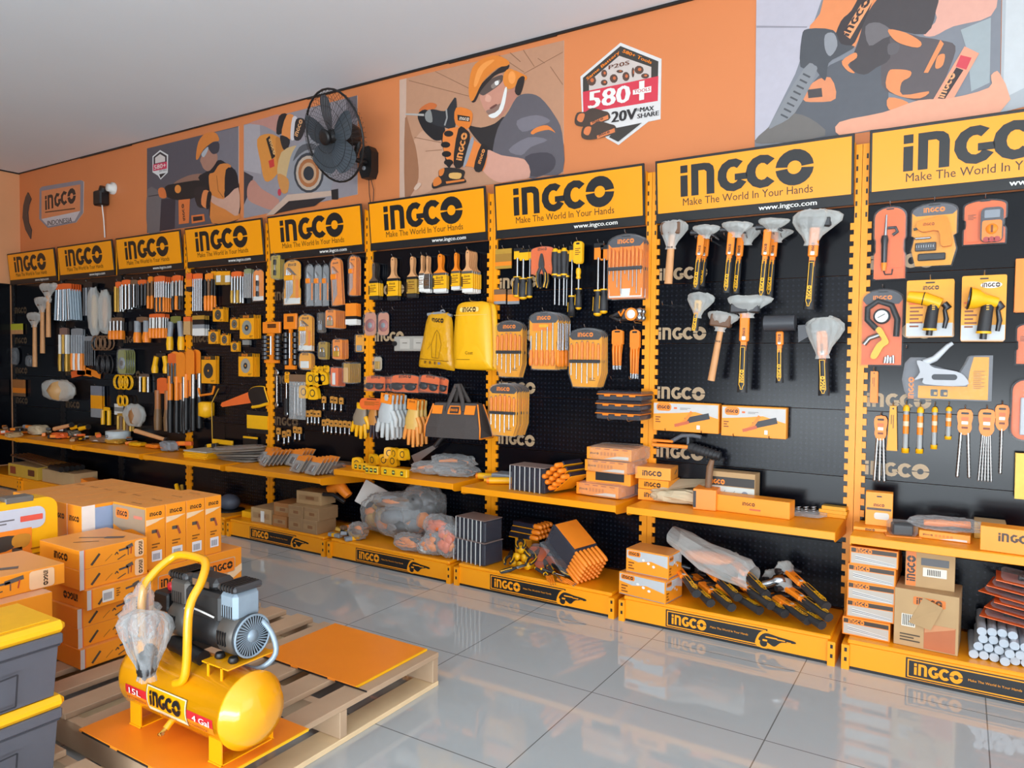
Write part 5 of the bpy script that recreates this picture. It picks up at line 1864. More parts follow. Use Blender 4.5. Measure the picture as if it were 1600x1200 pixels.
def coat(w, h, col, figure):
    m = MB()
    ol = spline([(-.30 * w, -.02 * h), (0, 0), (.30 * w, -.02 * h), (.42 * w, -.5 * h), (.5 * w, -.95 * h), (.4 * w, -h), (0, -.985 * h), (-.42 * w, -h), (-.5 * w, -.95 * h), (-.42 * w, -.5 * h)], 3) if figure else spline([(-.32 * w, -.01 * h), (0, 0), (.32 * w, -.01 * h), (.44 * w, -.12 * h), (.5 * w, -.6 * h), (.5 * w, -.93 * h), (.42 * w, -h), (-.42 * w, -h), (-.5 * w, -.93 * h), (-.5 * w, -.6 * h), (-.44 * w, -.12 * h)], 3)
    n = len(ol)
    R = [(x, z) for x, z in ol]
    cx, cz = 0, -h / 2
    rings = []
    for k, (s, y) in enumerate(((1, -.005), (.97, -.022), (.7, -.034), (.35, -.040))):
        rings.append([(cx + (x - cx) * s, y + .007 * noise.noise(Vector((x * 25, z * 9, k * 2.1 + w))), cz + (z - cz) * s) for x, z in R])
    vs = [p for r in rings for p in r]
    fs = [(k * n + i, k * n + (i + 1) % n, (k + 1) * n + (i + 1) % n, (k + 1) * n + i) for k in range(3) for i in range(n)] + [[3 * n + i for i in range(n)]]
    m.add(vs, fs, col, True)
    m.add([(x, -.002, z) for x, z in R], [list(range(n))], col)
    d = MB()
    if figure:
        logo(d, .02 * w, -.13 * h, .34 * w, -.037, 'black', 5)
        for q in ([(-.02, -.36), (.04, -.3), (.1, -.36), (.18, -.55), (.13, -.8), (-.06, -.8), (-.1, -.55), (-.02, -.36)], [(-.1, -.55), (-.2, -.66)], [(.04, -.36), (.04, -.8)]):
            d.line([(x * w, z * h) for x, z in q], .003, -.043, '#7a5208')
        d.line([(-.42 * w, -.84 * h), (.42 * w, -.84 * h)], .003, -.043, '#5a3a08')
        for i in range(3):
            d.flat(rr(.05 * w, .05 * h, .002, -.25 * w + .14 * w * i, -.89 * h), -.043, '#7a5208')
        d.flat(rr(.07 * w, .04 * h, .002, .15 * w, -.89 * h), -.043, '#6a7086')
        g = MB().tube([(-.34 * w, -.012, -.035 * h), (0, -.012, .005 * h), (.34 * w, -.012, -.03 * h)], .010, 'grey', 7)
        g.tube([(.02 * w, -.012, .0), (.04 * w, -.012, .05 * h), (.1 * w, -.012, .06 * h), (.14 * w, -.012, .03 * h)], .006, 'grey', 6)
        return [('coat_pack', m), ('print', d), ('hanger', g)]
    d.flat(rr(.5 * w, .07 * h, .03 * h, -.03 * w, -.12 * h), -.040, '#f8d27a')
    logo(d, -.03 * w, -.12 * h, .36 * w, -.0405, '#4a300a', 5)
    d.line([(-.44 * w, -.2 * h), (.44 * w, -.2 * h)], .002, -.040, '#f8d27a')
    text(d, 'Coat', -.12 * w, -.78 * h, .2 * w, -.044, '#7a5208')
    smallprint(d, -.36 * w, -.0 * w, -.86 * h, -.043, 1, '#6a4408')
    return [('coat_pack', m), ('print', d)]


a, b = aty(657, 530, -.08), aty(712, 530, -.08)
zt, zb = aty(690, 489, -.08).z, aty(690, 577, -.08).z
make('raincoat_pack', coat(b.x - a.x, zt - zb, 'raincoat', True), ((a.x + b.x) / 2, -.05, zt), (0, 4, 0), 'translucent yellow raincoat pack on a grey hanger', 'raincoat')
hook((a.x + b.x) / 2 + .03, zt + .030, -.075, 'steel peg hook for the translucent yellow raincoat pack')
a, b = aty(707, 530, -.13), aty(766, 530, -.13)
zt, zb = aty(735, 471, -.13).z, aty(735, 577, -.13).z
for q in range(2):
    make('raincoat_pack', lambda: coat(b.x - a.x, zt - zb, 'yellow', False), ((a.x + b.x) / 2 + .012 * q, -.10 + .045 * q, zt - .002 * q), (0, 1.5 * q, 0), 'bright orange-yellow raincoat pack, ' + ('front one beside the post' if q == 0 else 'rear one beside the post'), 'raincoat', 'raincoat packs', key='coat2')
hook((a.x + b.x) / 2, zt + .003, -.14, 'steel peg hook for the bright orange-yellow raincoat packs')
c = aty(630, 485, 0)
hook(c.x, c.z, -.10, 'empty steel peg hook between brushes and grey socket strip')
for q, (u0, u1) in enumerate(((569, 589), (590, 609))):
    H(BL, 'tape_blister', 'small pack', 'round-topped clear pack with pink disc, ' + ('left' if q == 0 else 'right') + ' of the pair by the post', u0, 487, u1, 525, col='#c98a70', shape='round', fill=f_disc('#b06a64', 'grey'), lg=0)
H(BL, 'bulb_pouch', 'small pack', 'little clear pouch with a steel part under the rack mark', 584, 556, 598, 580, col='#b8a890', shape='round', fill=f_card('gold', (.5, .5)), lg=0)

# grey strip of wall sockets behind the goods
a, b = aty(618, 537, -.02), aty(690, 537, -.02)
r = tag(empty('socket_strip', (a.x, -.001, aty(640, 537, -.02).z)), 'grey power socket strip fixed to the black panel', 'socket')
w = b.x - a.x
put(MB().box(0, w, -.035, -.001, -.048, .048, '#a39d94', .004), 'housing', r)
for i in range(3):
    put(MB().box(w * (.14 + .3 * i), w * (.36 + .3 * i), -.039, -.035, -.036, .034, '#b7b1a7', .003).box(w * (.2 + .3 * i), w * (.3 + .3 * i), -.0405, -.039, .002, .006, '#5a544c'), 'socket_plate', r)
put(MB().cyl((.012, -.036, .0), (.012, -.05, .0), .016, 'black'), 'plug', r)

# goggles
for q, (u0, v0, u1, v1) in enumerate(((572, 586, 603, 612), (593, 587, 625, 612), (612, 584, 655, 614), (640, 587, 676, 614), (658, 585, 689, 614), (678, 588, 703, 615))):
    H(BL, 'safety_goggles_pack', 'goggles', 'orange-topped safety goggles pack, ' + ('leftmost', 'second from left', 'third from left', 'third from right', 'second from right', 'rightmost')[q] + ' in the goggles row', u0, v0, u1, v1, yf=(-.07, -.035, -.07, -.035, -.075, -.04)[q], col='card_red', shape='arch', fill=f_goggles, lg=3, depth=.03, ry=(0, 0, 0, 0, 6, 8)[q])

# gloves
H(k_glove, 'work_glove', 'glove', 'yellow and grey work glove under an orange hang tag', 553, 630, 583, 685, 2, .042, back='#8f7e6a', tip='yellow', cuff='yellow', tagc=None, ry=8, t=.05)
H(k_glove, 'work_glove', 'glove', 'black and orange mechanic glove beside the white gloves', 576, 629, 596, 685, 2, .042, back='#c9853a', tip='#3a3036', cuff='orange', tagc=None, ry=3, yf=-.06)
H(k_hangcard, 'hang_tag', 'card', 'orange cap-shaped tag above the yellow gloves', 562, 622, 600, 640, yf=-.10, col='card_red')
H(k_glove, 'work_glove', 'glove', 'white leather work glove with orange tag', 592, 616, 626, 687, 4, .04, back='#b9bdbd', tip='#c3c7c6', cuff='#b3b7b7', tagc='orange', ry=6)
H(k_glove, 'work_glove', 'glove', 'cream and orange dipped glove with orange tag', 634, 625, 664, 698, 3, .04, back='#e0b25c', tip='#ee9a44', cuff='#d8ac60', tagc='orange', ry=5)


def toolbag(w, h, d):
    b = MB()
    # trapezoid body, open wedge ends
    prof = [(-d / 2, -h), (d / 2, -h), (d / 2 * .9, -.80 * h), (.03, -.34 * h), (-.03, -.34 * h), (-d / 2 * .9, -.80 * h)]
    n = len(prof)
    vs = []
    for x, sx in ((-.5 * w, .80), (-.25 * w, 1), (.25 * w, 1), (.5 * w, .80)):
        for y, z in prof:
            k = 1 - (.24 if z > -.5 * h and abs(x) > .3 * w else 0)
            vs.append((x * k, y * sx, z))
    fs = [(k * n + i, k * n + (i + 1) % n, (k + 1) * n + (i + 1) % n, (k + 1) * n + i) for k in range(3) for i in range(n)] + [list(range(n)), [3 * n + i for i in range(n)]]
    b.add(vs, fs, mat('bag_fabric', '#4a4340', .85, bump=.4, scale=160))
    p = MB()
    dy = lambda z: -(.03 + (d / 2 * .9 - .03) * min(1, max(0, (-z / h - .34) / .46))) - .004
    def patch(x0, x1, z0, z1, col, o=0):
        p.add([(x0 * w, dy(z0 * h) - o, z0 * h), (x1 * w, dy(z0 * h) - o, z0 * h), (x1 * w, dy(z1 * h) - o, z1 * h), (x0 * w, dy(z1 * h) - o, z1 * h)], [(0, 1, 2, 3)], col)
    patch(-.39, -.2, -.55, -.39, 'orange')
    patch(-.1, .14, -.55, -.39, 'orange')
    patch(.2, .38, -.55, -.38, 'orange')
    patch(-.06, .1, -.53, -.41, '#3a3030', .002)
    zc = -.47 * h
    p.at(T(0, dy(zc) - .006, zc) @ RX(-12))
    logo(p, .02 * w, 0, .13 * w, 0, 'orange', 5)
    p.at(None)
    e = MB()
    for s in (-1, 1):
        e.tube([(s * .40 * w, -.03, -.36 * h), (s * .495 * w, -d * .38, -.80 * h), (s * .5 * w, -d * .42, -.99 * h), (s * .5 * w, d * .4, -.99 * h), (s * .49 * w, d * .36, -.8 * h), (s * .40 * w, .03, -.36 * h)], .005, 'orange', 6)
    hs = MB()
    for s in (-1, 1):
        hs.tube([(-.13 * w, s * .045, -.5 * h), (-.10 * w, s * .03, -.3 * h), (-.02 * w, s * .008, 0), (.02 * w, s * .008, 0), (.13 * w, s * .03, -.3 * h), (.16 * w, s * .045, -.5 * h)], .016, mat('bag_fabric', '#4a4340', .85), 6, flatten=(1, .45, 1))
    z = MB().box(-.36 * w, .36 * w, -.012, .012, -.345 * h, -.325 * h, 'black', .004)
    return [('body', b), ('patch', p), ('piping', e), ('handles', hs), ('zip', z)]


a, b = aty(671, 660, -.13), aty(757, 660, -.13)
zt = aty(716, 602, -.13).z
make('tool_bag', toolbag(b.x - a.x, zt - aty(716, 684, -.15).z, .17), ((a.x + b.x) / 2, -.115, zt), (0, -1, 0), 'dark grey canvas tool bag with orange patches, hanging by its handles', 'bag')
hook((a.x + b.x) / 2, zt - .018, -.14, 'steel peg hook carrying the dark grey tool bag', .003)
# ================================================================ goods on the shelves and bases.  Places are floor-plan points on the shelf top
def S_(u, v, z):
    P = atz(u, v, z)
    if P.y > -.075:
        P = aty(u, v, -.075)
    return P.x, P.y


def cbox(w, d, h, col='box', top=None, deco=None, b=.0015):
    """carton, origin at the middle of its underside; deco(mb, face, a, h) prints the front and right faces"""
    m = MB().box(-w / 2, w / 2, -d / 2, d / 2, 0, h, col, b)
    if top:
        m.box(-w / 2 + .001, w / 2 - .001, -d / 2 + .001, d / 2 - .001, h - .001, h + .0006, top)
    if deco:
        m.at(T(0, -d / 2 - .0005, 0))
        deco(m, 'f', w, h)
        m.at(T(w / 2 + .0005, 0, 0) @ RZ(90))
        deco(m, 'r', d, h)
        m.at(T(0, 0, h + .0007) @ RX(-90))
        deco(m, 't', w, d)
        m.at(None)
    return [('carton', m)]


def d_logo(col='#3a2410', k=.5, dx=0, dz=.5, on='f', extra=None):
    def f(m, face, a, h):
        if face in on:
            logo(m, dx * a, dz * h, min(k * a, h * 2.6), -.0006, col, 5, .9)
        if extra:
            extra(m, face, a, h)
    return f


def on(z, name, cat, label, u, v, parts, rz=0, group=None, key=None, lift=0, dy=0):
    """thing whose underside middle sits at pixel u,v on the surface z"""
    x, y = S_(u, v, z)
    return make(name, parts, (x, min(y + dy, -.07), z + lift), (0, 0, rz), label, cat, group, key)


def sp_strip(m, face, a, h):
    if face == 'f':
        m.flat([(-.1 * a, .1 * h), (.44 * a, .1 * h), (.44 * a, .36 * h), (.2 * a, .36 * h)], -.0007, '#d9d2c8')
        logo(m, -.32 * a, .5 * h, .2 * a, -.0008, '#6a3a10', 3, .7)
        for i in range(5):
            m.flat(rr(.05 * a, .3 * h, .002, (-.16 + .075 * i) * a, .5 * h), -.0007, '#d97a1c')


z9, z8, z7, z6, z5 = ZS[9], ZS[8], ZS[7], ZS[6], ZS[5]
# ---- rack nine shelf
on(z9 + .001, 'accessory_carton', 'carton', 'flat orange carton lying at the left end of the right-hand shelf', 1360, 826, cbox(.13, .11, .014, 'box', None, d_logo(k=.3)), 4)
on(z9 + .016, 'staple_carton', 'carton', 'upright orange carton with a staple picture, standing on a flat carton', 1373, 820, cbox(.105, .05, .145, 'box', None, lambda m, f, a, h: f == 'f' and (m.flat(rr(a * .9, .07 * h, .002, 0, .5 * h), -.0006, '#4a3a2a'), m.flat(rr(a * .55, .2 * h, .01, .1 * a, .3 * h), -.0006, '#cfc9bf'), logo(m, 0, .62 * h, .4 * a, -.0006, '#7a3a10', 5), slot(m, .2 * a, .88 * h, -.0006))), 3)


def pack_low(w, d, h, fill, card='card', sh='shell'):
    return [('card', MB().box(-w / 2, w / 2, -d / 2, d / 2, 0, .004, card)), ('goods', MB().box(-w * .3, w * .3, -d * .3, d * .3, .004, h * .85, fill, .006)), ('clear_shell', MB().box(-w * .42, w * .42, -d * .42, d * .42, .004, h, sh, .012))]


on(z9 + .001, 'tool_pack', 'tool pack', 'clear pack with a black tool lying between orange cartons', 1409, 836, pack_low(.13, .10, .06, 'black'), 12)
on(z9 + .001, 'drill_bit_tray', 'tray', 'orange long tray with small print under a clear pouch', 1476, 842, cbox(.18, .07, .032, 'box', None, sp_strip), -2)
r = on(z9 + .034, 'clear_pouch', 'pouch', 'clear pouch with an orange tool lying on a long orange tray', 1478, 828, [('pouch', MB().ell((0, 0, .026), (.125, .07, .024), 'bag_thin', 24, 12, .25, 2.2, 5, False, True, .8)), ('tool', MB().tube([(-.08, 0, .022), (-.02, .0, .026), (.02, .01, .026), (.085, .02, .026)], [.012, .016, .012, .016], 'orange', 8))], 4)
on(z9 + .001, 'kraft_carton', 'carton', 'gold-brown small carton behind the orange box at right', 1546, 836, cbox(.11, .10, .07, 'gold', 'kraft'), 0, dy=.05)
on(z9 + .001, 'accessory_carton', 'carton', 'amber carton with black brand mark at the right edge', 1580, 862, cbox(.20, .08, .095, 'box', None, d_logo('#3a2410', .62, .1, .62)), -3)
# ---- rack eight shelf
for q, (u, v, w, lb) in enumerate(((1022, 778, .165, 'bottom'), (1026, 762, .165, 'middle'), (1019, 742, .185, 'top'))):
    x, y = S_(1024, 782, z8)
    make('accessory_carton', cbox(w, .15, (.056, .050, .062)[q], 'box', 'boxtop', d_logo('#3a2410', .55, -.02, .5, 'f', lambda m, f, a, h: f == 'r' and m.line([(0, .4 * h), (.3 * a, .7 * h)], .008, -.0006, '#5a5046'))),
         (x + (-.005, .0, -.012)[q], y + .06 + .004 * q, z8 + .001 + (0, .058, .110)[q]), (0, 0, (2, -3, 5)[q]), 'small orange brand carton, %s of three beside the brown paper' % lb, 'carton', 'stack of three orange cartons')
pb = MB()
pb.ell((0, 0, .035), (.14, .085, .034), 'paper', 26, 12, .28, 1.9, 3, False, True, .7)
p2 = MB().add([(-.10, -.08, .06), (.14, -.05, .10), (.17, .08, .115), (-.03, .09, .10)], [(0, 1, 2, 3)], 'paper')
on(z8 + .001, 'paper_wrap', 'paper', 'crumpled brown paper wrap beside the orange long carton', 1064, 786, [('bundle', pb), ('loose_flap', p2)], 8, dy=.07)
oc = [('carton', MB().box(-.055, .055, -.07, .07, 0, .10, 'card', .002).box(-.054, -.04, -.0705, -.07, .01, .09, 'black')), ('rod', MB().tube([(.0, 0, .04), (.01, .0, .2), (.02, .0, .235)], [.017, .017, .012], 'brown', 8))]
on(z8 + .001, 'open_carton', 'carton', 'open orange carton with a brown rod sticking out', 1096, 798, oc, 6, dy=.09)


def d_anchor(m, f, a, h):
    if f == 'f':
        m.flat([(-.49 * a, .02 * h), (.49 * a, .02 * h), (.49 * a, .60 * h), (-.49 * a, .60 * h)], -.0006, '#c3cbc6')
        m.flat([(-.49 * a, .62 * h), (.49 * a, .62 * h), (.49 * a, .86 * h), (-.49 * a, .86 * h)], -.0006, '#2f2c2a')
        logo(m, -.28 * a, .72 * h, .34 * a, -.0010, 'orange', 5)
        for i in range(3):
            m.line([((-.45 + .2 * i) * a, .2 * h), ((-.3 + .2 * i) * a, .5 * h)], .003, -.0009, '#8a9290')
        m.flat(oval(.07 * a, .09 * h, .3 * a, .42 * h, 10), -.001, '#7a8290')
        m.line([(.3 * a, .1 * h), (.42 * a, .3 * h)], .01, -.001, '#9a9a96')


on(z8 + .001, 'anchor_carton', 'carton', 'white fronted carton with bolt picture behind the long orange carton', 1144, 790, cbox(.235, .09, .175, 'kraft', 'kraft', d_anchor), -1, dy=.10)
on(z8 + .001, 'long_carton', 'carton', 'long plain orange carton at the front of the shelf', 1172, 803, cbox(.37, .09, .078, 'box', 'box', d_logo('#6a3a10', .16, -.0, .62, 'f', lambda m, f, a, h: f == 'f' and m.flat(rr(.14 * a, .1 * h, .002, .08 * a, .32 * h), -.0007, '#c9603a'))), -3, dy=.025)
sp = MB()
for i in range(3):
    cx, n0 = -.03 + .03 * i, 40
    sp.tube([(cx + .011 * cos(t * .9), -.02 + .02 * i + .011 * sin(t * .9), .012 + .0014 * t) for t in range(22)], .003, 'chrome', 5)
on(z8 + .001, 'spring_hooks', 'hardware', 'loose coiled steel hooks in a flat clear bag', 1258, 806, [('coils', sp), ('flat_bag', MB().ell((0, 0, .010), (.085, .06, .010), 'bag_thin', 20, 8, .3, 2, 8, False, True, .7))], 0, dy=.03)
for q in range(5):
    x, y = S_(1302, 806, z8)
    make('nail_carton', cbox(.105, .05, .0165, 'card_amber', 'gold'), (x + .004 * (q % 2) + (-.012 if q > 2 else 0), y + (.045 if q < 3 else .10), z8 + .001 + .0172 * (q % 3) + .0 * q), (0, 0, -4), 'slim gold carton at the right end of the shelf, %s' % ('bottom front', 'middle front', 'top front', 'lower rear', 'upper rear')[q], 'carton', 'slim gold cartons')
# ---- rack seven shelf
for q, (u, v, rz) in enumerate(((757, 752, 20), (768, 760, 40))):
    x, y = S_(u, v, z7)
    make('sealant_tube', [('barrel', MB().cyl((-.10, 0, .02), (.10, 0, .02), .0195, 'yellow', n=14)), ('end_cap', MB().cyl((-.115, 0, .02), (-.10, 0, .02), .017, 'orange', n=12))], (x + .03, y + .06 + .05 * q, z7 + .001), (0, 0, (12, 34)[q]), 'orange tube lying on the shelf by the post, ' + ('front one' if q == 0 else 'angled rear one'), 'tube', 'orange tubes')
on(z7 + .001, 'amber_pack', 'pack', 'yellow card pack under clear film beside the post', 785, 742, [('pack', MB().box(-.09, .09, -.06, .06, 0, .02, 'yellow', .003)), ('film', MB().box(-.095, .095, -.065, .065, .0205, .03, 'shrink', .006))], 10, dy=.14)
on(z7 + .001, 'grey_pack', 'pack', 'grey and orange flat packs behind the clear pack block', 786, 756, [('pack', MB().box(-.10, .10, -.06, .06, 0, .05, 'grey', .004)), ('strip', MB().box(-.101, .101, -.062, -.06, .01, .022, 'orange'))], 4, dy=.14)


def shellpack(n, w, d, h, rows=3):
    """block of n clear screwdriver packs standing side by side; each returned as parts of one pack"""
    s = MB().box(-w / 2, w / 2, -d / 2, d / 2, 0, h, 'smoke', .006)
    b = MB().box(-w / 2 + .004, w / 2 - .004, -d / 2 + .012, d / 2 - .004, .004, h - .006, mat('shell_dark', '#1f1d2a', .3), .004)
    e = MB()
    e.box(-w / 2, -w / 2 + .002, -d / 2 - .002, -d / 2 + .004, 0, h, 'white').box(-w / 2, w / 2, -d / 2, d / 2, h, h + .003, '#8f7a72')
    return [('clear_shell', s), ('inner_card', b), ('edge', e)]


def clearpacks(z, u, v, n, w, d, h, rz, label, group, dy=0, handles=0, lift=0, rx=0):
    x, y = S_(u, v, z)
    for k in range(n):
        a = rad(rz)
        o = (k - (n - 1) / 2) * (w + .001)
        make('clear_driver_pack', lambda: shellpack(n, w, d, h), (x + o * cos(a), y + dy + o * sin(a), z + .001 + lift), (rx, 0, rz), label + ', ' + ('leftmost pack', 'second pack', 'third pack', 'fourth pack', 'fifth pack', 'sixth pack', 'seventh pack')[k] + (' of %d' % n), 'tool pack', group, key=('shellpack', w, d, h))


clearpacks(z7, 827, 768, 7, .032, .14, .135, -4, 'upright clear pack on the shelf', 'clear packs on the shelf', dy=.05)


def handlecards(w, d):
    """flat pack of screwdrivers, round handle ends out of the front"""
    m = MB()
    for i in range(4):
        x = (-.37 + .74 * i / 3) * w
        m.tube([(x, -.3 * d, .016), (x, -.5 * d - .02, .016), (x, -.5 * d - .042, .016), (x, -.5 * d - .05, .016)], [.013, .0145, .0135, .006], 'orange', 9)
    return [('card', MB().box(-w / 2, w / 2, -d / 2, d / 2, 0, .003, 'card_amber')), ('tray', MB().box(-w * .49, w * .49, -d * .48, d / 2, .0035, .030, MATS['shell_dark'], .004)), ('handles', m)]


x, y = S_(876, 766, z7)
for k in range(3):
    make('driver_pack', lambda: handlecards(.15, .15), (x + .105 - .021 * k, -.21 + .004 * k, z7 + .062 + .028 * k), (0, -38, -14), 'tilted screwdriver pack with round orange handle ends, %s of three' % ('bottom', 'middle', 'top')[k], 'tool set', 'tilted packs on the shelf', key='hcards')


def wraptray(w, d, h):
    c = cbox(w, d, h, 'box', None, sp_strip)
    for i in range(4):
        c[0][1].box((-.3 + .2 * i) * w, (-.18 + .2 * i) * w, -d / 2 - .0012, -d / 2 - .0005, h * .86, h * .92, '#b03a14')
    f = MB().ell((.02, 0, h * .55), (w * .54, d * .56, h * .60), 'shrink', 34, 16, .10, 2.6, w * 40, False, True, .35)
    return c + [('shrink_film', f)]


x, y = S_(938, 776, z7)
for q, (dx, h, rz, w) in enumerate(((0, .062, -4, .25), (.02, .062, 2, .25), (.025, .06, -3, .245), (.035, .062, 1, .25))):
    zz = z7 + .003 + .066 * q
    if q == 1:
        m = MB().box(-.125, .125, -.09, .09, 0, h, 'box', .002).box(-.07, .09, -.0915, -.09, h * .3, h, 'black').box(-.07, .09, -.08, .06, h - .001, h + .0005, 'black')
        P = [('tray', m)]
    else:
        P = wraptray(w, .19, h)
    make('wrapped_tray', P, (x + dx + (.02 if q else 0), y + .09, zz), (0, 0, rz), 'orange tray %s' % ('in shrink film, bottom of the tall stack', 'with open black front, second from bottom of the tall stack', 'in shrink film, third from bottom of the tall stack', 'in shrink film, topmost of the tall stack')[q], 'tray', 'orange trays on the shelf')
# ---- rack six shelf: tape measures, levels, bags of pruners
for q, (u, v, dy, L) in enumerate(((556, 728, .02, 'at the front left corner of the shelf'), (582, 722, .06, 'behind the yellow levels, left'), (598, 718, .09, 'behind the yellow levels, middle'), (613, 719, .06, 'behind the yellow levels, right'), (605, 708, .20, 'at the back of the pile, left'), (616, 707, .20, 'at the back of the pile, second'), (628, 712, .13, 'on the right of the pile, lower'), (631, 703, .2, 'on the right of the pile, rear'))):
    x, y = S_(u, v + 6, z6)
    make('tape_measure', lambda: k_tape(.072, .075), (x, min(y + .03, -.04), z6 + .076 + (.05 if q > 3 else 0)), (0, 0, (12, -8, 15, 0, 30, -12, 10, -20)[q]), 'yellow tape measure ' + L, 'tape measure', 'tape measures on the shelf', key='tape')


def level(w):
    m = MB().box(-w / 2, w / 2, -.014, .014, 0, .05, 'yellow', .004)
    for t in (-.32, .0, .32):
        m.flat(rr(.022, .026, .004, t * w, .025), -.0145, '#2b2a28')
        m.flat(rr(.016, .01, .003, t * w, .026), -.0148, '#c9d86a')
    return [('body', m)]


for q, (u, v, w, rz) in enumerate(((560, 736, .12, -3), (577, 741, .10, 4), (612, 745, .21, -2))):
    x, y = S_(u, v, z6)
    make('torpedo_level', level(w), (x + .01, y + .018, z6 + .0005), (0, 0, rz), 'yellow spirit level at the shelf front, ' + ('left end', 'short one in the middle', 'long one on the right')[q], 'level', 'spirit levels')
for q, (u, v, sx, sy, sz, rz, lb) in enumerate(((663, 742, .10, .08, .05, 15, 'left, with orange handle'), (690, 744, .12, .09, .045, -8, 'middle'), (722, 742, .12, .09, .04, 10, 'right'), (712, 730, .13, .08, .055, 0, 'rear'))):
    x, y = S_(u, v, z6)
    b = MB().ell((0, 0, sz * .62), (sx, sy, sz * .62), 'bag_thin', 26, 14, .34, 2.2, q * 3.1, False, True, .75)
    t = MB()
    for i in range(3):
        t.tube([(-sx * .7, -.02 + .02 * i, sz * .5), (0, .01 * i, sz * .7), (sx * .7, .03 - .02 * i, sz * .5)], [.008, .012, .008], ('orange', 'darksteel', 'grip')[(i + q) % 3], 7)
    make('bagged_pruner', [('bag', b), ('tool', t)], (x, min(y + .05, -.10), z6 + .001 + (.05 if q == 3 else 0)), (0, 0, rz), 'clear bag with hand tools on the tape measure shelf, ' + lb, 'bag', 'bagged tools on the shelf')
make('folding_saw', [('blade', MB().prism([(-.1, 0), (.1, .03), (.1, .05), (-.1, .06)], -.003, 0, 'steel')), ('handle', MB().tube([(.08, 0, .04), (.16, 0, .07), (.2, 0, .06)], [.014, .016, .014], 'darksteel', 8))], S_(668, 716, z6 + .08) + (z6 + .085,), (0, -28, 10), 'dark bagged saw leaning up at the back of the shelf', 'saw')


# ---- rack five shelf: fanned rows of clear packs
def clam(w, h):
    c = MB().box(-w / 2, w / 2, -.003, 0, 0, h, '#a89a8c')
    c.flat([(-w / 2, .7 * h), (w / 2, .7 * h), (w / 2, h), (-w / 2, h)], -.0034, 'card')
    s = MB().box(-w * .46, w * .46, -.020, -.0035, .03 * h, .68 * h, 'shell', .006)
    g = MB().box(-w * .2, w * .2, -.014, -.0036, .12 * h, .5 * h, 'steel', .004)
    return [('card', c), ('clear_shell', s), ('goods', g)]


for g_, (u, v, n, w, h, rz, lb) in enumerate(((408, 730, 6, .10, .12, -10, 'left front fan'), (458, 740, 3, .11, .12, 8, 'middle front fan'), (482, 744, 5, .12, .125, 5, 'right front fan'), (430, 715, 3, .11, .12, -6, 'left rear fan'), (476, 714, 4, .12, .13, 12, 'right rear fan'))):
    x, y = S_(u, v, z5)
    for k in range(n):
        a = rad(rz * .5 - 14)
        make('clear_tool_pack', lambda: clam(w, h), (x + .0295 * k * -sin(a), (-.20 if g_ > 2 else min(y + .01, -.27)) + .0295 * k * cos(a), z5 + .010), (-36, 0, rz * .5 - 14), 'clear tool pack leaning in the %s, %s' % (lb, ('first', 'second', 'third', 'fourth', 'fifth', 'sixth', 'seventh')[k] + ' from the shelf front'), 'tool pack', 'fanned clear packs', key=('clam', w, h))
on(z5 + .001, 'tool_pack', 'tool pack', 'brown lidded clear pack at the right end of the fanned packs', 512, 742, pack_low(.15, .12, .07, 'brown', 'brown'), 6, dy=.06)
on(z5 + .001, 'long_pack', 'pack', 'long brown and orange packs at the back, right of the fans', 530, 722, [('packs', MB().box(-.15, .15, -.05, .05, 0, .05, 'brown', .003).box(-.14, .15, -.051, -.05, .03, .044, 'orange'))], 4, dy=.1)


# ================================================================ goods on the rack bases
ZB = .1225
# rack nine: electrode boxes, cartons, glue sticks
def d_elec(m, f, a, h):
    if f == 'f':
        m.flat([(-.47 * a, .08 * h), (.47 * a, .08 * h), (.47 * a, .66 * h), (-.47 * a, .66 * h)], -.0006, '#b9aea2')
        m.flat([(-.47 * a, .70 * h), (.47 * a, .70 * h), (.47 * a, .93 * h), (-.47 * a, .93 * h)], -.0006, '#3a2c20')
        logo(m, -.2 * a, .81 * h, .34 * a, -.0009, 'orange', 5)
        for i in range(5):
            m.line([(-.38 * a, (.50 - .05 * i) * h), (.44 * a, (.24 - .03 * i) * h)], .0035, -.0009 - i * .0001, '#7a7674' if i % 2 else '#d8d4ce')


x, y = S_(1352, 1000, ZB)
for k in range(5):
    make('electrode_carton', cbox(.180, .30, .0745, 'card', 'card', d_elec), (8.105 + (-.008, 0, .004, .006, .008)[k], -.17 - .012 * (k == 0), ZB + .0755 * k), (0, 0, (-1, 1, 0, -1, 1)[k]), 'welding electrode carton, %s of the stack at the right-hand post' % ('bottom', 'second from bottom', 'middle', 'second from top', 'top')[k], 'carton', 'electrode cartons')


def d_kraft(m, f, a, h):
    if f == 'f':
        m.flat([(-.47 * a, .78 * h), (.0, .78 * h), (.0, .92 * h), (-.2 * a, .92 * h)], -.0006, 'orange') if 0 else None
        m.flat(rr(.5 * a, .14 * h, .006, .05 * a, .83 * h), -.0006, '#d9762c')
        logo(m, .05 * a, .83 * h, .4 * a, -.0009, '#4a2c14', 5)
        m.flat(rr(.22 * a, .22 * h, .002, -.27 * a, .46 * h), -.0006, '#e0d8c8')
        for i in range(7):
            m.flat([((-.36 + .028 * i) * a, .37 * h), ((-.346 + .028 * i) * a, .37 * h), ((-.346 + .028 * i) * a, .56 * h), ((-.36 + .028 * i) * a, .56 * h)], -.0009, '#2b2622')
        m.flat(rr(.48 * a, .44 * h, .002, .22 * a, .24 * h), -.0006, '#b5653a')
        m.flat([(-.01 * a, .3 * h), (.45 * a, .44 * h), (.45 * a, .46 * h), (-.01 * a, .46 * h)], -.0009, '#c98a5c')
        smallprint(m, -.4 * a, -.08 * a, .2 * h, -.0008, 3, '#4a3a28', .012)


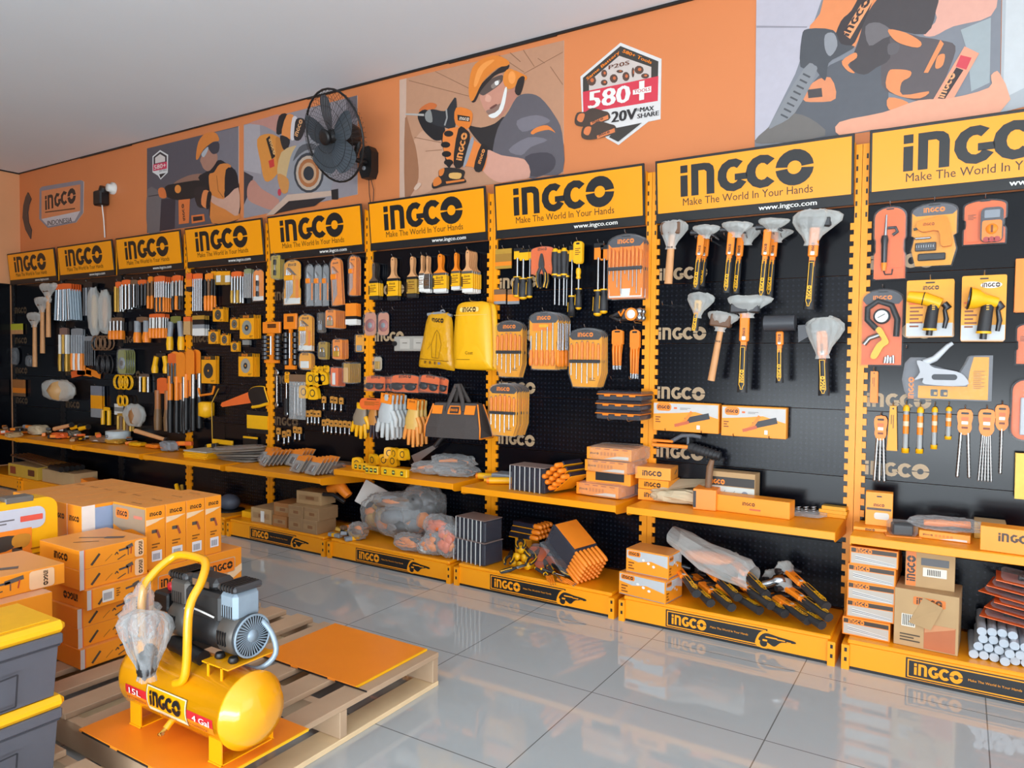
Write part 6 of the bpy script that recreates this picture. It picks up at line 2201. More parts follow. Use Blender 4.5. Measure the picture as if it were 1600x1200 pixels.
def d_kraft2(m, f, a, h):
    if f == 'f':
        m.flat(rr(.2 * a, .96 * h, .002, -.38 * a, .5 * h), -.0006, '#e07a2c')
        m.at(m.M @ T(-.38 * a, 0, .5 * h) @ RY(-90))
        logo(m, 0, 0, .7 * h, -.0009, '#2b2622', 5, 1)
        m.at(m.M @ (T(-.38 * a, 0, .5 * h) @ RY(-90)).inverted())
        m.flat(rr(.56 * a, .2 * h, .002, .1 * a, .72 * h), -.0006, '#5a5a5c')
        m.flat(rr(.48 * a, .24 * h, .002, .1 * a, .44 * h), -.0006, '#e0d8c8')
        for i in range(8):
            m.flat([((-.05 + .035 * i) * a, .36 * h), ((-.03 + .035 * i) * a, .36 * h), ((-.03 + .035 * i) * a, .52 * h), ((-.05 + .035 * i) * a, .52 * h)], -.0009, '#4a4038')


kb = cbox(.225, .20, .232, 'kraft', 'kraft', d_kraft)
kb.append(('torn_flap', MB().add([(-.06, -.102, .10), (.02, -.125, .09), (.06, -.13, .19), (-.01, -.102, .21)], [(0, 1, 2, 3)], 'kraft')))
make('shipping_carton', kb, (8.315, -.235, ZB), (0, 0, -3), 'large brown carton with a torn flap, under the smaller brown carton', 'carton')
make('shipping_carton', cbox(.175, .15, .150, 'kraft', 'kraft', d_kraft2), (8.315, -.20, ZB + .2335), (0, 0, 2), 'smaller brown carton with upright orange band, on the large torn carton', 'carton')
rg = random.Random(5)
k = 0
for row, (n, x0) in enumerate(((10, 8.475), (9, 8.49), (8, 8.505), (4, 8.5))):
    for i in range(n):
        yy = -.335 + rg.uniform(-.012, .02) + .012 * row
        make('glue_stick', lambda: [('stick', MB().cyl((0, 0, .0), (0, .26, 0), .0165, mat('glue', '#b4bcc4', .25), n=12))], (x0 + .0335 * i, yy + (0 if i < 6 else .0), ZB + .017 + .029 * row), (0, 0, rg.uniform(-1.5, 1.5)), 'white glue stick in the pile at the lower right, its round end to the front', 'glue stick', 'white glue sticks under the clear packs', key='glue')


def flatpack(w, d):
    return [('card', MB().box(-w / 2, w / 2, -d / 2, d / 2, 0, .003, 'card_red')), ('tool', MB().tube([(-w * .3, 0, .014), (0, .02, .016), (w * .36, .03, .014)], [.012, .014, .008], 'black', 8)), ('clear_shell', MB().box(-w * .46, w * .46, -d * .42, d * .42, .0035, .03, 'shell', .01))]


for k in range(6):
    make('flat_tool_pack', lambda: flatpack(.36, .16), (8.68 + .02 * (k % 3), -.20 - .012 * k, ZB + .134 + .033 * k), (0, 5 + (k % 3), (-8, -14, -4, -18, -10, -2)[k]), 'clear flat tool pack sliding on the glue stick pile, %s' % ('lowest', 'second from bottom', 'third from bottom', 'third from top', 'second from top', 'topmost')[k], 'tool pack', 'flat packs at the lower right', key='flatp')

# rack eight: two cartons, big bag, pile of hammers
def d_glass(m, f, a, h):
    if f in 'fr':
        m.flat([(-.48 * a, .62 * h), (-.2 * a, .5 * h), (.1 * a, .62 * h), (.48 * a, .45 * h), (.48 * a, .95 * h), (-.48 * a, .95 * h)], -.0006, '#bdbfc0')
        m.flat(rr(.30 * a, .22 * h, .008, -.3 * a, .82 * h), -.0009, 'orange')
        logo(m, -.3 * a, .82 * h, .24 * a, -.0012, '#2b2622', 5, .9)
        m.flat([(-.48 * a, .02 * h), (.48 * a, .02 * h), (.48 * a, .05 * h), (-.48 * a, .05 * h)], -.0008, 'grey')
        for i in range(3):
            m.flat(oval(.035 * a, .06 * h, (-.08 + .12 * i) * a, (.62 - .1 * i) * h, 8), -.0012, 'white')
        smallprint(m, -.44 * a, -.3 * a, .4 * h, -.0009, 3, '#8a4a14', .014)


make('glass_carton', cbox(.255, .17, .108, 'box', 'boxtop', d_glass), (7.135, -.30, ZB), (0, 0, -8), 'orange and silver carton, lower of two beside the hammer pile', 'carton')
make('glass_carton', cbox(.225, .15, .115, 'box', 'boxtop', d_glass), (7.145, -.285, ZB + .110), (0, 0, -5), 'orange and silver carton, upper of two beside the hammer pile', 'carton')
bg = MB()
P = [(-.20, .0, .19), (-.12, .0, .16), (-.02, .0, .12), (.1, -.02, .10), (.2, -.04, .085), (.235, -.05, .08)]
vs, fs = [], []
for i, p in enumerate(P):
    for j in range(18):
        a = 2 * pi * j / 18
        q = (.055, .062, .075, .08, .072, .060)[i] * (1 + .22 * noise.noise(Vector((cos(a) * 2, sin(a) * 2, i * 1.1))))
        vs.append((p[0], p[1] + q * 1.3 * cos(a), p[2] + q * .85 * sin(a)))
for i in range(5):
    for j in range(18):
        fs.append((i * 18 + j, i * 18 + (j + 1) % 18, (i + 1) * 18 + (j + 1) % 18, (i + 1) * 18 + j))
bg.add(vs, fs, 'bag', False)
make('plastic_sack', [('sack', bg), ('contents', MB().ell((.0, -.01, .12), (.13, .05, .03), 'card', 12, 8, .3, 2, 4))], (7.40, -.20, ZB + .085), (0, 0, -10), 'grey plastic sack with open end lying on the hammer pile', 'bag')
HP = [(1110, 950, 20, 0), (1088, 935, 25, 1), (1135, 946, 15, 0), (1152, 941, 18, 1), (1143, 957, 16, 0), (1185, 930, 22, 1), (1187, 962, 8, 0), (1204, 954, 12, 1), (1226, 967, 12, 0), (1196, 936, 20, 2), (1262, 978, 15, 0), (1272, 962, 18, 1), (1284, 985, 12, 0), (1294, 973, 14, 1), (1290, 955, 20, 2)]
for k, (u, v, rz, lv) in enumerate(HP):
    z = ZB + .022 + .036 * lv
    x, y = S_(u, v, z)
    y = max(y, -.41)
    h = (.32, .30, .33)[k % 3]
    bags = (0, -.01, .2, 1.0) if k in (5, 9, 11, 13, 14) else None
    o = make('hammer', lambda: k_hammer(.05, h, ('claw', 'ball')[k % 2], 0, bags, .042), (0, 0, 0), None, 'hammer in the base pile, black grip end out, ' + ('far left', 'left rear', 'left of middle', 'left of middle rear', 'left of middle lower', 'under the sack mouth', 'middle front', 'middle', 'middle with wide grip end', 'middle rear', 'right front', 'right rear', 'front right corner', 'right end', 'right end rear')[k], 'hammer', 'hammers lying on the base', key=('hm', h, k % 2, bags))
    # lay it down: local -z (grip end) points to the viewer's right
    d = Vector((cos(rad(-26 - rz)), sin(rad(-26 - rz)), -.12 - .06 * lv)).normalized()
    zax = -d
    xax = zax.cross(Vector((0, 0, 1))).normalized()
    yax = zax.cross(xax)
    Rm = Matrix((xax, yax, zax)).transposed().to_4x4()
    end = Vector((x, y, z))
    o.location = end - d * h
    o.rotation_euler = Rm.to_euler()
    fit(o)
make('chrome_socket', [('socket', MB().lathe([(.018, 0), (.02, .05), (.028, .06), (.028, .10), (.018, .10)], 'chrome', (0, 0, 0), 'x', 14))], S_(1192, 916, ZB + .12) + (ZB + .125,), (0, -22, 20), 'chrome tool end lying on top of the hammer pile', 'tool')

# rack seven: clear packs, pliers heap, handle pack
clearpacks(ZB, 736, 880, 7, .033, .16, .125, -8, 'upright clear pack in the lower base block', 'clear packs on the base', dy=.07)
clearpacks(ZB, 736, 880, 7, .031, .15, .120, -8, 'upright clear pack in the upper base block', 'clear packs on the base', dy=.075, lift=.128)
for k in range(3):
    make('driver_pack', lambda: handlecards(.13, .15), (6.30 + .012 * k, -.095, ZB + .13 + .033 * k), (0, 0, 84), 'orange handled driver pack behind the clear packs, %s' % ('lowest', 'middle', 'uppermost')[k], 'tool set', 'driver packs behind the clear packs', key='hcards2')
make('stock_carton', cbox(.11, .09, .128, 'card_amber'), (6.285, -.055, ZB), None, 'amber carton hidden behind the clear packs, under the handle packs', 'carton')


def bigpack(w, d, h):
    s = MB().box(-w / 2, w / 2, -d / 2, d / 2, 0, h, 'smoke', .008)
    b = MB().box(-w / 2 + .004, w / 2 - .004, -d / 2 + .03, d / 2 - .01, .01, h * .9, MATS['shell_dark'], .004)
    c = MB().box(-w * .44, w * .44, -d * .44, d * .44, h, h + .003, 'card')
    smallprint(c, -.1, .05, 0, -d * .44 - .001, 1)
    l = MB().box(-w / 2 - .012, w / 2 + .012, -d / 2 - .014, d / 2 + .01, -.006, 0, 'shell')
    return s, b, c, l


s, b, c, l = bigpack(.20, .17, .15)
hd = MB()
for i in range(6):
    for j in range(6):
        hd.tube([(.10, -.07 + .028 * i, .012 + .025 * j), (.13, -.07 + .028 * i, .012 + .025 * j), (.185, -.07 + .028 * i, .012 + .025 * j), (.20, -.07 + .028 * i, .012 + .025 * j)], [.009, .012, .012, .006], 'card', 8)
o = make('driver_display_pack', [('clear_tray', s), ('inner_card', b), ('top_card', c), ('handles', hd), ('tray_lip', l)], (6.63, -.235, ZB + .095), (4, 34, -18), 'big tilted clear tray of screwdrivers with rows of orange handles', 'tool set')
rg = random.Random(8)
for k, (x, y, z, kd, rz) in enumerate(((6.31, -.17, .16, 0, 30), (6.33, -.20, .115, 0, 55), (6.28, -.20, .075, 0, 20), (6.44, -.16, .10, 1, 10), (6.47, -.20, .06, 1, 40), (6.34, -.30, .025, 2, 10), (6.385, -.31, .025, 2, -10), (6.43, -.30, .025, 2, 5), (6.36, -.30, .068, 2, 0), (6.405, -.30, .07, 2, -15), (6.385, -.29, .11, 2, 20), (6.50, -.34, .02, 3, 75), (6.54, -.35, .035, 3, 110), (6.57, -.33, .05, 3, 60), (6.47, -.31, .03, 0, -50), (6.60, -.36, .02, 4, 40), (6.66, -.37, .02, 4, 80), (6.53, -.26, .05, 0, 80))):
    z += ZB
    lbl = {0: 'black and yellow gripped pliers', 1: 'orange carded pliers in clear shell', 2: 'stubby screwdriver with yellow ball handle', 3: 'slim screwdriver with steel shaft', 4: 'small orange flagged tester'}[kd]
    place = ['top left of the pliers heap', 'left of the pliers heap', 'lower left of the pliers heap', 'top middle of the heap', 'middle of the heap', 'left of the yellow cluster', 'in the yellow cluster', 'right of the yellow cluster', 'front left of the yellow cluster', 'front of the yellow cluster', 'front right of the yellow cluster', 'crossing below the clear tray, left', 'crossing below the clear tray, middle', 'crossing below the clear tray, right', 'front of the heap', 'front right of the heap, left one', 'front right of the heap, right one', 'under the corner of the clear tray'][k]
    fn = {0: lambda: k_plier(.085, .19), 1: lambda: k_plier(.11, .22, card='card_red'), 2: lambda: [('handle', MB().lathe([(0, -.075), (.02, -.07), (.024, -.04), (.018, -.016), (.022, 0), (0, .003)], 'yellow', n=10)), ('shaft', MB().cyl((0, 0, -.07), (0, 0, -.13), .005, 'chrome', n=6))], 3: lambda: k_driver_down(.018, .16), 4: lambda: k_tester(.04, .11)}[kd]
    make({0: 'pliers', 1: 'pliers_pack', 2: 'stubby_screwdriver', 3: 'screwdriver', 4: 'voltage_tester'}[kd], fn, (x, y, z), (-76 if kd != 2 else 86, rg.uniform(-12, 12), rz), lbl + ', ' + place, {0: 'pliers', 1: 'pliers', 2: 'screwdriver', 3: 'screwdriver', 4: 'tester'}[kd], 'loose tools heaped on the base', key=('heap', kd))

# rack six: bagged gloves and loose goods
for k, (u, v, sx, sy, sz, col, inn, lb) in enumerate((
        (560, 838, .06, .05, .05, 'bag_thin', 'brown', 'small clear bag of brown parts at the left end of the heap'),
        (600, 812, .11, .09, .11, 'bag_thin', 'gold', 'clear bag with a cream pack leaning on the white board'),
        (640, 830, .17, .12, .13, 'bag', 'grey', 'large grey clear bag in the middle of the heap'),
        (668, 815, .13, .10, .15, 'bag', 'darksteel', 'tall smoky bag of grey gloves at the back of the heap'),
        (620, 862, .10, .06, .045, 'bag_thin', 'card', 'flat clear bag of orange gloves at the front of the heap'),
        (648, 866, .05, .045, .035, 'bag_thin', 'white', 'little clear bag of white goods at the front edge'),
        (668, 862, .05, .05, .05, 'bag_thin', 'orange', 'small clear bag of orange pieces beside the white bag'),
        (683, 862, .065, .06, .07, 'bag_thin', 'orange', 'bright orange glove bag next to the clear pack block, lower'),
        (695, 868, .06, .055, .085, 'bag_thin', 'card_red', 'reddish glove bag against the clear packs, lower right'),
        (688, 832, .10, .07, .06, 'bag_thin', 'card_red', 'reddish glove bag on top of the lower bags, right'),
        (620, 790, .14, .08, .05, 'bag', 'brown', 'dark brown glove bag on top at the back'),
        (660, 783, .13, .08, .05, 'smoke', 'card', 'orange cuffed glove bundle at the top right of the heap'))):
    lift = (0, .03, .02, .05, 0, 0, 0, 0, 0, .11, .20, .22)[k]
    x, y = S_(u, v, ZB + lift + .02)
    y = min(max(y, -.33), -.09)
    b = MB().ell((0, 0, sz), (sx, sy, sz), 'bag_thin', 34, 20, .22, 2.0, 1.7 * k, True, True, .8)
    t = MB()
    rq = random.Random(k)
    for i in range(14):
        c_ = inn if i % 3 else ('card', 'darksteel', 'orange', 'grey', 'brown')[(i + k) % 5]
        t.ell((rq.uniform(-.5, .5) * sx, rq.uniform(-.7, .2) * sy, sz * rq.uniform(.5, 1.5)), (sx * .42, sy * .26, sz * .3), c_, 9, 6, .4, 3.0, i + k, True, True)
    make('glove_bag', [('bag', b), ('contents', t)], (x, y, ZB + .001 + lift), (0, 0, (0, 25, 0, 10, -6, 0, 5, 10, 0, -12, 15, -8)[k]), lb, 'bag', 'bagged gloves heaped on the base')
make('white_board', [('board', MB().box(-.10, .10, -.01, .01, 0, .16, 'white', .002))], (5.10, -.13, ZB + .16), (-18, 22, 12), 'blank white board leaning behind the bags at the left of the heap', 'board')
make('amber_hood', [('hood', MB().tube([(-.07, 0, 0), (0, 0, .05), (.08, 0, .0)], [.04, .055, .035], 'orange', 10, flatten=(1, .8, .8))), ('trim', MB().tube([(-.08, -.05, -.02), (0, -.06, .0), (.09, -.05, -.03)], .014, 'black', 7))], (4.93, -.22, ZB + .255), (0, 10, 10), 'orange and black folded bag on top of the brown cartons', 'bag')
for k in range(9):
    rgx = 5.03 + .025 * k
    make('loose_tool', lambda: [('body', MB().box(-.05, .05, -.02, .02, -.012, .012, ('grey', 'gold', 'brown')[k % 3], .004)), ('band', MB().box(-.02, .01, -.0205, .0205, -.0125, .0125, ('yellow', 'black', 'orange')[k % 3], .004))], (rgx, -.345 + .03 * (k % 3) + .012 * (k % 2), ZB + .014 + .024 * (k % 3)), (0, 20 * (k % 2), 40 * k), ('grey and yellow', 'gold and black', 'brown and orange')[k % 3] + ' loose piece at the heap corner, ' + ('first', 'second', 'third', 'fourth', 'fifth', 'sixth', 'seventh', 'eighth', 'ninth')[k] + ' from the left', 'tool', 'loose tool pieces')

# rack five: brown cartons
def d_brown(m, f, a, h):
    if f == 'f':
        m.flat([(-.4 * a, .3 * h), (.4 * a, .3 * h), (.4 * a, .7 * h), (-.4 * a, .7 * h)], -.0006, '#a5825a')
        m.flat(rr(.34 * a, .24 * h, .002, .05 * a, .5 * h), -.0009, '#8a5c38')


for k, (x, y, w, d, h, z, rz, top, lb) in enumerate((
        (4.32, -.25, .21, .2, .10, 0, 0, 'kraft', 'brown carton with white tag at the left of the base'), (4.52, -.27, .14, .18, .075, 0, 0, '#a8703e', 'low rusty carton, bottom of the middle pair'), (4.52, -.26, .15, .17, .085, .0755, 3, '#a8703e', 'rusty carton, top of the middle pair'),
        (4.69, -.29, .13, .17, .085, 0, 0, 'kraft', 'grey-brown carton, lower left of the right stack'), (4.825, -.29, .135, .17, .085, 0, 0, 'kraft', 'grey-brown carton, lower right of the right stack'), (4.69, -.29, .135, .17, .08, .086, 0, 'kraft', 'grey-brown carton, middle left of the right stack'),
        (4.83, -.28, .14, .17, .08, .086, 0, 'kraft', 'grey-brown carton, middle right of the right stack'), (4.72, -.22, .22, .14, .085, .167, 4, '#b08d60', 'long yellowish carton on top of the right stack'))):
    P = cbox(w, d, h, 'kraft' if k in (0, 7) else '#9c7a56' if k > 2 else '#a8703e', top, d_brown)
    if k == 0:
        P.append(('paper_tag', MB().box(.0, .035, -d / 2 - .004, -d / 2 - .001, .01, .085, 'white')))
    make('brown_carton', P, (x, y, ZB + z), (0, 0, rz), lb, 'carton', 'brown cartons on the base')
# ================================================================ pallet, compressor and carton stacks in the foreground
mat('pine', '#b3977a', .7, var=.22, scale=5, bump=.2)
mat('pine_end', '#e3c79c', .7, var=.15, scale=9)
mat('tank', '#f8a80c', .22, var=.03, coat=.5)
mat('gunmetal', '#59544f', .4, .3)
mat('silvergrey', '#8fa0ad', .4, .2)
mat('toolbox_grey', '#53545c', .5, var=.06)
mat('slab', '#f48a20', .3, var=.05, scale=6)


def pallet(x0, x1, y0, y1, zt, label, n=8):
    r = tag(empty('wood_pallet', ((x0 + x1) / 2, (y0 + y1) / 2, 0)), label, 'pallet', 'wooden pallets')
    ox, oy = (x0 + x1) / 2, (y0 + y1) / 2
    w, d = x1 - x0, y1 - y0
    rg = random.Random(int(x0 * 100))
    for i in range(n):
        xa = x1 - .10 - i * (w - .10) / (n - 1)
        e = rg.uniform(-.02, .02) if 0 < i else 0
        put(MB().box(xa - ox, xa + .10 - ox, y0 - oy + e, y1 - oy + e * .5, zt - .020, zt, 'pine', .002), 'top_board', r)
    for y in (y0, oy - .01, y1 - .035):
        put(MB().box(x0 - ox + .01, x1 - ox - .002, y - oy + .001, y + .034 - oy, .019, zt - .0205, 'pine', .002), 'stringer', r)
    for i in range(4):
        xa = x1 - .10 - i * (w - .10) / 3
        put(MB().box(xa - ox, xa + .10 - ox, y0 - oy, y1 - oy, 0, .0185, 'pine_end', .002), 'bottom_board', r)
    return r


pallet(5.40, 6.71, -2.47, -1.44, .13, 'wooden pallet carrying the orange boards and the air compressor')
pallet(5.15, 6.40, -3.62, -2.56, .115, 'wooden pallet beneath the stacked tool boxes', 7)


def slab_(x0, x1, y0, y1, lb):
    m = MB().box(x0 - (x0 + x1) / 2, (x1 - x0) / 2, -(y1 - y0) / 2, (y1 - y0) / 2, 0, .008, 'slab', .001)
    e = MB().box((x1 - x0) / 2, (x1 - x0) / 2 + .004, -(y1 - y0) / 2, (y1 - y0) / 2, 0, .0085, 'yellow')
    b = MB()
    for i in range(3):
        b.box(-(x1 - x0) / 2 + .02 + i * .19, -(x1 - x0) / 2 + .17 + i * .19, -(y1 - y0) / 2 - .002, -(y1 - y0) / 2, .001, .006, 'black')
    make('orange_board', [('panel', m), ('edge_strip', e), ('edge_notches', b)], ((x0 + x1) / 2, (y0 + y1) / 2, .131), None, lb, 'board', 'orange boards on the pallet')


slab_(6.165, 6.66, -1.845, -1.455, 'bare orange board lying on the pallet beside the compressor')
slab_(6.165, 6.74, -2.51, -2.13, 'orange board under the yellow air compressor')

# ---- air compressor
ZD = .139
c = tag(empty('air_compressor', (6.42, -2.32, ZD)), 'yellow 15 litre air compressor with grey motor on an orange board', 'compressor')
CO = T(-6.42, 2.32, -ZD)


def cp(name, mb, parent=None, label=None):
    return put(mb, name, parent or c, label)


AX, AY, AZ, R = 6.475, -2.32, .268, .105
t = MB(CO)
prof = [(0, -.305), (.05, -.298), (.085, -.28), (R - .004, -.25), (R, -.235), (R, .235), (R + .003, .236), (R + .003, .245), (R - .004, .25), (.085, .28), (.05, .298), (0, .305)]
t.lathe(prof, 'tank', (AX, AY, AZ), 'x', 40)
tank = cp('tank', t)
lab = MB(CO)


def on_tank(pts_a, col, r, seg=1):
    """polygon given as (x, angle degrees from the tank's front, upward positive)"""
    lab.add([(x, AY - r * cos(rad(a)), AZ + r * sin(rad(a))) for x, a in pts_a], [list(range(len(pts_a)))], col)


def tank_strip(x0, x1, a0, a1, col, r, n=6):
    for i in range(n):
        q0, q1 = a0 + (a1 - a0) * i / n, a0 + (a1 - a0) * (i + 1) / n
        on_tank([(x0, q0), (x1, q0), (x1, q1), (x0, q1)], col, r)


tank_strip(6.27, 6.39, -11, 3, 'red', R + .0006)
tank_strip(6.27, 6.39, -23, -11, 'orange', R + .0006)
tank_strip(6.55, 6.69, -11, 3, 'red', R + .0006)
tank_strip(6.55, 6.69, -23, -11, 'orange', R + .0006)
tank_strip(6.378, 6.574, -27, 17, '#6a4a20', R + .001, 8)
tank_strip(6.381, 6.571, -26, 16, '#f2d6b0', R + .0013, 8)
tank_strip(6.386, 6.566, -19, 14, 'tank', R + .0016, 8)


def wrap_text(fn, x0, z0):
    tmp = MB()
    fn(tmp)
    for mi, m in enumerate(tmp.ms):
        fs = [f for f, k in zip(tmp.f, tmp.mi) if k == mi]
        lab.add([(x0 + p[0], AY - (R + .0052 - p[1]) * cos((p[2] + z0) / R), AZ + (R + .0052 - p[1]) * sin((p[2] + z0) / R)) for p in tmp.v], fs, m)


wrap_text(lambda m: logo(m, 0, 0, .15, 0, 'black', 10, .95), 6.476, -.003)
wrap_text(lambda m: text(m, '15L', 0, 0, .06, 0, 'white', .017, .0008), 6.295, -.015)
wrap_text(lambda m: text(m, '4 Gal', 0, 0, .075, 0, 'white', .016, .0008), 6.605, -.015)
wrap_text(lambda m: text(m, 'www.ingco.com', 0, 0, .09, 0, 'black', .007), 6.435, -.043)
for x in (6.28, 6.57):
    wrap_text(lambda m: text(m, 'AIR COMPRESSOR', 0, 0, .10, 0, 'black', .008), x, -.033)
lab_o = cp('label', lab, tank)
for x in (6.265, 6.65):
    f = MB(CO)
    f.box(x, x + .055, AY - .088, AY - .084, ZD + .002, AZ - .045, 'tank').box(x, x + .055, AY + .084, AY + .088, ZD + .002, AZ - .045, 'tank').box(x, x + .055, AY - .092, AY + .092, ZD + .0005, ZD + .005, 'tank', .001)
    cp('foot', f, tank)
v = MB(CO).cyl((6.46, AY - .075, AZ - .07), (6.46, AY - .096, AZ - .086), .010, 'tank').cyl((6.46, AY - .096, AZ - .086), (6.46, AY - .115, AZ - .098), .006, 'gold').cyl((6.45, AY - .11, AZ - .10), (6.472, AY - .112, AZ - .09), .005, 'chrome')
cp('drain_valve', v)
h = spline([(6.50, -2.41, .325), (6.535, -2.408, .345), (6.542, -2.402, .40), (6.54, -2.392, .545), (6.535, -2.35, .61), (6.50, -2.31, .648), (6.45, -2.295, .655), (6.36, -2.295, .652), (6.325, -2.31, .638), (6.312, -2.36, .60), (6.308, -2.392, .545), (6.308, -2.395, .40), (6.308, -2.385, .34)], 5, False)
cp('handle', MB(CO).tube(h, .0125, 'tank', 12))
# motor block
my, mz = -2.285, .462
m = MB(CO)
m.lathe([(.055, 6.44), (.062, 6.45), (.062, 6.58), (.055, 6.59)], 'black', (0, my, mz), 'x', 20)
m.box(6.43, 6.60, my - .05, my + .05, mz + .03, mz + .115, '#2b2a2a', .01)
motor = cp('motor', m)
for x0, x1 in ((6.345, 6.44), (6.585, 6.665)):
    k = MB(CO)
    k.lathe([(.056, x0 + .005), (.064, x0 + .015), (.064, x1 - .008), (.058, x1)], 'gunmetal', (0, my, mz), 'x', 20)
    for i in range(4):
        k.box(x0 + .02 + .011 * i, x0 + .025 + .011 * i, my - .066, my - .05, mz - .02, mz + .02, 'black')
    hd = cp('crankcase', k, motor)
    k = MB(CO)
    col = 'gunmetal' if x0 < 6.5 else 'silvergrey'
    k.box(x0 + .004, x1 - .002, my - .046, my + .046, mz + .045, mz + .130, col, .012)
    k.box(x0 + .0, x1 + .002, my - .05, my + .05, mz + .130, mz + .150, '#3a3a3c', .006)
    for i in range(5):
        k.box(x0 + .016 + .013 * i, x0 + .022 + .013 * i, my - .0515, my + .04, mz + .132, mz + .152, 'black')
        k.box(x0 + .02 + .010 * i, x0 + .024 + .010 * i, my - .0468, my - .04, mz + .055, mz + .09, 'black')
    cp('cylinder_head', k, motor)
k = MB(CO)
k.lathe([(.060, 6.665), (.063, 6.672), (.060, 6.679), (.02, 6.679)], '#33373b', (0, my, mz), 'x', 28)
k.lathe([(.018, 6.678), (.018, 6.684), (0, 6.686)], 'silvergrey', (0, my, mz), 'x', 14)
for i in range(36):
    a = 2 * pi * i / 36
    k.add([(6.6815, my + q * cos(a + w), mz + q * sin(a + w)) for q, w in ((.017, 0), (.038, .22), (.058, .30), (.058, .36), (.038, .30), (.017, .12))], [(0, 1, 4, 5), (1, 2, 3, 4)], 'silvergrey')
k.tube([(6.681, my + .060 * cos(2 * pi * i / 30), mz + .060 * sin(2 * pi * i / 30)) for i in range(30)], .0035, 'silvergrey', 6, loop=True)
cp('fan_cover', k, motor)
k = MB(CO)
k.box(6.40, 6.56, my - .035, my + .035, mz + .115, mz + .15, '#2e2d2e', .012).flat([(6.45, mz + .12), (6.53, mz + .12), (6.53, mz + .14), (6.45, mz + .14)], my - .0355, 'brown')
cp('capacitor_cover', k, motor)
k = MB(CO)
k.box(6.27, 6.345, my - .05, my + .04, .475, .535, 'black', .006)
sw = cp('pressure_switch', k)
cp('stop_button', MB(CO).lathe([(.012, .535), (.016, .545), (.014, .556), (0, .558)], 'red', (6.31, my - .01, 0), 'z', 14), sw)
cp('wiring', MB(CO).tube([(6.44, my - .055, mz + .05), (6.48, my - .068, mz + .068), (6.54, my - .066, mz + .062), (6.58, my - .055, mz + .05)], .003, 'white', 6))
k = MB(CO)
k.cyl((6.38, my - .055, .395), (6.54, my - .062, .385), .022, 'black', n=14)
cp('air_filter', k)
cp('hose', MB(CO).tube(spline([(6.655, my + .03, mz + .05), (6.70, my + .05, mz + .0), (6.72, my + .05, mz - .06), (6.69, my + .02, mz - .10), (6.64, my, mz - .10)], 4, False), .008, 'silvergrey', 8))
for x in (6.60, 6.66):
    k = MB(CO)
    k.box(x - .004, x + .004, my - .09, my - .087, AZ + .05, .395, 'tank').box(x - .028, x + .030, my - .09, my + .07, .392, .396, 'tank')
    k.lathe([(.012, .396), (.016, .402), (.012, .412)], 'black', (x, my - .05, 0), 'z', 10)
    cp('saddle', k)
k = MB(CO).box(6.36, 6.42, my - .06, my + .06, AZ + .085, .40, 'black', .006)
cp('mount', k)
# accessory bag hanging between the handle legs
b = MB()
b.drape((.0, 0, .10), .20, .19, .11, 'bag_thin', 4.4, .5, 56, 1.7)
b.at(T(-.04, .0, .05) @ RY(-70))
b.drape((0, 0, .10), .14, .13, .09, 'bag_thin', 1.4, .3, 44, 1.8)
b.at(None)
make('accessory_bag', [('bag', b), ('parts_inside', MB().ell((.01, 0, -.045), (.042, .03, .04), 'darksteel', 10, 8, .3, 3, 2).ell((.0, .01, -.02), (.025, .02, .03), 'black', 10, 8, .3, 3, 5))], (6.42, -2.45, .425), (0, -10, -25), 'clear crumpled plastic bag of fittings on the compressor tank', 'bag')


# ---- cartons
def tool_glyphs(m, a, h, s=1, code=False):
    """printed drawings along a hammer carton's long side"""
    m.flat([(-.5 * a, 0), (-.44 * a, 0), (-.44 * a, h), (-.5 * a, h)], -.0006, '#c9c4c2')
    m.flat([(-.44 * a, 0), (-.425 * a, 0), (-.425 * a, h), (-.44 * a, h)], -.0006, 'card_red')
    m.line([(-.34 * a, .16 * h), (-.22 * a, .66 * h)], h * .12, -.0009, '#4a4238')
    if code:
        m.flat(rr(.17 * a, .62 * h, .003, -.2 * a, .5 * h), -.0012, 'white')
        for i in range(7):
            m.flat([((-.265 + .018 * i) * a, .3 * h), ((-.256 + .018 * i) * a, .3 * h), ((-.256 + .018 * i) * a, .66 * h), ((-.265 + .018 * i) * a, .66 * h)], -.0015, '#5a6478')
        smallprint(m, -.08 * a, -.02 * a, .7 * h, -.001, 4, '#7a4a18', h * .12)
    else:
        m.line([(-.14 * a, .2 * h), (-.04 * a, .5 * h)], .002, -.0009, '#8a5a24')
        m.line([(.0 * a, .42 * h), (.03 * a, .55 * h), (.05 * a, .42 * h)], .004, -.0009, '#4a4238')
    m.line([(.06 * a, .6 * h), (.2 * a, .66 * h)], h * .1, -.0009, '#4a4a50')
    m.line([(.17 * a, .66 * h), (.27 * a, .78 * h)], h * .2, -.0009, '#5a5450')
    m.line([(.2 * a, .6 * h), (.2 * a, .26 * h)], .004, -.0011, '#8a5a44')
    m.line([(.25 * a, .7 * h), (.24 * a, .3 * h)], .004, -.0011, '#b8402c')
    m.line([(.04 * a, .14 * h), (.16 * a, .32 * h)], .004, -.0009, '#5a4a38')
    m.flat(rr(.14 * a, .9 * h, .01, .37 * a, .5 * h), -.0009, '#f3c79a')
    M0 = m.M
    m.at(M0 @ T(.39 * a, 0, .5 * h) @ RY(90))
    logo(m, 0, 0, .72 * h, -.0013, '#3a2614', 5, 1)
    m.at(M0)


